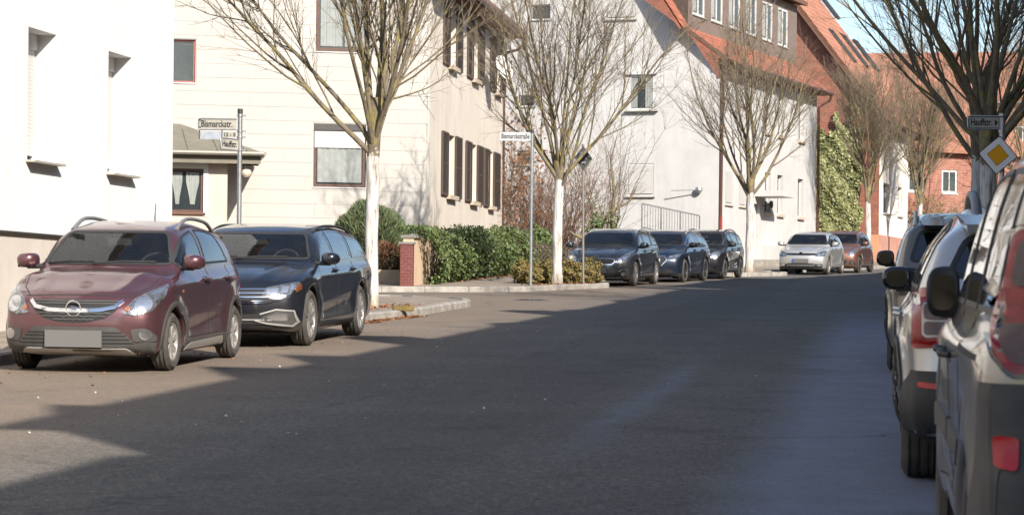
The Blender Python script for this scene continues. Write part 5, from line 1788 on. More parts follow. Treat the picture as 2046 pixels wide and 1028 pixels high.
def plate(e, x0, x1, z0, z1, mat, y=0.0, t=0.006, ang=0.0, frame=None, fr=0.013, text=None, tmat=SIGNBLK, tw=None, ts=None, tz=0.0, tx=0.0, name='plate', rim=0.0, origin=(0, 0)):
    """flat plate in the local x/z plane, turned by ang about the post"""
    M = Matrix.Translation((origin[0], origin[1], 0)) @ Matrix.Rotation(ang, 4, 'Z')
    mb = MB(); mb.box((x0, y - t, z0), (x1, y, z1), M)
    p = mb.build(name, mat, e)
    if frame is not None:
        rr = 0.03
        pts = [(x1, z1), (x0 + rr, z1), (x0 + rr * 0.3, z1 - rr * 0.3), (x0, z1 - rr), (x0, z0 + rr), (x0 + rr * 0.3, z0 + rr * 0.3), (x0 + rr, z0), (x1, z0)]
        mb = MB(); mb.tube([M @ Vector((a + 0, y - t / 2, b)) for a, b in pts], fr, 8)
        mb.build('frame', frame, e, True, 50)
    if rim:
        k = rim
        for (a, b, c, d) in ((x0 + k, x1 - k, z0 + k, z0 + 1.6 * k), (x0 + k, x1 - k, z1 - 1.6 * k, z1 - k), (x0 + k, x0 + 1.6 * k, z0 + 1.6 * k, z1 - 1.6 * k), (x1 - 1.6 * k, x1 - k, z0 + 1.6 * k, z1 - 1.6 * k)):
            mb = MB(); mb.box((a, y - t - 0.002, c), (b, y - t - 0.0005, d), M); r_ = mb.build('border', tmat); r_.parent = p
    if text:
        T = M @ Matrix.Translation(((x0 + x1) / 2 + tx, y - t - 0.003, (z0 + z1) / 2 + tz)) @ Matrix.Rotation(R(90), 4, 'X')
        text_obj('lettering', text, ts or (z1 - z0) * 0.8, tmat, p, T, tw)
    return p

# left corner: old enamel signs on a grey post
Y0 = 39.0
s0 = F / Y0
e, top = post('street_name_sign', 478, 400, 219, Y0, 0.040, 'old framed street-name signs on a grey post left of the dark blue car')
def zz0(y): return at_depth(478, y, Y0).z - e.location.z
def xx0(x): return (x - 478) / s0
plate(e, xx0(395.5), xx0(471), zz0(259), zz0(238), SIGNOLD, text='Bismarckstr.', tw=0.52, ts=0.155, tx=-0.01, frame=GALV, fr=0.014, name='name_plate', y=-0.01)
mb = MB()
for zc_ in (zz0(255), zz0(240)):
    mb.box((xx0(396), -0.03, zc_ - 0.012), (xx0(400), 0.02, zc_ + 0.012))
mb.build('clip', DARKMETAL, e)
info = plate(e, xx0(399), xx0(441), zz0(279), zz0(263), PAPER, name='information_sheet', y=-0.012, frame=None)
for k in range(4):
    mb = MB(); w_ = (0.10, 0.07, 0.12, 0.11)[k]
    mb.box((xx0(420) - w_, -0.0205, zz0(266 + 3.2 * k)), (xx0(420) + w_, -0.0185, zz0(265 + 3.2 * k))); o = mb.build('faded_line', simple('faded_ink', (0.35, 0.38, 0.43), 0.6)); o.parent = info
mb = MB(); mb.tube([(xx0(397.5), -0.02, zz0(260)), (xx0(397.5), -0.02, zz0(279))], 0.008, 6); mb.tube([(xx0(442.5), -0.02, zz0(260)), (xx0(442.5), -0.02, zz0(279))], 0.010, 6); mb.build('hanger', DARKMETAL, e)
plate(e, xx0(445), xx0(471), zz0(275), zz0(264), SIGNOLD, text='12 - 5', tw=0.19, ts=0.085, name='number_plate', y=-0.008)
plate(e, -0.46, -0.03, zz0(301), zz0(279), SIGNOLD, text='Hauffstr.', tw=0.34, ts=0.14, frame=GALV, fr=0.013, ang=R(52), name='name_plate')
for y_ in (231, 262, 274, 299):
    mb = MB(); mb.tube([(0, 0, zz0(y_) - 0.018), (0, 0, zz0(y_) + 0.018)], 0.052, 12); mb.box((0.03, -0.02, zz0(y_) - 0.012), (0.10, 0.02, zz0(y_) + 0.012)); mb.build('clamp', GALV, e, True, 40)

# middle: new white sign
Y1 = 54.3
s1_ = F / Y1
e, top = post('street_name_sign', 1062, 400, 260, Y1, 0.038, 'slim galvanised post with a clean white Bismarckstraße sign in the planted bed')
zf = lambda y: at_depth(1062, y, Y1).z - e.location.z
plate(e, (998 - 1062) / s1_, (1059.5 - 1062) / s1_, zf(281.5), zf(264.5), SIGNW, text='Bismarckstraße', tw=0.655, ts=0.165, name='name_plate', rim=0.0, t=0.012)

# back of a priority sign
Y2 = 57.0
s2_ = F / Y2
e, top = post('traffic_sign', 1167, 400, 288, Y2, 0.030, 'thin brown-grey post with the dark back of a diamond traffic sign', lean=-0.012, mat=simple('dull_post', (0.26, 0.235, 0.20), 0.55, metal=0.4, var=0.2), cap=False)
zc_ = at_depth(1167, 316, Y2).z - e.location.z
M = Matrix.Translation((-0.03, -0.04, zc_)) @ Matrix.Rotation(R(40), 4, 'Z') @ Matrix.Rotation(R(45), 4, 'Y')
def diamond(name, e, M, h, t, mat, r=0.03, y=0.0):
    pts = []
    for sx, sz in ((1, 1), (-1, 1), (-1, -1), (1, -1)):
        a0 = math.atan2(sz, sx)
        for k in range(-2, 3):
            a = a0 + k * R(22.5)
            pts.append((sx * (h - r) + r * math.cos(a), sz * (h - r) + r * math.sin(a)))
    n = len(pts)
    v = [M @ Vector((a, y, b)) for a, b in pts] + [M @ Vector((a, y + t, b)) for a, b in pts]
    f = [tuple(range(n - 1, -1, -1)), tuple(range(n, 2 * n))] + [(i, (i + 1) % n, (i + 1) % n + n, i + n) for i in range(n)]
    o = mesh_obj(name, v, f, mat, e); fixn(o); return o
d_ = diamond('sign_board', e, M, 0.21, 0.006, SIGNBACK)
for k, (a, b) in enumerate(((0.0, 0.13), (0.0, -0.11))):
    mb = MB(); mb.box((-0.10, -0.015, zc_ + b - 0.012), (0.05, -0.002, zc_ + b + 0.012), Matrix.Translation((-0.02, -0.07, 0))); mb.build('clamp', GALV, e)
mb = MB(); mb.box((0.06, -0.010, -0.012), (0.10, -0.007, 0.014), Matrix.Translation((-0.03, -0.045, zc_)) @ Matrix.Rotation(R(40), 4, 'Z')); mb.build('sticker', SIGNW, e)

# right: street-name sign above a priority-road diamond
Y3 = 37.0
s3_ = F / Y3
e, top = post('priority_sign', 2001, 400, 226, Y3, 0.042, 'yellow and white diamond priority sign below a framed Hauffstr. street-name sign on the right')
zf = lambda y: at_depth(2001, y, Y3).z - e.location.z
xf = lambda x: (x - 2001) / s3_
plate(e, xf(1931), xf(1995), zf(258), zf(233), SIGNOLD, text='Hauffstr.', tw=0.335, ts=0.155, tx=-0.04, frame=GALV, fr=0.014, name='name_plate', y=-0.05, rim=0.012)
mb = MB(); mb.add([(xf(1984.5), -0.060, zf(239)), (xf(1991), -0.060, zf(246)), (xf(1984.5), -0.060, zf(253)), (xf(1984.5), -0.057, zf(239)), (xf(1991), -0.057, zf(246)), (xf(1984.5), -0.057, zf(253))], [(0, 2, 1), (3, 4, 5), (0, 1, 4, 3), (1, 2, 5, 4), (2, 0, 3, 5)])
o = mb.build('arrow', SIGNBLK, e); fixn(o)
for y_ in (230, 262):
    mb = MB(); mb.tube([(0, 0, zf(y_) - 0.02), (0, 0, zf(y_) + 0.02)], 0.055, 12); mb.build('clamp', GALV, e, True, 40)
M = Matrix.Translation((xf(1991), -0.07, zf(310.5))) @ Matrix.Rotation(R(45 + 5), 4, 'Y')
diamond('sign_board', e, M, 0.225, 0.008, SIGNBLK, 0.035)
diamond('white_field', e, M, 0.212, 0.003, simple('sign_reflective_white', (0.80, 0.80, 0.80), 0.35), 0.03, y=-0.004)
diamond('black_line', e, M, 0.124, 0.002, SIGNBLK, 0.006, y=-0.0065)
diamond('yellow_field', e, M, 0.119, 0.002, SIGNYEL, 0.004, y=-0.009)

# ================================================================== cars
def m_paint(name, c, metal=0.35, rough=0.35, dirt=0.15):
    m, nt, b = new_mat(name)
    co = objco(nt)
    n = noise(nt, 3.0, 6, 0.7, co)
    sx = nt.nodes.new('ShaderNodeSeparateXYZ'); nt.links.new(co, sx.inputs[0])
    low = ramp(nt, sx.outputs[2], [(0.25, 1.0), (0.75, 0.25)])
    f = math_node(nt, 'MULTIPLY', math_node(nt, 'MULTIPLY', ramp(nt, n.outputs[0], [(0.35, 0.2), (0.7, 1.0)]), low), dirt)
    col = mix(nt, f, c, (0.22, 0.19, 0.15))
    nt.links.new(col, b.inputs['Base Color'])
    b.inputs['Metallic'].default_value = metal
    b.inputs['Roughness'].default_value = rough
    b.inputs['Coat Weight'].default_value = 1.0
    nt.links.new(math_node(nt, 'ADD', math_node(nt, 'MULTIPLY', f, 0.9), 0.035), b.inputs['Coat Roughness'])
    return m

def m_glass(name, tint, refl=1.0):
    m = D.materials.new(name); m.use_nodes = True
    nt = m.node_tree; nt.nodes.clear()
    out = nt.nodes.new('ShaderNodeOutputMaterial')
    tr = nt.nodes.new('ShaderNodeBsdfTransparent'); tr.inputs[0].default_value = lin(*tint)
    gl = nt.nodes.new('ShaderNodeBsdfGlossy'); gl.inputs['Roughness'].default_value = 0.015
    gl.inputs['Color'].default_value = (0.95, 0.97, 1.0, 1)
    fr = nt.nodes.new('ShaderNodeFresnel'); fr.inputs[0].default_value = 1.62
    dirt = nt.nodes.new('ShaderNodeBsdfDiffuse'); dirt.inputs[0].default_value = (0.35, 0.33, 0.30, 1)
    n = noise(nt, 4.0, 5, 0.6, objco(nt))
    ms0 = nt.nodes.new('ShaderNodeMixShader'); nt.links.new(math_node(nt, 'MULTIPLY', n.outputs[0], 0.035), ms0.inputs[0])
    nt.links.new(tr.outputs[0], ms0.inputs[1]); nt.links.new(dirt.outputs[0], ms0.inputs[2])
    ms = nt.nodes.new('ShaderNodeMixShader')
    nt.links.new(math_node(nt, 'MULTIPLY', fr.outputs[0], refl, True), ms.inputs[0])
    nt.links.new(ms0.outputs[0], ms.inputs[1]); nt.links.new(gl.outputs[0], ms.inputs[2])
    nt.links.new(ms.outputs[0], out.inputs[0])
    return m

GLASS = m_glass('car_glass', (0.82, 0.87, 0.84), 1.1)
GLASS_S = m_glass('car_side_glass', (0.62, 0.67, 0.65), 1.3)
GLASS_P = m_glass('privacy_glass', (0.03, 0.035, 0.04), 1.6)
TRIM = simple('black_plastic', (0.028, 0.028, 0.029), 0.55, var=0.25, vscale=9)
CLAD = simple('grey_cladding', (0.075, 0.072, 0.069), 0.6, c2=(0.05, 0.048, 0.046), vscale=7)
GLOSSBLK = simple('gloss_black', (0.012, 0.012, 0.013), 0.12, coat=0.5)
CHROME = simple('chrome', (0.78, 0.78, 0.79), 0.12, metal=1.0)
MIRRORG = simple('mirror_glass', (0.035, 0.036, 0.038), 0.12, metal=1.0)
SILV = simple('silver_trim', (0.52, 0.51, 0.49), 0.38, metal=0.5)
TYRE = simple('tyre_rubber', (0.040, 0.038, 0.036), 0.85, c2=(0.085, 0.075, 0.064), vscale=7, bmp=0.4, bscale=50)
RIM = simple('alloy_rim', (0.50, 0.48, 0.46), 0.36, metal=0.7, var=0.2, vscale=10)
CAPM = simple('hub_cap', (0.48, 0.45, 0.42), 0.42, metal=0.45, var=0.25, vscale=10)
RIMD = simple('dark_rim', (0.06, 0.06, 0.062), 0.4, metal=0.6)
BRAKE = simple('brake_dark', (0.02, 0.02, 0.02), 0.8)
LENS = simple('headlamp_lens', (0.30, 0.31, 0.33), 0.12, metal=0.6, coat=1.0, c2=(0.07, 0.075, 0.08), vscale=22, bmp=0.2, bscale=35)
REFL = simple('headlamp_reflector', (0.66, 0.66, 0.67), 0.14, metal=0.9, coat=1.0, bmp=0.25, bscale=22)
AMBER = simple('amber_lens', (0.30, 0.095, 0.03), 0.2, coat=1.0)
REDL = simple('red_lens', (0.40, 0.004, 0.010), 0.14, coat=0.4, c2=(0.14, 0.002, 0.005), vscale=26, spec=0.3, bmp=0.25, bscale=40)
RIML = simple('lamp_rim', (0.40, 0.36, 0.34), 0.3, metal=0.3)
REDR = simple('red_reflector', (0.58, 0.008, 0.014), 0.3, coat=0.1, c2=(0.40, 0.008, 0.012), vscale=30)
CLEARL = simple('clear_tail_lens', (0.17, 0.115, 0.105), 0.25, metal=0.0, coat=0.0, spec=0.3, var=0.3, vscale=20)
PLATE = simple('number_plate_grey', (0.135, 0.13, 0.128), 0.6)
PLATEB = simple('plate_blue', (0.02, 0.09, 0.42), 0.5)
INTER = simple('car_interior', (0.022, 0.022, 0.024), 0.8, var=0.3)
SEATM = simple('seat_fabric', (0.045, 0.048, 0.056), 0.9, var=0.25)

def pchip(pts):
    xs = np.array([p[0] for p in pts], float); ys = np.array([p[1] for p in pts], float)
    h = np.diff(xs); d = np.diff(ys) / h
    m = np.zeros(len(xs))
    for i in range(1, len(xs) - 1):
        if d[i - 1] * d[i] > 0:
            w1, w2 = 2 * h[i] + h[i - 1], h[i] + 2 * h[i - 1]
            m[i] = (w1 + w2) / (w1 / d[i - 1] + w2 / d[i])
    m[0], m[-1] = d[0], d[-1]
    def f(x):
        x = np.clip(np.asarray(x, float), xs[0], xs[-1])
        k = np.clip(np.searchsorted(xs, x) - 1, 0, len(h) - 1)
        t = (x - xs[k]) / h[k]
        return ((1 + 2 * t) * (1 - t) ** 2 * ys[k] + t * (1 - t) ** 2 * h[k] * m[k] + t * t * (3 - 2 * t) * ys[k + 1] + t * t * (t - 1) * h[k] * m[k + 1])
    return f

def smax(a, b, k):
    h = np.maximum(k - np.abs(a - b), 0) / k
    return np.maximum(a, b) + h * h * k * 0.25

def surface_nets(d, org, h):
    nx, ny, nz = d.shape
    cnt = np.zeros((nx - 1, ny - 1, nz - 1), np.int8)
    acc = np.zeros((nx - 1, ny - 1, nz - 1, 3), np.float32)
    corners = [(i, j, k) for i in (0, 1) for j in (0, 1) for k in (0, 1)]
    sub = lambda c: d[c[0]:nx - 1 + c[0], c[1]:ny - 1 + c[1], c[2]:nz - 1 + c[2]]
    for c in corners:
        for ax in range(3):
            if c[ax] == 0:
                e = list(c); e[ax] = 1
                a, b = sub(c), sub(e)
                m = (a < 0) != (b < 0)
                t = a[m] / (a[m] - b[m])
                cnt[m] += 1
                p = np.tile(np.array(c, np.float32), (len(t), 1)); p[:, ax] = t
                acc[m] += p
    mask = cnt > 0
    idx = -np.ones(mask.shape, np.int64)
    idx[mask] = np.arange(mask.sum())
    ijk = np.argwhere(mask)
    v = (ijk + acc[mask] / cnt[mask][:, None]) * h + np.array(org)
    faces = []
    s = d < 0
    for ax in range(3):
        sl0 = [slice(1, -1)] * 3; sl1 = [slice(1, -1)] * 3
        sl0[ax] = slice(0, -1); sl1[ax] = slice(1, None)
        A, B = s[tuple(sl0)], s[tuple(sl1)]
        m = A != B
        q = np.argwhere(m)
        o = q + np.array([0 if k == ax else 1 for k in range(3)])
        u, w = (ax + 1) % 3, (ax + 2) % 3
        def I(du, dw):
            r_ = o.copy(); r_[:, u] += du; r_[:, w] += dw
            return idx[r_[:, 0], r_[:, 1], r_[:, 2]]
        f = np.stack([I(-1, -1), I(0, -1), I(0, 0), I(-1, 0)], 1)
        flip = ~A[m]
        f[flip] = f[flip][:, ::-1]
        faces.append(f)
    return v, np.concatenate(faces)

def round_poly(pts, r=0.03, n=4):
    out = []
    m = len(pts)
    for i in range(m):
        p0, p, p1 = Vector(pts[i - 1]), Vector(pts[i]), Vector(pts[(i + 1) % m])
        a, b = p0 - p, p1 - p
        ra = min(r, a.length * 0.45, b.length * 0.45)
        A, B = p + a.normalized() * ra, p + b.normalized() * ra
        for k in range(n + 1):
            t = k / n
            q = A * (1 - t) ** 2 + p * 2 * t * (1 - t) + B * t * t
            out.append((q.x, q.y))
    return out

def inset_poly(pts, d):
    """shrink polygon by d (simple miter offset)"""
    area = sum(pts[i - 1][0] * pts[i][1] - pts[i][0] * pts[i - 1][1] for i in range(len(pts)))
    sg = 1 if area > 0 else -1
    out = []
    m = len(pts)
    for i in range(m):
        p0, p, p1 = Vector(pts[i - 1]), Vector(pts[i]), Vector(pts[(i + 1) % m])
        a, b = (p - p0), (p1 - p)
        if a.length < 1e-6: a = b
        if b.length < 1e-6: b = a
        na = Vector((-a.y, a.x)).normalized() * sg
        nb = Vector((-b.y, b.x)).normalized() * sg
        nn = na + nb
        if nn.length < 1e-6: nn = na
        nn.normalize()
        c = max(nn.dot(na), 0.5)
        q = p + nn * d / c
        out.append((q.x, q.y))
    return out

def inside_poly(P_, poly):
    x, y = P_[:, 0], P_[:, 1]
    r = np.zeros(len(x), bool)
    n = len(poly)
    for i in range(n):
        x1, y1 = poly[i - 1]; x2, y2 = poly[i]
        c = ((y1 > y) != (y2 > y)) & (x < (x2 - x1) * (y - y1) / ((y2 - y1) or 1e-9) + x1)
        r ^= c
    return r

class Car:
    def __init__(s, name, S, paint, label, place, front_facing, res, group='cars parked along the street'):
        s.S = S
        s.grid = max(0.05, res * 2)
        px_, py_, head = place          # ground point under the outer face of the reference wheel
        L, W, H = S['L'], S['W'], S['H']
        hw = W / 2
        th = R(90 - head) if front_facing else R(270 - head)
        rot = Matrix.Rotation(math.atan(SLOPE), 4, 'X') @ Matrix.Rotation(th, 4, 'Z')
        lx = S['fo'] if front_facing else S['fo'] + S['wb']
        ref = rot @ Vector((lx, -hw, 0))
        loc = Vector((px_, py_, gz(px_, py_))) - ref
        s.e = empty(name, mat=Matrix.Translation(loc) @ rot, label=label, cat='car', group=group)
        s.paint = paint
        # ---------------- implicit body
        h = res
        xs = np.arange(-0.10, L + 0.10 + h, h); ny = int(math.ceil((hw + 0.10) / h))
        ys = np.arange(-ny, ny + 1) * h; zs = np.arange(0.06, H + 0.10 + h, h)
        X, Y, Z = np.meshgrid(xs, ys, zs, indexing='ij', sparse=True)
        A = np.abs(Y); T = A / hw
        belt, zc, xc = S['belt'], S['zc'], S['xc']
        s.zu = zu = pchip(S['roof']); s.zl = zl = pchip(S['hood'])
        side = pchip(S['side']); gside = pchip(S['gside']); plan = pchip(S['plan'])
        nose = pchip(S['nose']); tail = pchip(S['tail'])
        sm = lambda t: np.clip(t, 0, 1) ** 2 * (3 - 2 * np.clip(t, 0, 1))
        fw = 1 - sm(X / (xc + 0.2)); rw = sm((X - L + 0.9) / 0.9)
        xb = X - S['bowf'] * T ** 2.4 * fw + S['bowr'] * T ** 2.4 * rw
        eps = 0.01
        slope = (zl(xb + eps) - zl(xb - eps)) / (2 * eps)
        rid = 0.016 * np.maximum(0, 1 - np.abs(T - (0.42 + 0.22 * np.clip(X / xc, 0, 1))) / 0.13) * sm((X - 0.10) / 0.3) * sm((xc + 0.1 - X) / 0.3)
        top = (Z - (zl(xb) + rid - S.get('crown', 0.05) * T * T)) / np.sqrt(1 + slope ** 2)
        wx = (S['fo'], S['fo'] + S['wb'])
        Rw = S['R']; Ra = Rw + S.get('gap', 0.05)
        fl = 0
        for w in wx:
            dist = np.sqrt((X - w) ** 2 + (Z - Rw) ** 2)
            fl = fl + S.get('flare', 0.022) * np.exp(-((dist - Ra) / 0.13) ** 2)
        sid = A - (hw + side(Z) + plan(X) + fl)
        fo_, wb2_ = S['fo'], S['wb']
        for xa, za, xz, zz_, amp, wd in S.get('crease', ((fo_ - 0.25, belt - 0.19, L - 0.25, belt - 0.08, 0.014, 0.07), (fo_ + Rw + 0.12, 0.38, fo_ + wb2_ - Rw - 0.05, 0.50, -0.026, 0.13), (fo_ + Rw + 0.05, 0.30, fo_ + wb2_ - Rw - 0.05, 0.30, 0.012, 0.06))):
            line = za + (zz_ - za) * (X - xa) / (xz - xa)
            msk = sm((X - xa) / 0.25) * sm((xz - X) / 0.25)
            sid = sid - amp * np.maximum(0, 1 - np.abs(Z - line) / wd) * msk
        fr = nose(Z) - (X - S['bowf'] * T ** 2.4)
        re = (X + S['bowr'] * T ** 2.4) - (L - tail(Z))
        bot = (S['zbot'] + 0.05 * (1 - sm(X / 0.6)) + 0.06 * sm((X - L + 0.7) / 0.7)) - Z
        low = smax(top, sid, S.get('ksh', 0.09))
        low = smax(low, fr, 0.10); low = smax(low, re, 0.09); low = smax(low, bot, 0.06)
        wf = 1 - sm((X - xc) / (S['xr0'] - xc + 0.3)); wr = sm((X - S['xr1'] + 0.3) / 0.8)
        xu = X - S.get('wsbow', 0.16) * T * T * wf + S.get('rwbow', 0.10) * T * T * wr
        sl = (zu(xu + eps) - zu(xu - eps)) / (2 * eps)
        rf = (Z - (zu(xu) - 0.05 * T * T)) / np.sqrt(1 + sl ** 2)
        sg = (A - (hw + gside(Z) + plan(X) * 0.6)) * 0.97
        grn = smax(rf, sg, S.get('krf', 0.12))
        grn = np.maximum(grn, (belt - 0.22) - Z)
        grn = np.maximum(grn, (X - (L - 0.02)))
        kk = 0.035
        hh = np.maximum(kk - np.abs(low - grn), 0) / kk
        d = np.minimum(low, grn) - hh * hh * kk * 0.25
        for w in wx:
            cyl = np.sqrt((X - w) ** 2 + (Z - Rw) ** 2) - Ra
            cut = np.maximum(cyl, (hw - 0.27) - A)
            d = smax(d, -cut, 0.012)
        v, f = surface_nets(d.astype(np.float32), (xs[0], ys[0], zs[0]), h)
        s.bvh = BVHTree.FromPolygons([Vector(p) for p in v.tolist()], f.tolist())
        s.v, s.f = v, f
        s.cut = np.zeros(len(f), bool)
        s.fc = v[f].mean(1)
        e1, e2 = v[f[:, 2]] - v[f[:, 0]], v[f[:, 3]] - v[f[:, 1]]
        n_ = np.cross(e1, e2); s.fn = n_ / (np.linalg.norm(n_, axis=1)[:, None] + 1e-9)

    # ------------------------------------------------------------ projection
    def hit(s, ax, a, b):
        L = s.S['L']
        if ax in 'LR':
            sg = -1 if ax == 'L' else 1
            o, dr = Vector((a, sg * 3, b)), Vector((0, -sg, 0))
        elif ax == 'F':
            o, dr = Vector((-1, a, b)), Vector((1, 0, 0))
        elif ax == 'B':
            o, dr = Vector((L + 1, a, b)), Vector((-1, 0, 0))
        else:
            o, dr = Vector((a, b, 4)), Vector((0, 0, -1))
        loc, nrm, _, _ = s.bvh.ray_cast(o, dr)
        if loc is None:
            loc, nrm, _, _ = s.bvh.find_nearest(o + dr * (3 - s.S['W'] / 2 if ax in 'LR' else (1.2 if ax in 'FB' else 3)))
        return loc, nrm, -dr

    def patch(s, name, ax, poly, mat, off=0.005, thick=0.02, hole=None, r=0.0, parent=None, grid=None, along=False):
        """a piece of sheet laid on the body: polygon seen along an axis, projected on the surface"""
        if r: poly = round_poly(poly, r)
        g = grid or s.grid
        bm = bmesh.new()
        if hole is None:
            bm.faces.new([bm.verts.new((a, b, 0)) for a, b in poly])
        else:
            vo = [bm.verts.new((a, b, 0)) for a, b in poly]; vi = [bm.verts.new((a, b, 0)) for a, b in hole]
            n = len(vo)
            for i in range(n):
                bm.faces.new((vo[i], vo[(i + 1) % n], vi[(i + 1) % n], vi[i]))
        bmesh.ops.triangulate(bm, faces=bm.faces[:])
        for k in (0, 1):
            lo = min(v.co[k] for v in bm.verts); hi = max(v.co[k] for v in bm.verts)
            m = int((hi - lo) / g)
            for i in range(1, m + 1):
                no = Vector((1, 0, 0)) if k == 0 else Vector((0, 1, 0))
                bmesh.ops.bisect_plane(bm, geom=bm.verts[:] + bm.edges[:] + bm.faces[:], dist=1e-5, plane_co=no * (lo + (hi - lo) * i / (m + 1)), plane_no=no)
        dirs = {}
        for v in bm.verts:
            loc, nrm, out = s.hit(ax, v.co.x, v.co.y)
            dn = (nrm + out * 0.6).normalized()
            dirs[v] = dn
            v.co = loc + dn * off
        be = [e for e in bm.edges if e.is_boundary]
        if thick:
            src = {v: dirs[v] for e in be for v in e.verts}
            pos_ = {tuple(round(c, 6) for c in v.co): dd for v, dd in src.items()}
            res = bmesh.ops.extrude_edge_only(bm, edges=be)
            for v in [q for q in res['geom'] if isinstance(q, bmesh.types.BMVert)]:
                dd = pos_.get(tuple(round(c, 6) for c in v.co))
                if dd is not None:
                    v.co -= dd * thick
        bmesh.ops.recalc_face_normals(bm, faces=bm.faces[:])
        # make the sheet face outwards
        ref = sum((f.normal.dot(list(dirs.values())[0]) * f.calc_area() for f in bm.faces if all(v in dirs for v in f.verts)), 0.0)
        if ref < 0:
            bmesh.ops.reverse_faces(bm, faces=bm.faces[:])
        me = D.meshes.new(name); bm.to_mesh(me); bm.free()
        me.materials.append(mat)
        me.polygons.foreach_set('use_smooth', [True] * len(me.polygons))
        me.set_sharp_from_angle(angle=R(42))
        return link(D.objects.new(name, me), parent or s.e)

    def mirror(s, poly):
        return [(-a, b) for a, b in poly]

    def both(s, name, ax, poly, mat, **k):
        """side pieces on both flanks ('S') or front/back pieces left and right"""
        out = []
        if ax == 'S':
            for q in 'LR':
                out.append(s.patch(name, q, poly, mat, **k))
        else:
            for p in (poly, s.mirror(poly)):
                kk = dict(k)
                out.append(s.patch(name, ax, p, mat, **kk))
        return out

    def ribbon(s, name, ax, pts, w, mat, off=0.004, thick=0.008, parent=None, closed=False):
        """narrow strip along a polyline"""
        P_ = [Vector(p) for p in pts]
        L_, R_ = [], []
        for i, p in enumerate(P_):
            t = (P_[min(i + 1, len(P_) - 1)] - P_[max(i - 1, 0)]).normalized()
            n = Vector((-t.y, t.x)) * w / 2
            L_.append(tuple(p + n)); R_.append(tuple(p - n))
        return s.patch(name, ax, L_ + R_[::-1], mat, off=off, thick=thick, parent=parent)

    def window(s, name, ax, poly, glass, seal=0.028, sealm=TRIM, r=0.05, delx=None):
        poly = round_poly(poly, r)
        inner = inset_poly(poly, seal)
        mid = inset_poly(poly, seal * 0.55)
        ring = s.patch('window_seal', ax, poly, sealm, off=0.006, thick=0.02, hole=inner)
        gl = s.patch(name, ax, inset_poly(poly, seal * 0.8), glass, off=0.003, thick=0.0)
        c, n = s.fc, s.fn
        if ax in 'LR':
            sg = -1 if ax == 'L' else 1
            m = inside_poly(c[:, [0, 2]], mid) & (c[:, 1] * sg > 0.2) & (n[:, 1] * sg > 0.25)
        elif ax == 'F':
            m = inside_poly(c[:, [1, 2]], mid) & (n[:, 0] < -0.12) & (c[:, 0] < s.S['L'] * 0.6)
        else:
            m = inside_poly(c[:, [1, 2]], mid) & (n[:, 0] > 0.10) & (c[:, 0] > s.S['L'] * 0.6)
        s.cut |= m
        return gl

    def finish(s):
        f = s.f[~s.cut]
        me = D.meshes.new('body')
        v = s.v
        me.vertices.add(len(v)); me.vertices.foreach_set('co', v.astype(np.float32).ravel())
        me.loops.add(len(f) * 4); me.loops.foreach_set('vertex_index', f.astype(np.int32).ravel())
        me.polygons.add(len(f)); me.polygons.foreach_set('loop_start', np.arange(len(f), dtype=np.int32) * 4)
        me.update(calc_edges=True); me.validate()
        me.materials.append(s.paint)
        me.polygons.foreach_set('use_smooth', [True] * len(me.polygons))
        return link(D.objects.new('body', me), s.e)

    # ------------------------------------------------------------ common parts
    def wheels(s, rimm=RIM, spokes=5, style='alloy', sw=0.07):
        S = s.S
        Rw, tw = S['R'], S['tw']
        rr = Rw * S.get('rimk', 0.68)
        h = tw / 2
        pr = [(rr - 0.012, -h + 0.02), (rr + 0.01, -h + 0.004), (Rw * 0.86, -h - 0.002), (Rw - 0.025, -h + 0.012), (Rw - 0.004, -h + 0.032)]
        for g in (-0.5, 0.0, 0.5):
            y = g * h
            pr += [(Rw, y - 0.008 - 0.008), (Rw - 0.009, y - 0.007), (Rw - 0.009, y + 0.007), (Rw, y + 0.016)]
        pr += [(Rw - 0.004, h - 0.032), (Rw - 0.025, h - 0.012), (Rw * 0.86, h + 0.002), (rr + 0.01, h - 0.004), (rr - 0.012, h - 0.02)]
        first = lathe('wheel', pr, 40, TYRE, s.e, axis='y', sharp=28)
        tyre = first.data
        tyre.flip_normals()
        # rim, modelled facing -y (outer side of the left wheels)
        mb = MB()
        yo = -h + 0.022
        rings = [(rr + 0.004, yo - 0.008), (rr - 0.018, yo - 0.006), (rr - 0.024, yo + 0.02), (rr - 0.03, yo + 0.11)]
        n = 36
        vs, fs = [], []
        for k in range(n):
            w = 2 * math.pi * k / n
            for r_, y_ in rings:
                vs.append((r_ * math.cos(w), y_, r_ * math.sin(w)))
        m = len(rings)
        for k in range(n):
            for j in range(m - 1):
                fs.append((k * m + j, ((k + 1) % n) * m + j, ((k + 1) % n) * m + j + 1, k * m + j + 1))
        mb.add(vs, fs)
        hub = rr * 0.24
        for k in range(spokes):
            w = 2 * math.pi * k / spokes + 0.3
            ca, sa = math.cos(w), math.sin(w)
            def q(r_, t, y_): return (r_ * ca - t * sa, y_, r_ * sa + t * ca)
            a, b = sw * 0.42, sw * (0.62 if style == 'alloy' else 1.0)
            mb.hexa([q(hub * 0.5, -a, yo + 0.035), q(hub * 0.5, a, yo + 0.035), q(rr - 0.012, b, yo + 0.03), q(rr - 0.012, -b, yo + 0.03), q(hub * 0.5, -a, yo + 0.006), q(hub * 0.5, a, yo + 0.006), q(rr - 0.012, b * 0.9, yo - 0.002), q(rr - 0.012, -b * 0.9, yo - 0.002)])
        hv, hf = [], []
        for k in range(18):
            w = 2 * math.pi * k / 18
            hv += [(hub * math.cos(w), yo + 0.004, hub * math.sin(w)), (hub * 1.05 * math.cos(w), yo + 0.03, hub * 1.05 * math.sin(w))]
        hf = [(2 * k, 2 * ((k + 1) % 18), 2 * ((k + 1) % 18) + 1, 2 * k + 1) for k in range(18)] + [tuple(2 * k for k in range(18))]
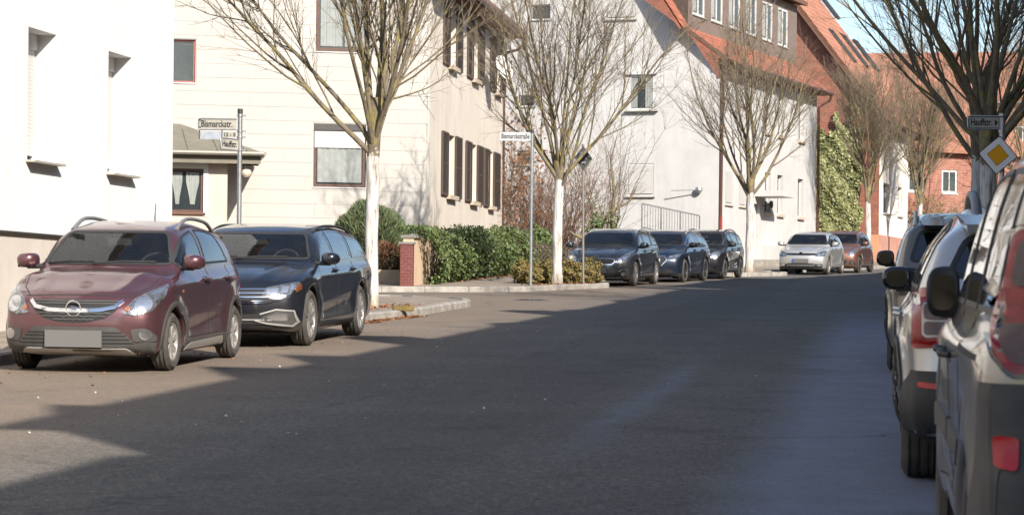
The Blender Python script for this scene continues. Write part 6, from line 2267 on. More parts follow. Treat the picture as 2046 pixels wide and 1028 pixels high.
        mb.add(hv, hf)
        rim_me = mb.build('rim', rimm, None)
        fixn(rim_me); rim_mesh = rim_me.data
        D.objects.remove(rim_me)
        bk = MB()
        v2 = [(0, yo + 0.05, 0)] + [((rr - 0.02) * math.cos(2 * math.pi * k / 24), yo + 0.055, (rr - 0.02) * math.sin(2 * math.pi * k / 24)) for k in range(24)]
        bk.add(v2, [(0, 1 + k, 1 + (k + 1) % 24) for k in range(24)])
        bo = bk.build('brake_disc', BRAKE, None); bmesh_ = bo.data; D.objects.remove(bo)
        i = 0
        for xw in (S['fo'], S['fo'] + S['wb']):
            for sg in (-1, 1):
                o = first if i == 0 else link(D.objects.new('wheel', tyre), s.e)
                i += 1
                o.location = (xw, sg * (S['W'] / 2 - h - S.get('inset', 0.012)), Rw)
                if sg > 0: o.rotation_euler = (0, 0, math.pi)
                for nm, me in (('rim', rim_mesh), ('brake_disc', bmesh_)):
                    link(D.objects.new(nm, me), o)
        # dark wheel-well liners
        for xw in (S['fo'], S['fo'] + S['wb']):
            mb = MB(); mb.box((xw - Rw - 0.03, -S['W'] / 2 + 0.26, 0.16), (xw + Rw + 0.03, S['W'] / 2 - 0.26, 2 * Rw)); mb.build('wheel_well', BRAKE, s.e)

    def cabin(s, dark=INTER):
        S = s.S
        hw, belt, xc, zc = S['W'] / 2, S['belt'], S['xc'], S['zc']
        xe = S['xe']
        mb = MB(); mb.box((xc - 0.1, -hw + 0.14, 0.25), (xe - 0.12, hw - 0.14, belt - 0.30)); mb.build('cabin_floor', dark, s.e)
        mb = MB(); mb.hexa([(xc - 0.05, -hw + 0.15, belt - 0.32), (xc + 0.52, -hw + 0.15, belt - 0.32), (xc + 0.52, hw - 0.15, belt - 0.32), (xc - 0.05, hw - 0.15, belt - 0.32), (xc + 0.0, -hw + 0.18, zc - 0.07), (xc + 0.5, -hw + 0.18, zc - 0.035), (xc + 0.5, hw - 0.18, zc - 0.035), (xc + 0.0, hw - 0.18, zc - 0.07)])
        mb.build('dashboard', dark, s.e)
        # steering wheel at the left seat
        pts = [Vector((xc + 0.62 + 0.08 * math.cos(a), -0.36 + 0.18 * math.sin(a), zc - 0.02 + 0.16 * math.cos(a))) for a in np.linspace(0, 2 * np.pi, 19)]
        mb = MB(); mb.tube(pts, 0.014, 6, False); mb.tube([pts[9], Vector((xc + 0.5, -0.36, zc - 0.12))], 0.03, 6)
        mb.build('steering_wheel', dark, s.e, True, 50)
        def seat(x, y, w, zt, hr=True):
            mb = MB()
            mb.hexa([(x, y - w, belt - 0.5), (x + 0.14, y - w, belt - 0.5), (x + 0.14, y + w, belt - 0.5), (x, y + w, belt - 0.5), (x + 0.14, y - w * 0.78, zt), (x + 0.22, y - w * 0.78, zt), (x + 0.22, y + w * 0.78, zt), (x + 0.14, y + w * 0.78, zt)])
            o = mb.build('seat', SEATM, s.e)
            bm = bmesh.new(); bm.from_mesh(o.data); bmesh.ops.bevel(bm, geom=bm.edges[:], offset=0.05, segments=3, affect='EDGES'); bm.to_mesh(o.data); bm.free()
            if hr:
                for yy in ((y,) if w < 0.4 else (y - w * 0.6, y + w * 0.6)):
                    mb = MB(); mb.box((x + 0.15, yy - 0.12, zt + 0.02), (x + 0.25, yy + 0.12, zt + 0.19))
                    h_ = mb.build('headrest', SEATM); bm = bmesh.new(); bm.from_mesh(h_.data); bmesh.ops.bevel(bm, geom=bm.edges[:], offset=0.045, segments=3, affect='EDGES'); bm.to_mesh(h_.data); bm.free()
                    h_.parent = o
        xs_ = xc + S.get('seatx', 1.02)
        zt = belt + 0.17
        seat(xs_, -0.36, 0.25, zt); seat(xs_, 0.36, 0.25, zt)
        if S['L'] > 3.5:
            seat(min(xs_ + 0.85, xe - 0.75), 0.0, hw - 0.22, zt - 0.06)
        # rear-view mirror
        mb = MB(); xm = S['xr0'] - 0.05
        mb.box((xm, -0.12, S['zr0'] - 0.17), (xm + 0.03, 0.12, S['zr0'] - 0.10)); mb.box((xm, -0.02, S['zr0'] - 0.10), (xm + 0.05, 0.02, S['zr0'] - 0.03)); mb.build('inside_mirror', dark, s.e)

    def glazing(s, splits, rearglass=None, sideglass=None, seal=TRIM, tail_cut=0.12, top=0.085, ws_in=0.065, sill=0.02, ffront=None, rglass=GLASS, rw=None):
        S = s.S
        hw, belt, H = S['W'] / 2, S['belt'], S['H']
        gs = pchip(S['gside'])
        zb_, zt_ = S['zc'] + 0.025, S['zr0'] - 0.025
        wb_, wt_ = hw + float(gs(zb_)) - ws_in, hw + float(gs(zt_)) - ws_in - 0.01
        s.window('windscreen', 'F', [(-wb_, zb_), (wb_, zb_), (wt_, zt_), (-wt_, zt_)], GLASS, 0.024, r=0.07)
        zb_, zt_ = rw or (belt + 0.09, S['zr1'] - 0.06)
        wb_, wt_ = hw + float(gs(zb_)) - 0.13, hw + float(gs(zt_)) - 0.12
        s.window('rear_window', 'B', [(-wb_, zb_), (wb_, zb_), (wt_, zt_), (-wt_, zt_)], rglass, 0.03, r=0.08)
        tp = lambda x: float(s.zu(x)) - top
        zb0 = lambda x: belt + sill + 0.02 * (x - S['xc'] - 0.3) / 2
        x = S['xc'] + 0.1
        while tp(x) < zb0(x) + 0.05: x += 0.01
        xs0 = ffront or x
        for ax in 'LR':
            for i, (a, b) in enumerate(splits):
                a = xs0 if a is None else a
                last = i == len(splits) - 1
                bt = b - tail_cut if last else b - 0.015
                n = 7
                up = [(a + 0.02 * (i > 0) + (bt - a - 0.02 * (i > 0)) * k / n,) for k in range(n + 1)]
                up = [(q[0], max(min(tp(q[0]), H - top - 0.005), zb0(q[0]) + 0.03)) for q in up]
                poly = [(a, zb0(a)), (b, zb0(b))] + up[::-1]
                s.window('side_window', ax, poly, sideglass if (sideglass and i > 0) else GLASS_S, 0.022, seal, r=0.03)

    def doors(s, xs, z0=None, z1=None, rear_curve=True):
        S = s.S
        z0 = z0 or S['zbot'] + 0.14; z1 = z1 or S['belt'] + 0.01
        for ax in 'LR':
            for i, x in enumerate(xs):
                if i == len(xs) - 1 and rear_curve:
                    wx = S['fo'] + S['wb']
                    pts = [(x, z1), (x + 0.02, z1 - 0.2)] + [(wx + (S['R'] + 0.12) * math.cos(a), S['R'] + (S['R'] + 0.12) * math.sin(a)) for a in np.linspace(R(118), R(178), 5)]
                    pts = [p for p in pts if p[1] > z0 - 0.02]
                else:
                    pts = [(x, z1), (x - 0.005, (z0 + z1) / 2), (x + 0.01, z0)]
                s.ribbon('panel_gap', ax, pts, 0.009, BRAKE, off=0.0015, thick=0.004)
            s.ribbon('panel_gap', ax, [(max(xs[0] + 0.02, S['fo'] + S['R'] + 0.14), z0), (S['fo'] + S['wb'] - S['R'] - 0.12, z0)], 0.009, BRAKE, off=0.0015, thick=0.004)

    def handles(s, xs, z, mat=None, w=0.20):
        for ax in 'LR':
            sg = -1 if ax == 'L' else 1
            for x in xs:
                loc, nrm, _ = s.hit(ax, x, z)
                s.patch('handle_recess', ax, round_poly([(x - w / 2, z - 0.03), (x + w / 2, z - 0.03), (x + w / 2, z + 0.03), (x - w / 2, z + 0.03)], 0.03), BRAKE if mat is None else TRIM, off=0.001, thick=0.004)
                y = loc.y
                mb = MB(); mb.tube([(x - w / 2 - 0.01, y, z), (x - w / 2 + 0.02, y + sg * 0.035, z + 0.004), (x + w / 2 - 0.02, y + sg * 0.037, z + 0.006), (x + w / 2 + 0.01, y, z + 0.004)], 0.014, 8)
                mb.build('door_handle', mat or s.paint, s.e, True, 50)

    def mirrors(s, x, z, mat=None, size=(0.105, 0.115, 0.075), low=TRIM, stalk=True, gap=0.06):
        gs = pchip(s.S['gside'])
        for sg in (-1, 1):
            y0 = sg * (s.S['W'] / 2 + float(gs(z)))
            cy = y0 + sg * (gap + size[1])
            v, f = [], []
            n, m = 16, 10
            for j in range(m + 1):
                ph = -math.pi / 2 + math.pi * j / m
                for k in range(n):
                    th = 2 * math.pi * k / n
                    cx, cyy, cz = math.cos(ph) * math.cos(th), math.cos(ph) * math.sin(th), math.sin(ph)
                    pw = lambda q, e: math.copysign(abs(q) ** e, q)
                    px_ = pw(cx, 0.75) * size[0]
                    if px_ > 0: px_ *= 0.55           # flat glass side faces rearwards
                    v.append((x + px_ + 0.05 * abs(cyy), cy + pw(cyy, 0.62) * size[1], z + pw(cz, 0.72) * size[2] * (1 - 0.10 * sg * pw(cyy, 1))))
            for j in range(m):
                for k in range(n):
                    k2 = (k + 1) % n
                    f.append((j * n + k, j * n + k2, (j + 1) * n + k2, (j + 1) * n + k))
            o = mesh_obj('mirror', v, f, mat or s.paint, s.e, True)
            gx = x + size[0] * 0.55 + 0.022
            ring = [(gx, cy + math.copysign(abs(math.cos(t)) ** 0.7, math.cos(t)) * size[1] * 0.74, z + math.copysign(abs(math.sin(t)) ** 0.75, math.sin(t)) * size[2] * 0.70) for t in np.linspace(0, 2 * np.pi, 25)[:-1]]
            g_ = mesh_obj('mirror_glass', ring, [tuple(range(24))], MIRRORG); g_.parent = o
            mb = MB(); mb.tube([(x + 0.03, y0 - sg * 0.02, z - size[2] * 0.75), (x + 0.01, cy, z - size[2] * 0.80)], 0.026, 8); mb.tube([(x - size[0] * 0.4, cy - sg * size[1] * 0.6, z - size[2] * 0.72), (x - size[0] * 0.3, cy + sg * size[1] * 0.7, z - size[2] * 0.66)], 0.022, 6); g_ = mb.build('mirror_foot', low, None, True, 50); g_.parent = o

    def rails(s, x0, x1, mat=TRIM, y_in=0.33, h=0.06, r=0.017, solid=False):
        for sg in (-1, 1):
            y = sg * (s.S['W'] / 2 - y_in)
            def zr(x):
                l, _, _ = s.hit('T', x, y); return l.z
            xs_ = np.linspace(x0, x1, 13)
            pts = []
            for i, x in enumerate(xs_):
                t = i / 12
                hh = h * min(1, math.sin(math.pi * min(t, 1 - t) * 4 / 2) if min(t, 1 - t) < 0.25 else 1)
                if solid: hh = max(hh, 0.015)
                pts.append((x, y + sg * 0.0, zr(x) + hh - 0.01))
            mb = MB(); mb.tube(pts, [r * 1.4 if i in (0, 12) else r for i in range(13)], 8)
            mb.build('roof_rail', mat, s.e, True, 50)

    def plate(s, ax, z, y=0.0, w=0.52, h=0.11, eu=True, x=None):
        loc, nrm, out = s.hit(ax, y, z)
        sg = -1 if ax == 'F' else 1
        x = loc.x + sg * 0.02 if x is None else x
        mb = MB(); mb.box((min(x, x - sg * 0.03), y - w / 2, z - h / 2), (max(x, x - sg * 0.03), y + w / 2, z + h / 2))
        p = mb.build('number_plate', PLATE, s.e)
        if eu:
            # country band at the reader's left
            yb = y + w / 2 * (1 if ax == 'F' else -1)
            mb = MB(); y2 = yb - math.copysign(0.045, yb - y)
            mb.box((x + (sg * 0.003 if sg < 0 else 0), min(yb, y2), z - h / 2 + 0.002), (x + (0 if sg < 0 else 0.003), max(yb, y2), z + h / 2 - 0.002)); b_ = mb.build('country_band', PLATEB); b_.parent = p
        return p

    def emblem(s, ax, z, r, kind, y=0.0):
        loc, nrm, out = s.hit(ax, y, z)
        sg = -1 if ax == 'F' else 1
        x = loc.x + sg * 0.018
        ring = [Vector((x, y + r * math.cos(a) * (1.9 if kind == 'oval' else 1), z + r * math.sin(a))) for a in np.linspace(0, 2 * np.pi, 25)]
        mb = MB(); mb.tube(ring, r * 0.14, 6, False)
        if kind == 'vw':
            P_ = lambda a, b: Vector((x, y + a * r, z + b * r))
            mb.tube([P_(-0.42, 0.85), P_(0, 0.05), P_(0.42, 0.85)], r * 0.11, 5)
            mb.tube([P_(-0.85, 0.35), P_(-0.42, -0.8), P_(0, 0.0), P_(0.42, -0.8), P_(0.85, 0.35)], r * 0.11, 5)
        if kind == 'flash':
            P_ = lambda a, b: Vector((x, y + a * r, z + b * r))
            mb.tube([P_(1.25, -0.16), P_(-0.35, -0.12), P_(0.35, 0.14), P_(-1.25, 0.16)], [r * 0.03, r * 0.17, r * 0.17, r * 0.03], 6)
        o = mb.build('emblem', CHROME, s.e, True, 50)
        if kind == 'oval':
            T = Matrix(((0, 0, sg, x + sg * 0.002), (sg, 0, 0, y), (0, 1, 0, z), (0, 0, 0, 1)))
            text_obj('emblem_letters', 'KIA', r * 1.4, CHROME, o, T, r * 2.3)
        if kind == 'vw':
            mb = MB(); mb.add([(x - sg * 0.006, y + r * math.cos(a), z + r * math.sin(a)) for a in np.linspace(0, 2 * np.pi, 21)[:-1]], [tuple(range(20))]); b_ = mb.build('emblem_back', GLOSSBLK); b_.parent = o
        return o

    def arch_trim(s, mat=CLAD, w=0.055, sill=None):
        S = s.S
        for ax in 'LR':
            for xw in (S['fo'], S['fo'] + S['wb']):
                r0, r1 = S['R'] + S.get('gap', 0.05) + 0.004, S['R'] + S.get('gap', 0.05) + w
                lo = math.asin(max(-0.9, (S['zbot'] + 0.06 - S['R']) / r1))
                an = np.linspace(lo, math.pi - lo, 22)
                outer = [(xw + r1 * math.cos(a), S['R'] + r1 * math.sin(a)) for a in an]
                inner = [(xw + r0 * math.cos(a), S['R'] + r0 * math.sin(a)) for a in an]
                s.patch('wheel_arch_trim', ax, outer + inner[::-1], mat, off=0.012, thick=0.035)

    def wipers(s):
        S = s.S
        for y0, y1 in ((-0.5, 0.12), (0.1, 0.62)):
            a, _, _ = s.hit('F', y0, S['zc'] + 0.05); b, _, _ = s.hit('F', y1, S['zc'] + 0.035)
            mb = MB(); mb.tube([a + Vector((-0.02, 0, 0.012)), (a + b) / 2 + Vector((-0.03, 0, 0.02)), b + Vector((-0.02, 0, 0.008))], 0.009, 5); mb.build('wiper', TRIM, s.e)

    def antenna(s, x, ln=0.2, back=0.3):
        l, _, _ = s.hit('T', x, 0.0)
        mb = MB(); mb.tube([l, l + Vector((back * ln, 0, ln))], [0.008, 0.004], 6); mb.build('antenna', TRIM, s.e, True)

def shape(L, W, H, wb, fo, Rw, xc, zc, xr0, zr0, xr1, zr1, xe, zh, belt, zbot=0.19, tw=0.19, tumb=0.27, bowf=0.20, bowr=0.12, hump=None, nose=None, tail=None, plan=None, roofpts=None, side=None, **kw):
    S = dict(L=L, W=W, H=H, wb=wb, fo=fo, R=Rw, xc=xc, zc=zc, xr0=xr0, zr0=zr0, xr1=xr1, zr1=zr1, xe=xe, zh=zh, belt=belt, zbot=zbot, tw=tw, bowf=bowf, bowr=bowr)
    S['hood'] = [(-0.3, zh - 0.16), (0.0, zh - 0.08), (0.14, zh - 0.005), (0.42, zh + 0.42 * (zc - zh)), (xc - 0.2, zc - 0.035), (xc + 0.15, zc - 0.005), (xc + 0.7, belt - 0.005), (L * 0.62, belt), (L - 0.4, belt + 0.025), (L + 0.2, belt + 0.0)]
    xm = (xr0 + xr1) / 2 - 0.15
    S['roof'] = roofpts or [(xc - 0.5, zc - 0.45), (xc - 0.12, zc - 0.10), (xc, zc - 0.02), (xc + (xr0 - xc) * 0.5, zc + (zr0 - zc) * 0.54), (xr0, zr0), (xr0 + 0.3, zr0 + (H - zr0) * 0.62), (xm, H), (xr1 - 0.3, zr1 + (H - zr1) * 0.45), (xr1, zr1), ((xr1 + xe) / 2, (zr1 + belt) / 2 + 0.03), (xe, belt - 0.02), (xe + 0.3, belt - 0.6)]
    S['side'] = side or [(0.0, -0.16), (zbot, -0.075), (zbot + 0.10, -0.03), (0.46, -0.006), (0.62, -0.010), (belt - 0.20, 0.0), (belt - 0.13, -0.006), (belt - 0.03, -0.040), (belt + 0.06, -0.085), (belt + 0.4, -0.3)]
    S['gside'] = [(0.0, -0.02), (belt - 0.1, -0.050), (belt, -0.066), (belt + 0.5 * (H - belt), -0.066 - 0.38 * (tumb - 0.066)), (H - 0.06, -tumb * 0.92), (H + 0.05, -tumb - 0.02)]
    S['plan'] = plan or [(-0.1, -0.13), (0.2, -0.055), (fo, -0.008), (fo + 0.6, 0.0), (L * 0.62, 0.0), (L - 0.55, -0.025), (L, -0.085)]
    S['nose'] = nose or [(0.0, 0.16), (zbot, 0.09), (zbot + 0.10, 0.025), (0.46, 0.0), (0.58, 0.012), (zh - 0.08, 0.055), (zh, 0.10), (zh + 0.3, 0.45)]
    S['tail'] = tail or [(0.0, 0.22), (zbot, 0.13), (0.34, 0.03), (0.52, 0.0), (0.66, 0.02), (belt - 0.12, 0.05), (belt, 0.07), (belt + 0.3, 0.25)]
    S.update(kw)
    return S

def ring_poly(cy, cz, r, n=20):
    return [(cy + r * math.cos(a), cz + r * math.sin(a)) for a in np.linspace(0, 2 * np.pi, n + 1)[:-1]]

def bars(C, ax, zs, ywf, h, mat, parent, off=0.012):
    for z in zs:
        w = ywf(z)
        C.patch('grille_bar', ax, [(-w, z - h / 2), (w, z - h / 2), (w, z + h / 2), (-w, z + h / 2)], mat, off=off, thick=0.012, parent=parent, grid=0.09)

# ------------------------------------------------------------------ maroon crossover hatchback
def car_maroon():
    S = shape(3.675, 1.60, 1.475, 2.385, 0.72, 0.287, 0.90, 1.0, 1.50, 1.39, 3.12, 1.375, 3.56, 0.775, 1.0, zbot=0.16, tw=0.175, bowf=0.20, rimk=0.66, flare=0.03, tumb=0.25)
    C = Car('maroon_car', S, m_paint('maroon_paint', (0.118, 0.044, 0.055), 0.6, 0.33, 0.25), 'dusty maroon hatchback with grey roof rails, nearest car on the left', (-3.30, 22.85, 7.7), True, 0.024)
    C.glazing([(None, 1.98), (2.06, 3.02)], tail_cut=0.26, rw=(1.07, 1.33))
    C.arch_trim(CLAD, 0.06)
    # lower cladding, skid plate, sills
    C.patch('bumper_cladding', 'F', [(-0.71, 0.175), (0.71, 0.175), (0.745, 0.30), (0.66, 0.31), (0.52, 0.27), (-0.52, 0.27), (-0.66, 0.31), (-0.745, 0.30)], CLAD, off=0.010)
    C.patch('skid_plate', 'F', round_poly([(-0.62, 0.155), (-0.50, 0.165), (0.50, 0.165), (0.62, 0.155), (0.50, 0.245), (-0.50, 0.245)], 0.03), SILV, off=0.020, thick=0.03)
    for ax in 'LR':
        C.patch('sill_cladding', ax, [(1.05, 0.17), (2.72, 0.17), (2.72, 0.29), (1.05, 0.27)], CLAD, off=0.012, thick=0.03)
        C.patch('sill_trim', ax, round_poly([(1.12, 0.19), (2.66, 0.19), (2.55, 0.275), (1.35, 0.255)], 0.02), SILV, off=0.018, thick=0.02)
    # grille
    top = [(-0.46, 0.70), (-0.25, 0.705), (0, 0.71), (0.25, 0.705), (0.46, 0.70)]
    botc = [(0.40, 0.60), (0.30, 0.53), (0.15, 0.495), (0, 0.485), (-0.15, 0.495), (-0.30, 0.53), (-0.40, 0.60)]
    g = C.patch('grille', 'F', top + botc, BRAKE, off=0.004)
    for z in (0.515, 0.545, 0.575, 0.668, 0.69):
        w = 0.20 if z < 0.53 else (0.31 if z < 0.56 else 0.36)
        if z > 0.6: w = 0.42
        pts = [(-w + 2 * w * k / 12, z + 0.008 * ((k % 2) if z < 0.6 else 0)) for k in range(13)]
        C.ribbon('grille_bar', 'F', pts, 0.012, CLAD, off=0.012, thick=0.012, parent=g)
    C.ribbon('chrome_bar', 'F', [(-0.455, 0.695), (-0.39, 0.635), (-0.25, 0.607), (0, 0.60), (0.25, 0.607), (0.39, 0.635), (0.455, 0.695)], 0.034, CHROME, off=0.020, thick=0.02)
    C.emblem('F', 0.622, 0.072, 'flash')
    # lower intake with plate
    li = C.patch('lower_intake', 'F', round_poly([(-0.62, 0.265), (0.62, 0.265), (0.40, 0.45), (-0.40, 0.45)], 0.03), CLAD, off=0.006)
    for z in (0.295, 0.33, 0.365, 0.395):
        w = 0.60 - (z - 0.265) * 1.05
        C.ribbon('grille_bar', 'F', [(-w, z), (0, z), (w, z)], 0.014, BRAKE, off=0.010, thick=0.008, parent=li)
    C.plate('F', 0.335, w=0.56, h=0.16, eu=False)
    # lamps
    hl = [(0.46, 0.575), (0.60, 0.555), (0.72, 0.60), (0.775, 0.74), (0.765, 0.86), (0.68, 0.80), (0.545, 0.715)]
    for q in (hl, C.mirror(hl)):
        sg = 1 if q[0][0] > 0 else -1
        o = C.patch('headlight', 'F', round_poly(q, 0.03), LENS, off=0.010)
        C.patch('reflector', 'F', ring_poly(sg * 0.635, 0.655, 0.075), REFL, off=0.016, thick=0.01, parent=o)
        C.patch('reflector', 'F', [(sg * a, b) for a, b in ((0.665, 0.74), (0.74, 0.76), (0.755, 0.83), (0.70, 0.79))], REFL, off=0.016, thick=0.01, parent=o)
        C.patch('indicator', 'F', ring_poly(sg * 0.505, 0.622, 0.022), AMBER, off=0.017, thick=0.01, parent=o)
        fp = round_poly([(sg * a, b) for a, b in ((0.56, 0.31), (0.745, 0.31), (0.75, 0.36), (0.69, 0.435), (0.54, 0.43))], 0.03)
        o = C.patch('fog_lamp_surround', 'F', fp, CLAD, off=0.012)
        C.patch('fog_lamp', 'F', ring_poly(sg * 0.665, 0.375, 0.052), REFL, off=0.020, thick=0.02, parent=o)
    for ax in 'LR':
        C.patch('side_indicator', ax, ring_poly(1.00, 0.77, 0.018), AMBER, off=0.006, thick=0.01)
    C.doors([1.06, 2.03, 2.86], z0=0.31)
    C.handles([1.85, 2.74], 0.875)
    C.mirrors(1.14, 1.06, size=(0.10, 0.115, 0.075), gap=0.025)
    C.rails(1.62, 3.06, simple('rail_grey', (0.15, 0.15, 0.155), 0.5), 0.26, 0.085, 0.020)
    C.wipers()
    C.antenna(2.7, 0.22, 0.15)
    C.ribbon('panel_gap', 'F', [(-0.53, 0.735), (-0.25, 0.748), (0, 0.752), (0.25, 0.748), (0.53, 0.735)], 0.009, BRAKE, off=0.0015, thick=0.004)
    # bonnet shut line
    C.ribbon('panel_gap', 'T', [(0.20, -0.50), (0.42, -0.62), (0.85, -0.70)], 0.009, BRAKE, off=0.0015, thick=0.004)
    C.ribbon('panel_gap', 'T', [(0.20, 0.50), (0.42, 0.62), (0.85, 0.70)], 0.009, BRAKE, off=0.0015, thick=0.004)
    for ax in 'B':
        for q in ([(0.52, 0.72), (0.74, 0.72), (0.76, 1.02), (0.60, 1.02)],):
            C.both('tail_light', 'B', q, REDL)
    C.finish(); C.cabin(); C.wheels(CAPM, 7, 'cap', 0.034)
car_maroon()

# ------------------------------------------------------------------ dark blue estate
def estate(name, S, paint, label, place, res, splits, rail=TRIM, wheel=(RIM, 5, 0.075), hand=None, seal=TRIM, mir=None, rails=True, tail_cut=0.22):
    C = Car(name, S, paint, label, place, True, res)
    C.glazing(splits, tail_cut=tail_cut, seal=seal)
    L = S['L']
    C.doors([S['xc'] + 0.18, splits[0][1] + 0.04, splits[1][1] - 0.02 if len(splits) > 1 else L * 0.78])
    C.handles([splits[0][1] - 0.14, (splits[1][1] - 0.16) if len(splits) > 1 else L * 0.72], S['belt'] - 0.10, hand)
    C.mirrors(S['xc'] + 0.26, S['belt'] + 0.055, mir)
    if rails:
        C.rails(S['xr0'] + 0.12, S['xr1'] - 0.05, rail, 0.27, 0.05, 0.017)
    C.wipers()
    zt = S['belt'] + 0.02
    C.both('tail_light', 'B', [(S['W'] / 2 - 0.30, zt - 0.24), (S['W'] / 2 - 0.07, zt - 0.22), (S['W'] / 2 - 0.10, zt), (S['W'] / 2 - 0.28, zt)], REDL)
    for sg in (-1, 1):
        C.ribbon('panel_gap', 'T', [(0.24, sg * (S['W'] / 2 - 0.32)), (0.5, sg * (S['W'] / 2 - 0.22)), (S['xc'] - 0.02, sg * (S['W'] / 2 - 0.12))], 0.009, BRAKE, off=0.0015, thick=0.004)
    for ax in 'LR':
        C.patch('sill_trim', ax, [(S['fo'] + S['R'] + 0.10, S['zbot'] + 0.005), (S['fo'] + S['wb'] - S['R'] - 0.10, S['zbot'] + 0.005), (S['fo'] + S['wb'] - S['R'] - 0.10, S['zbot'] + 0.085), (S['fo'] + S['R'] + 0.10, S['zbot'] + 0.085)], TRIM, off=0.006, thick=0.02)
    C.wheels(wheel[0], wheel[1], 'alloy', wheel[2])
    return C

def lamp_pair(C, poly, lens=LENS, refl=(), amber=None, off=0.010, r=0.02, name='headlight'):
    for sg in (1, -1):
        o = C.patch(name, 'F', round_poly([(sg * a, b) for a, b in poly], r), lens, off=off)
        for rp in refl:
            C.patch('reflector', 'F', [(sg * a, b) for a, b in rp], REFL, off=off + 0.006, thick=0.01, parent=o)
        if amber:
            C.patch('indicator', 'F', [(sg * a, b) for a, b in amber], AMBER, off=off + 0.006, thick=0.01, parent=o)

S = shape(4.77, 1.83, 1.47, 2.79, 0.90, 0.335, 1.12, 1.0, 1.83, 1.375, 4.18, 1.37, 4.64, 0.79, 0.985, zbot=0.17, tw=0.215, tumb=0.28, bowf=0.24, rimk=0.72)
C = estate('dark_blue_estate', S, m_paint('night_blue_paint', (0.009, 0.011, 0.019), 0.3, 0.3, 0.12), 'glossy dark blue estate car parked behind the maroon hatchback', (-2.39, 27.97, 8.5), 0.026, [(None, 2.28), (2.36, 3.30), (3.38, 4.30)], wheel=(RIM, 10, 0.035), seal=GLOSSBLK)
g = C.patch('grille', 'F', [(-0.50, 0.53), (0.50, 0.53), (0.60, 0.60), (0.55, 0.70), (-0.55, 0.70), (-0.60, 0.60)], BRAKE, off=0.004)
for z, w in ((0.69, 0.55), (0.645, 0.56), (0.60, 0.58), (0.555, 0.56)):
    C.ribbon('grille_bar', 'F', [(-w, z), (0, z - 0.006), (w, z)], 0.014, CHROME, off=0.014, thick=0.014, parent=g)
C.ribbon('chrome_bar', 'F', [(-0.80, 0.60), (-0.56, 0.535), (0, 0.52), (0.56, 0.535), (0.80, 0.60)], 0.015, CHROME, off=0.016, thick=0.012)
lamp_pair(C, [(0.50, 0.61), (0.66, 0.575), (0.80, 0.62), (0.865, 0.74), (0.86, 0.775), (0.70, 0.745), (0.53, 0.705)], refl=[[(0.54, 0.64), (0.66, 0.61), (0.67, 0.70), (0.55, 0.69)], [(0.70, 0.64), (0.77, 0.65), (0.78, 0.725), (0.71, 0.72)], [(0.79, 0.66), (0.82, 0.69), (0.835, 0.74), (0.80, 0.73)]])
li = C.patch('lower_intake', 'F', round_poly([(-0.66, 0.205), (0.66, 0.205), (0.60, 0.40), (-0.60, 0.40)], 0.02), BRAKE, off=0.004)
for z in (0.24, 0.29, 0.335):
    C.ribbon('grille_bar', 'F', [(-0.62, z), (0, z), (0.62, z)], 0.014, SILV if z > 0.3 else TRIM, off=0.012, thick=0.012, parent=li)
for sg in (1, -1):
    o = C.patch('fog_lamp_surround', 'F', round_poly([(sg * a, b) for a, b in ((0.50, 0.30), (0.80, 0.26), (0.86, 0.30), (0.83, 0.445), (0.66, 0.44), (0.50, 0.37))], 0.03), CLAD, off=0.012)
    C.patch('fog_lamp', 'F', round_poly([(sg * a, b) for a, b in ((0.55, 0.37), (0.64, 0.325), (0.78, 0.325), (0.78, 0.405), (0.66, 0.405))], 0.015), REFL, off=0.018, thick=0.012, parent=o)
    C.ribbon('chrome_bar', 'F', [(sg * a, b) for a, b in ((0.42, 0.33), (0.55, 0.295), (0.82, 0.265), (0.86, 0.31), (0.84, 0.44), (0.66, 0.455), (0.48, 0.40))], 0.018, SILV, off=0.020, thick=0.012)
for ax in 'LR':
    C.patch('indicator', ax, [(0.30, 0.655), (0.46, 0.69), (0.46, 0.76), (0.32, 0.74)], simple('dark_amber', (0.16, 0.045, 0.012), 0.2, coat=1.0), off=0.006, thick=0.01)
C.plate('F', 0.44, eu=False)
C.emblem('F', 0.63, 0.075, 'vw')
C.antenna(3.9, 0.06, 1.0)
C.finish(); C.cabin()

# ------------------------------------------------------------------ dark grey hatchback estate by the bed
S = shape(4.50, 1.78, 1.475, 2.65, 0.90, 0.315, 1.02, 1.0, 1.82, 1.39, 3.85, 1.37, 4.38, 0.80, 0.99, zbot=0.17, tw=0.205, tumb=0.27, bowf=0.30, rimk=0.70)
C = estate('grey_estate', S, m_paint('graphite_paint', (0.046, 0.050, 0.060), 0.6, 0.35, 0.12), 'dark grey car at the planted bed, first of three parked in a row', (3.20, 59.7, 14.7), 0.032, [(None, 2.10), (2.18, 3.10), (3.18, 3.95)], rail=SILV, wheel=(RIM, 7, 0.05))
g = C.patch('grille', 'F', round_poly([(-0.40, 0.56), (0.40, 0.56), (0.46, 0.66), (0.38, 0.69), (-0.38, 0.69), (-0.46, 0.66)], 0.04), BRAKE, off=0.006)
C.ribbon('chrome_bar', 'F', [(-0.40, 0.555), (-0.475, 0.625), (-0.46, 0.675), (-0.36, 0.705), (0, 0.705), (0.36, 0.705), (0.46, 0.675), (0.475, 0.625), (0.40, 0.555), (0, 0.55), (-0.40, 0.555)], 0.024, CHROME, off=0.014, thick=0.012)
lamp_pair(C, [(0.50, 0.60), (0.68, 0.62), (0.79, 0.74), (0.83, 0.90), (0.70, 0.83), (0.53, 0.70)], refl=[ring_poly(0.60, 0.665, 0.045), ring_poly(0.69, 0.72, 0.05), [(0.62, 0.765), (0.75, 0.82), (0.79, 0.87), (0.69, 0.82)]])
C.patch('lower_intake', 'F', round_poly([(-0.50, 0.22), (0.50, 0.22), (0.55, 0.33), (-0.55, 0.33)], 0.02), BRAKE, off=0.006)
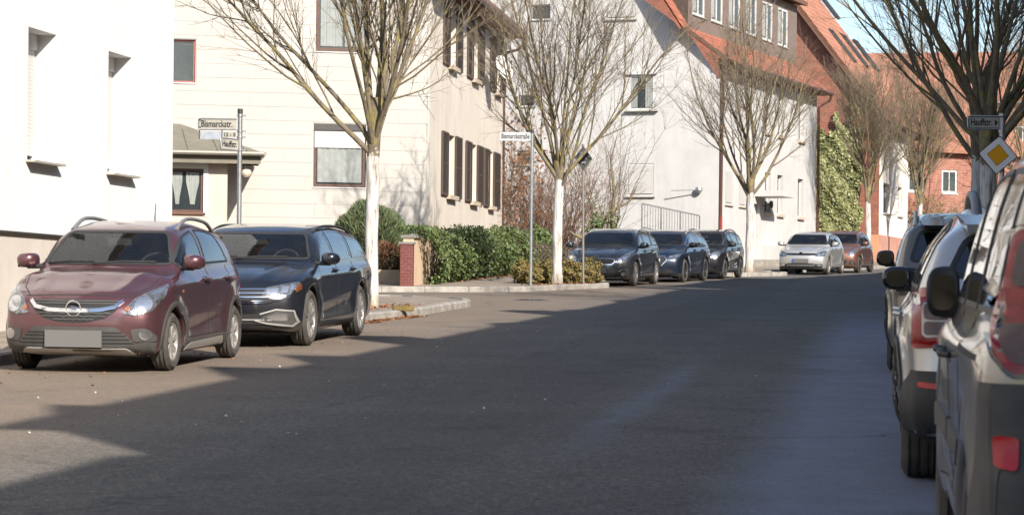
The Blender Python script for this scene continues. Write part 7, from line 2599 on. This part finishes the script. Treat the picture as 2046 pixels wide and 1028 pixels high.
C.ribbon('chrome_bar', 'F', [(-0.60, 0.225), (0, 0.205), (0.60, 0.225)], 0.016, SILV, off=0.016, thick=0.012)
for sg in (1, -1):
    o = C.patch('fog_lamp_surround', 'F', round_poly([(sg * a, b) for a, b in ((0.53, 0.27), (0.74, 0.24), (0.80, 0.31), (0.80, 0.46), (0.70, 0.44), (0.58, 0.36))], 0.03), BRAKE, off=0.008)
    C.patch('fog_lamp', 'F', ring_poly(sg * 0.67, 0.315, 0.045), REFL, off=0.016, thick=0.012, parent=o)
    C.ribbon('chrome_bar', 'F', [(sg * a, b) for a, b in ((0.57, 0.375), (0.66, 0.43), (0.78, 0.435))], 0.018, REFL, off=0.018, thick=0.012)
C.plate('F', 0.40, w=0.52, h=0.13)
C.emblem('F', 0.755, 0.032, 'oval')
C.finish(); C.cabin()

# ------------------------------------------------------------------ blue estate
S = shape(4.69, 1.83, 1.465, 2.686, 0.90, 0.325, 1.06, 0.99, 1.80, 1.375, 3.95, 1.36, 4.50, 0.80, 0.985, zbot=0.16, tw=0.205, tumb=0.28, bowf=0.26, rimk=0.72)
C = estate('blue_estate', S, m_paint('steel_blue_paint', (0.013, 0.024, 0.046), 0.5, 0.32, 0.08), 'dark blue car in the middle of the three parked in a row past the bed', (4.84, 64.8, 16.7), 0.034, [(None, 2.18), (2.26, 3.22), (3.30, 4.05)], rail=SILV, wheel=(RIMD, 5, 0.08), mir=GLOSSBLK, seal=CHROME)
g = C.patch('grille', 'F', [(-0.40, 0.47), (0.40, 0.47), (0.53, 0.62), (0.46, 0.72), (-0.46, 0.72), (-0.53, 0.62)], BRAKE, off=0.006)
for k in range(-7, 8):
    C.ribbon('grille_bar', 'F', [(k * 0.055, 0.50), (k * 0.06, 0.70)], 0.012, GLOSSBLK, off=0.014, thick=0.01, parent=g)
C.ribbon('chrome_bar', 'F', [(-0.40, 0.465), (-0.54, 0.62), (-0.47, 0.73), (0, 0.74), (0.47, 0.73), (0.54, 0.62), (0.40, 0.465)], 0.022, CHROME, off=0.016, thick=0.012)
lamp_pair(C, [(0.56, 0.665), (0.72, 0.66), (0.85, 0.71), (0.86, 0.80), (0.70, 0.765), (0.57, 0.73)], refl=[[(0.60, 0.69), (0.67, 0.69), (0.68, 0.73), (0.61, 0.725)], [(0.72, 0.70), (0.80, 0.725), (0.81, 0.765), (0.73, 0.745)]], lens=simple('dark_headlamp', (0.12, 0.13, 0.15), 0.1, metal=0.5, coat=1.0))
C.patch('lower_intake', 'F', [(-0.62, 0.20), (0.62, 0.20), (0.70, 0.34), (0.60, 0.36), (0.40, 0.29), (-0.40, 0.29), (-0.60, 0.36), (-0.70, 0.34)], BRAKE, off=0.006)
C.plate('F', 0.40, eu=False)
C.finish(); C.cabin()

# ------------------------------------------------------------------ small black estate
S = shape(4.25, 1.66, 1.49, 2.46, 0.84, 0.30, 1.02, 0.99, 1.60, 1.40, 3.72, 1.39, 4.10, 0.83, 0.985, zbot=0.17, tw=0.185, tumb=0.24, bowf=0.22, rimk=0.66)
C = estate('black_estate', S, m_paint('black_paint', (0.012, 0.012, 0.016), 0.3, 0.3, 0.10), 'small black estate car, last of three in a row, beside a whitewashed tree', (6.41, 69.85, 16.4), 0.034, [(None, 2.06), (2.14, 3.02), (3.10, 3.85)], wheel=(RIMD, 7, 0.05), mir=TRIM)
C.patch('grille', 'F', round_poly([(-0.34, 0.62), (0.34, 0.62), (0.40, 0.74), (-0.40, 0.74)], 0.03), GLOSSBLK, off=0.006)
C.ribbon('chrome_bar', 'F', [(-0.41, 0.75), (0, 0.765), (0.41, 0.75)], 0.02, CHROME, off=0.014, thick=0.012)
lamp_pair(C, [(0.46, 0.655), (0.60, 0.615), (0.74, 0.66), (0.77, 0.80), (0.66, 0.845), (0.50, 0.78)], refl=[ring_poly(0.60, 0.72, 0.075)], r=0.06)
C.patch('lower_intake', 'F', round_poly([(-0.52, 0.26), (0.52, 0.26), (0.48, 0.40), (-0.48, 0.40)], 0.02), BRAKE, off=0.006)
for sg in (1, -1):
    C.patch('fog_lamp', 'F', ring_poly(sg * 0.66, 0.37, 0.05), GLOSSBLK, off=0.012, thick=0.012)
C.plate('F', 0.50, eu=False)
C.finish(); C.cabin()

# ------------------------------------------------------------------ silver hatchback
S = shape(3.97, 1.68, 1.455, 2.47, 0.80, 0.30, 0.97, 0.985, 1.62, 1.375, 3.28, 1.36, 3.82, 0.79, 0.985, zbot=0.17, tw=0.19, tumb=0.26, bowf=0.20, rimk=0.70)
C = estate('silver_hatchback', S, m_paint('silver_paint', (0.56, 0.55, 0.53), 0.55, 0.35, 0.18), 'silver hatchback facing us in front of the white house with the red roof', (10.7, 78.5, 18.5), 0.036, [(None, 2.04), (2.12, 3.10)], wheel=(RIM, 5, 0.07), rails=False, tail_cut=0.3)
g = C.patch('grille', 'F', [(-0.50, 0.655), (0.50, 0.655), (0.50, 0.725), (-0.50, 0.725)], GLOSSBLK, off=0.006)
C.ribbon('grille_bar', 'F', [(-0.50, 0.675), (0, 0.668), (0.50, 0.675)], 0.010, CHROME, off=0.014, thick=0.01, parent=g)
lamp_pair(C, [(0.47, 0.635), (0.62, 0.605), (0.77, 0.63), (0.80, 0.79), (0.73, 0.81), (0.50, 0.725)], refl=[ring_poly(0.60, 0.675, 0.05), [(0.67, 0.66), (0.75, 0.67), (0.76, 0.76), (0.70, 0.75)]], lens=simple('dark_headlamp', (0.12, 0.13, 0.15), 0.1))
C.emblem('F', 0.69, 0.07, 'vw')
li = C.patch('lower_intake', 'F', round_poly([(-0.72, 0.30), (-0.70, 0.24), (0.70, 0.24), (0.72, 0.30), (0.72, 0.37), (0.50, 0.37), (0.40, 0.39), (-0.40, 0.39), (-0.50, 0.37), (-0.72, 0.37)], 0.02), BRAKE, off=0.006)
for z in (0.27, 0.305, 0.34):
    C.ribbon('grille_bar', 'F', [(-0.48, z), (0, z), (0.48, z)], 0.010, SILV if z > 0.3 else TRIM, off=0.012, thick=0.01, parent=li)
for sg in (1, -1):
    C.patch('fog_lamp', 'F', round_poly([(sg * a, b) for a, b in ((0.53, 0.30), (0.70, 0.29), (0.71, 0.355), (0.56, 0.36))], 0.015), REFL, off=0.014, thick=0.012)
C.plate('F', 0.475, w=0.54, h=0.135)
C.finish(); C.cabin()

# ------------------------------------------------------------------ copper-brown hatchback
S = shape(3.70, 1.66, 1.50, 2.385, 0.76, 0.29, 0.88, 1.0, 1.48, 1.41, 3.05, 1.40, 3.56, 0.81, 0.995, zbot=0.17, tw=0.185, tumb=0.25, bowf=0.22, rimk=0.68)
C = estate('copper_hatchback', S, m_paint('copper_paint', (0.22, 0.105, 0.075), 0.55, 0.36, 0.15), 'copper-brown hatchback parked behind the silver one at the ivy-covered brick house', (12.39, 82.9, 19.3), 0.036, [(None, 1.94), (2.02, 2.95)], wheel=(RIMD, 5, 0.07), rails=False, tail_cut=0.26)
C.patch('grille', 'F', round_poly([(-0.42, 0.30), (0.42, 0.30), (0.50, 0.45), (0.30, 0.50), (-0.30, 0.50), (-0.50, 0.45)], 0.04), BRAKE, off=0.006)
lamp_pair(C, [(0.46, 0.63), (0.60, 0.61), (0.74, 0.70), (0.79, 0.87), (0.68, 0.83), (0.52, 0.74)], refl=[ring_poly(0.62, 0.70, 0.06), [(0.66, 0.76), (0.73, 0.79), (0.75, 0.84), (0.69, 0.81)]])
for sg in (1, -1):
    o = C.patch('fog_lamp_surround', 'F', [(sg * a, b) for a, b in ((0.54, 0.33), (0.76, 0.31), (0.69, 0.46), (0.60, 0.45))], TRIM, off=0.010)
    C.patch('fog_lamp', 'F', ring_poly(sg * 0.66, 0.375, 0.05), REFL, off=0.016, thick=0.012, parent=o)
C.plate('F', 0.40, eu=False)
C.finish(); C.cabin()

# ================================================================== right row, seen from behind
def rear_common(C, splits, glass=GLASS_P, rglass=GLASS_P, tail_cut=0.15, seal=TRIM, top=0.085, rw=None):
    C.glazing(splits, sideglass=GLASS_S, tail_cut=tail_cut, rglass=rglass, seal=seal, top=top, rw=rw)

# grey panel van with windows, nearest
S = shape(4.21, 1.83, 1.80, 2.70, 0.86, 0.317, 0.98, 1.10, 1.72, 1.64, 3.95, 1.73, 4.14, 0.93, 1.10, zbot=0.20, tw=0.195, tumb=0.25, bowf=0.18, bowr=0.06, rimk=0.62, ksh=0.05, krf=0.16,
          roofpts=[(0.5, 0.6), (0.86, 1.0), (0.98, 1.08), (1.35, 1.40), (1.72, 1.65), (2.1, 1.765), (2.7, 1.80), (3.5, 1.785), (3.92, 1.74), (4.06, 1.55), (4.14, 1.10), (4.2, 0.6)],
          tail=[(0.0, 0.16), (0.20, 0.08), (0.36, 0.0), (0.62, 0.0), (0.72, 0.03), (1.0, 0.045), (1.2, 0.07), (1.6, 0.14)], plan=[(-0.1, -0.13), (0.2, -0.055), (0.86, -0.006), (1.5, 0.0), (3.0, 0.0), (3.8, -0.012), (4.21, -0.05)])
C = Car('beige_van', S, m_paint('champagne_paint', (0.265, 0.245, 0.215), 0.6, 0.34, 0.2), 'champagne-grey high-roofed van at the right edge, nearest the camera, seen from behind', (1.60, 8.25, 8.4), False, 0.024)
C.glazing([(None, 2.02), (2.10, 2.98), (3.06, 3.92)], tail_cut=0.10, rglass=GLASS_P, top=0.13, rw=(1.14, 1.62))
for ax in 'LR':
    # dark corner cladding of the rear bumper
    C.patch('bumper_cladding', ax, [(3.86, 0.22), (4.15, 0.22), (4.15, 0.93), (4.03, 0.93), (3.98, 0.74)], CLAD, off=0.010, thick=0.02)
    C.patch('rubbing_strip', ax, round_poly([(2.15, 0.56), (3.15, 0.56), (3.15, 0.66), (2.15, 0.66)], 0.02), CLAD, off=0.014, thick=0.02)
    C.patch('rubbing_strip', ax, round_poly([(1.12, 0.56), (2.05, 0.56), (2.05, 0.66), (1.12, 0.66)], 0.02), CLAD, off=0.014, thick=0.02)
    C.ribbon('sliding_rail', ax, [(2.95, 1.00), (3.85, 1.00)], 0.022, BRAKE, off=0.002, thick=0.006)
C.patch('bumper_cladding', 'B', [(-0.79, 0.23), (0.79, 0.23), (0.845, 0.40), (0.85, 0.93), (0.70, 0.93), (0.68, 0.66), (-0.68, 0.66), (-0.70, 0.93), (-0.85, 0.93), (-0.845, 0.40)], CLAD, off=0.010, thick=0.02)
for sg in (1, -1):
    C.patch('lamp_bezel', 'B', round_poly([(sg * a, b) for a, b in ((0.605, 0.975), (0.79, 0.938), (0.863, 1.025), (0.848, 1.135), (0.812, 1.285), (0.778, 1.455), (0.65, 1.445), (0.615, 1.25))], 0.04), GLOSSBLK, off=0.009, thick=0.02)
    o = C.patch('tail_light', 'B', round_poly([(sg * a, b) for a, b in ((0.62, 0.99), (0.79, 0.955), (0.85, 1.03), (0.835, 1.13), (0.80, 1.28), (0.768, 1.44), (0.66, 1.43), (0.63, 1.25))], 0.04), REDL, off=0.014, thick=0.03)
    C.patch('reversing_lens', 'B', round_poly([(sg * a, b) for a, b in ((0.645, 1.02), (0.78, 0.99), (0.825, 1.045), (0.815, 1.125), (0.65, 1.13))], 0.03), CLEARL, off=0.020, thick=0.012, parent=o)
    C.patch('indicator_lens', 'B', round_poly([(sg * a, b) for a, b in ((0.655, 1.255), (0.785, 1.245), (0.752, 1.405), (0.68, 1.40))], 0.03), CLEARL, off=0.020, thick=0.012, parent=o)
    C.patch('rear_reflector', 'B', round_poly([(sg * a, b) for a, b in ((0.765, 0.645), (0.835, 0.655), (0.84, 0.76), (0.76, 0.755))], 0.02), REDR, off=0.022, thick=0.02)
    mb = MB(); l, _, _ = C.hit('B', sg * 0.70, 0.885); mb.box((l.x - 0.02, sg * 0.70 - 0.045, 0.865), (l.x + 0.03, sg * 0.70 + 0.045, 0.905)); mb.build('door_hinge', SILV, C.e)
C.ribbon('panel_gap', 'B', [(0.10, 0.45), (0.10, 1.70)], 0.012, BRAKE, off=0.0015, thick=0.004)
for sg in (1, -1):
    C.ribbon('panel_gap', 'B', [(sg * 0.645, 0.68), (sg * 0.645, 1.60)], 0.012, BRAKE, off=0.0015, thick=0.004)
C.plate('B', 0.80, y=-0.3, eu=False)
C.doors([1.10, 2.06, 3.02], z0=0.36, rear_curve=False)
C.handles([1.90, 2.28], 0.93, TRIM)
C.mirrors(1.30, 1.16, TRIM, size=(0.09, 0.075, 0.115), gap=0.0)
C.wipers()
C.both('headlight', 'F', [(0.5, 0.7), (0.72, 0.68), (0.80, 0.86), (0.6, 0.92)], LENS)
C.patch('grille', 'F', [(-0.45, 0.55), (0.45, 0.55), (0.42, 0.66), (-0.42, 0.66)], BRAKE, off=0.006)
C.finish(); C.cabin(); C.wheels(RIM, 7, 'cap', 0.04)

# silver crossover with black cladding and red square lamps
S = shape(4.34, 1.80, 1.60, 2.67, 0.84, 0.345, 1.14, 1.09, 1.80, 1.50, 3.78, 1.48, 4.20, 0.96, 1.06, zbot=0.24, tw=0.215, tumb=0.34, bowf=0.20, bowr=0.12, rimk=0.64, flare=0.05, gap=0.06)
C = Car('silver_crossover', S, m_paint('light_silver_paint', (0.55, 0.55, 0.545), 0.5, 0.34, 0.20), 'pale silver crossover with square red tail lamps, second in the right row', (2.28, 13.65, 9.3), False, 0.026)
rear_common(C, [(None, 2.14), (2.22, 3.08), (3.16, 3.78)], tail_cut=0.22, rw=(1.17, 1.42))
C.arch_trim(TRIM, 0.075)
C.patch('bumper_cladding', 'B', [(-0.80, 0.28), (0.80, 0.28), (0.835, 0.655), (0.66, 0.60), (0.5, 0.50), (-0.5, 0.50), (-0.66, 0.60), (-0.835, 0.655)], TRIM, off=0.012, thick=0.03)
for ax in 'LR':
    C.patch('bumper_cladding', ax, [(3.94, 0.28), (4.26, 0.28), (4.26, 0.66), (4.10, 0.66), (3.96, 0.58)], TRIM, off=0.012, thick=0.03)
    C.patch('sill_cladding', ax, [(1.25, 0.25), (3.12, 0.25), (3.12, 0.42), (1.25, 0.42)], TRIM, off=0.014, thick=0.03)
for sg in (1, -1):
    o = C.patch('tail_light', 'B', round_poly([(sg * a, b) for a, b in ((0.60, 0.80), (0.84, 0.78), (0.835, 1.09), (0.77, 1.12), (0.62, 1.07))], 0.03), REDL, off=0.014, thick=0.03)
    C.patch('lens_rim', 'B', round_poly([(sg * a, b) for a, b in ((0.62, 0.85), (0.785, 0.845), (0.785, 1.03), (0.63, 1.03))], 0.03), RIML, off=0.020, thick=0.012, parent=o)
    C.patch('clear_lens', 'B', round_poly([(sg * a, b) for a, b in ((0.635, 0.945), (0.772, 0.942), (0.772, 1.018), (0.642, 1.018))], 0.02), CLEARL, off=0.026, thick=0.012, parent=o)
    C.patch('clear_lens', 'B', round_poly([(sg * a, b) for a, b in ((0.632, 0.862), (0.772, 0.858), (0.772, 0.932), (0.635, 0.932))], 0.02), CLEARL, off=0.026, thick=0.012, parent=o)
    C.patch('rear_reflector', 'B', round_poly([(sg * a, b) for a, b in ((0.68, 0.56), (0.80, 0.57), (0.80, 0.60), (0.68, 0.59))], 0.01), REDR, off=0.022, thick=0.02)
C.doors([1.30, 2.18, 3.12], z0=0.44)
C.handles([2.00, 2.92], 0.93)
C.mirrors(1.48, 1.12, GLOSSBLK, size=(0.10, 0.095, 0.08), gap=0.015)
C.rails(1.95, 3.72, simple('rail_grey', (0.15, 0.15, 0.155), 0.5), 0.42, 0.09, 0.030)
# roof-edge spoiler
mb = MB(); mb.hexa([(3.66, -0.58, 1.49), (3.98, -0.54, 1.43), (3.98, 0.54, 1.43), (3.66, 0.58, 1.49), (3.66, -0.60, 1.535), (4.00, -0.55, 1.475), (4.00, 0.55, 1.475), (3.66, 0.60, 1.535)])
o = mb.build('spoiler', C.paint, C.e); fixn(o)
C.plate('B', 0.72, eu=False)
C.both('headlight', 'F', [(0.5, 0.8), (0.76, 0.78), (0.80, 0.92), (0.55, 0.92)], LENS)
C.patch('grille', 'F', [(-0.45, 0.78), (0.45, 0.78), (0.45, 0.92), (-0.45, 0.92)], BRAKE, off=0.006)
C.finish(); C.cabin(); C.wheels(RIM, 5, 'alloy', 0.08)

# dark hatchback hidden in the row
S = shape(3.97, 1.70, 1.44, 2.50, 0.80, 0.30, 0.97, 0.985, 1.62, 1.36, 3.28, 1.35, 3.82, 0.79, 0.985, zbot=0.17, tw=0.19, tumb=0.26, bowf=0.20)
C = Car('dark_hatchback', S, MATS.get('x') or m_paint('anthracite_paint', (0.03, 0.03, 0.034), 0.5, 0.35, 0.1), 'dark hatchback third in the right row, only its mirror showing past the silver crossover', (3.22, 18.5, 9.4), False, 0.036)
rear_common(C, [(None, 2.04), (2.12, 3.10)], tail_cut=0.3)
C.both('tail_light', 'B', [(0.55, 0.76), (0.78, 0.76), (0.76, 0.97), (0.57, 0.97)], REDL)
C.mirrors(1.22, 1.05, GLOSSBLK)
C.doors([1.15, 2.08, 3.0]); C.handles([1.9, 2.86], 0.88); C.plate('B', 0.7, eu=False)
C.finish(); C.cabin(); C.wheels(RIM, 5, 'alloy', 0.07)

# grey-brown SUV further on
S = shape(4.49, 1.84, 1.65, 2.68, 0.89, 0.345, 1.12, 1.08, 1.80, 1.55, 3.98, 1.53, 4.36, 0.97, 1.06, zbot=0.22, tw=0.22, tumb=0.28, bowf=0.22, bowr=0.14, rimk=0.70, flare=0.03)
C = Car('brown_suv', S, m_paint('grey_brown_paint', (0.17, 0.155, 0.13), 0.6, 0.33, 0.12), 'grey-brown SUV with dark rear glass and roof spoiler, farthest of the right row', (3.89, 24.18, 9.5), False, 0.03)
rear_common(C, [(None, 2.18), (2.26, 3.20), (3.28, 4.00)], tail_cut=0.24, seal=CHROME, rw=(1.13, 1.46))
C.arch_trim(TRIM, 0.05)
for sg in (1, -1):
    C.patch('tail_light', 'B', round_poly([(sg * a, b) for a, b in ((0.42, 0.92), (0.84, 0.90), (0.84, 1.05), (0.45, 1.03))], 0.02), REDL, off=0.012, thick=0.03)
for ax in 'LR':
    C.patch('tail_light', ax, round_poly([(4.02, 0.97), (4.30, 0.93), (4.34, 1.04), (4.10, 1.06)], 0.02), REDL, off=0.008, thick=0.02)
    C.patch('sill_cladding', ax, [(1.30, 0.23), (3.20, 0.23), (3.20, 0.36), (1.30, 0.36)], TRIM, off=0.012, thick=0.02)
C.patch('bumper_cladding', 'B', [(-0.78, 0.25), (0.78, 0.25), (0.83, 0.46), (-0.83, 0.46)], TRIM, off=0.010, thick=0.02)
mb = MB(); mb.hexa([(3.80, -0.60, 1.53), (4.22, -0.55, 1.47), (4.22, 0.55, 1.47), (3.80, 0.60, 1.53), (3.80, -0.61, 1.57), (4.24, -0.56, 1.505), (4.24, 0.56, 1.505), (3.80, 0.61, 1.57)])
o = mb.build('spoiler', GLOSSBLK, C.e); fixn(o)
C.doors([1.28, 2.22, 3.2], z0=0.38); C.handles([2.04, 3.0], 0.94)
C.mirrors(1.46, 1.14, GLOSSBLK, size=(0.11, 0.10, 0.09), gap=0.02)
C.rails(1.95, 3.9, SILV, 0.28, 0.07, 0.02)
C.plate('B', 0.80, eu=False)
C.finish(); C.cabin(); C.wheels(RIM, 5, 'alloy', 0.08)
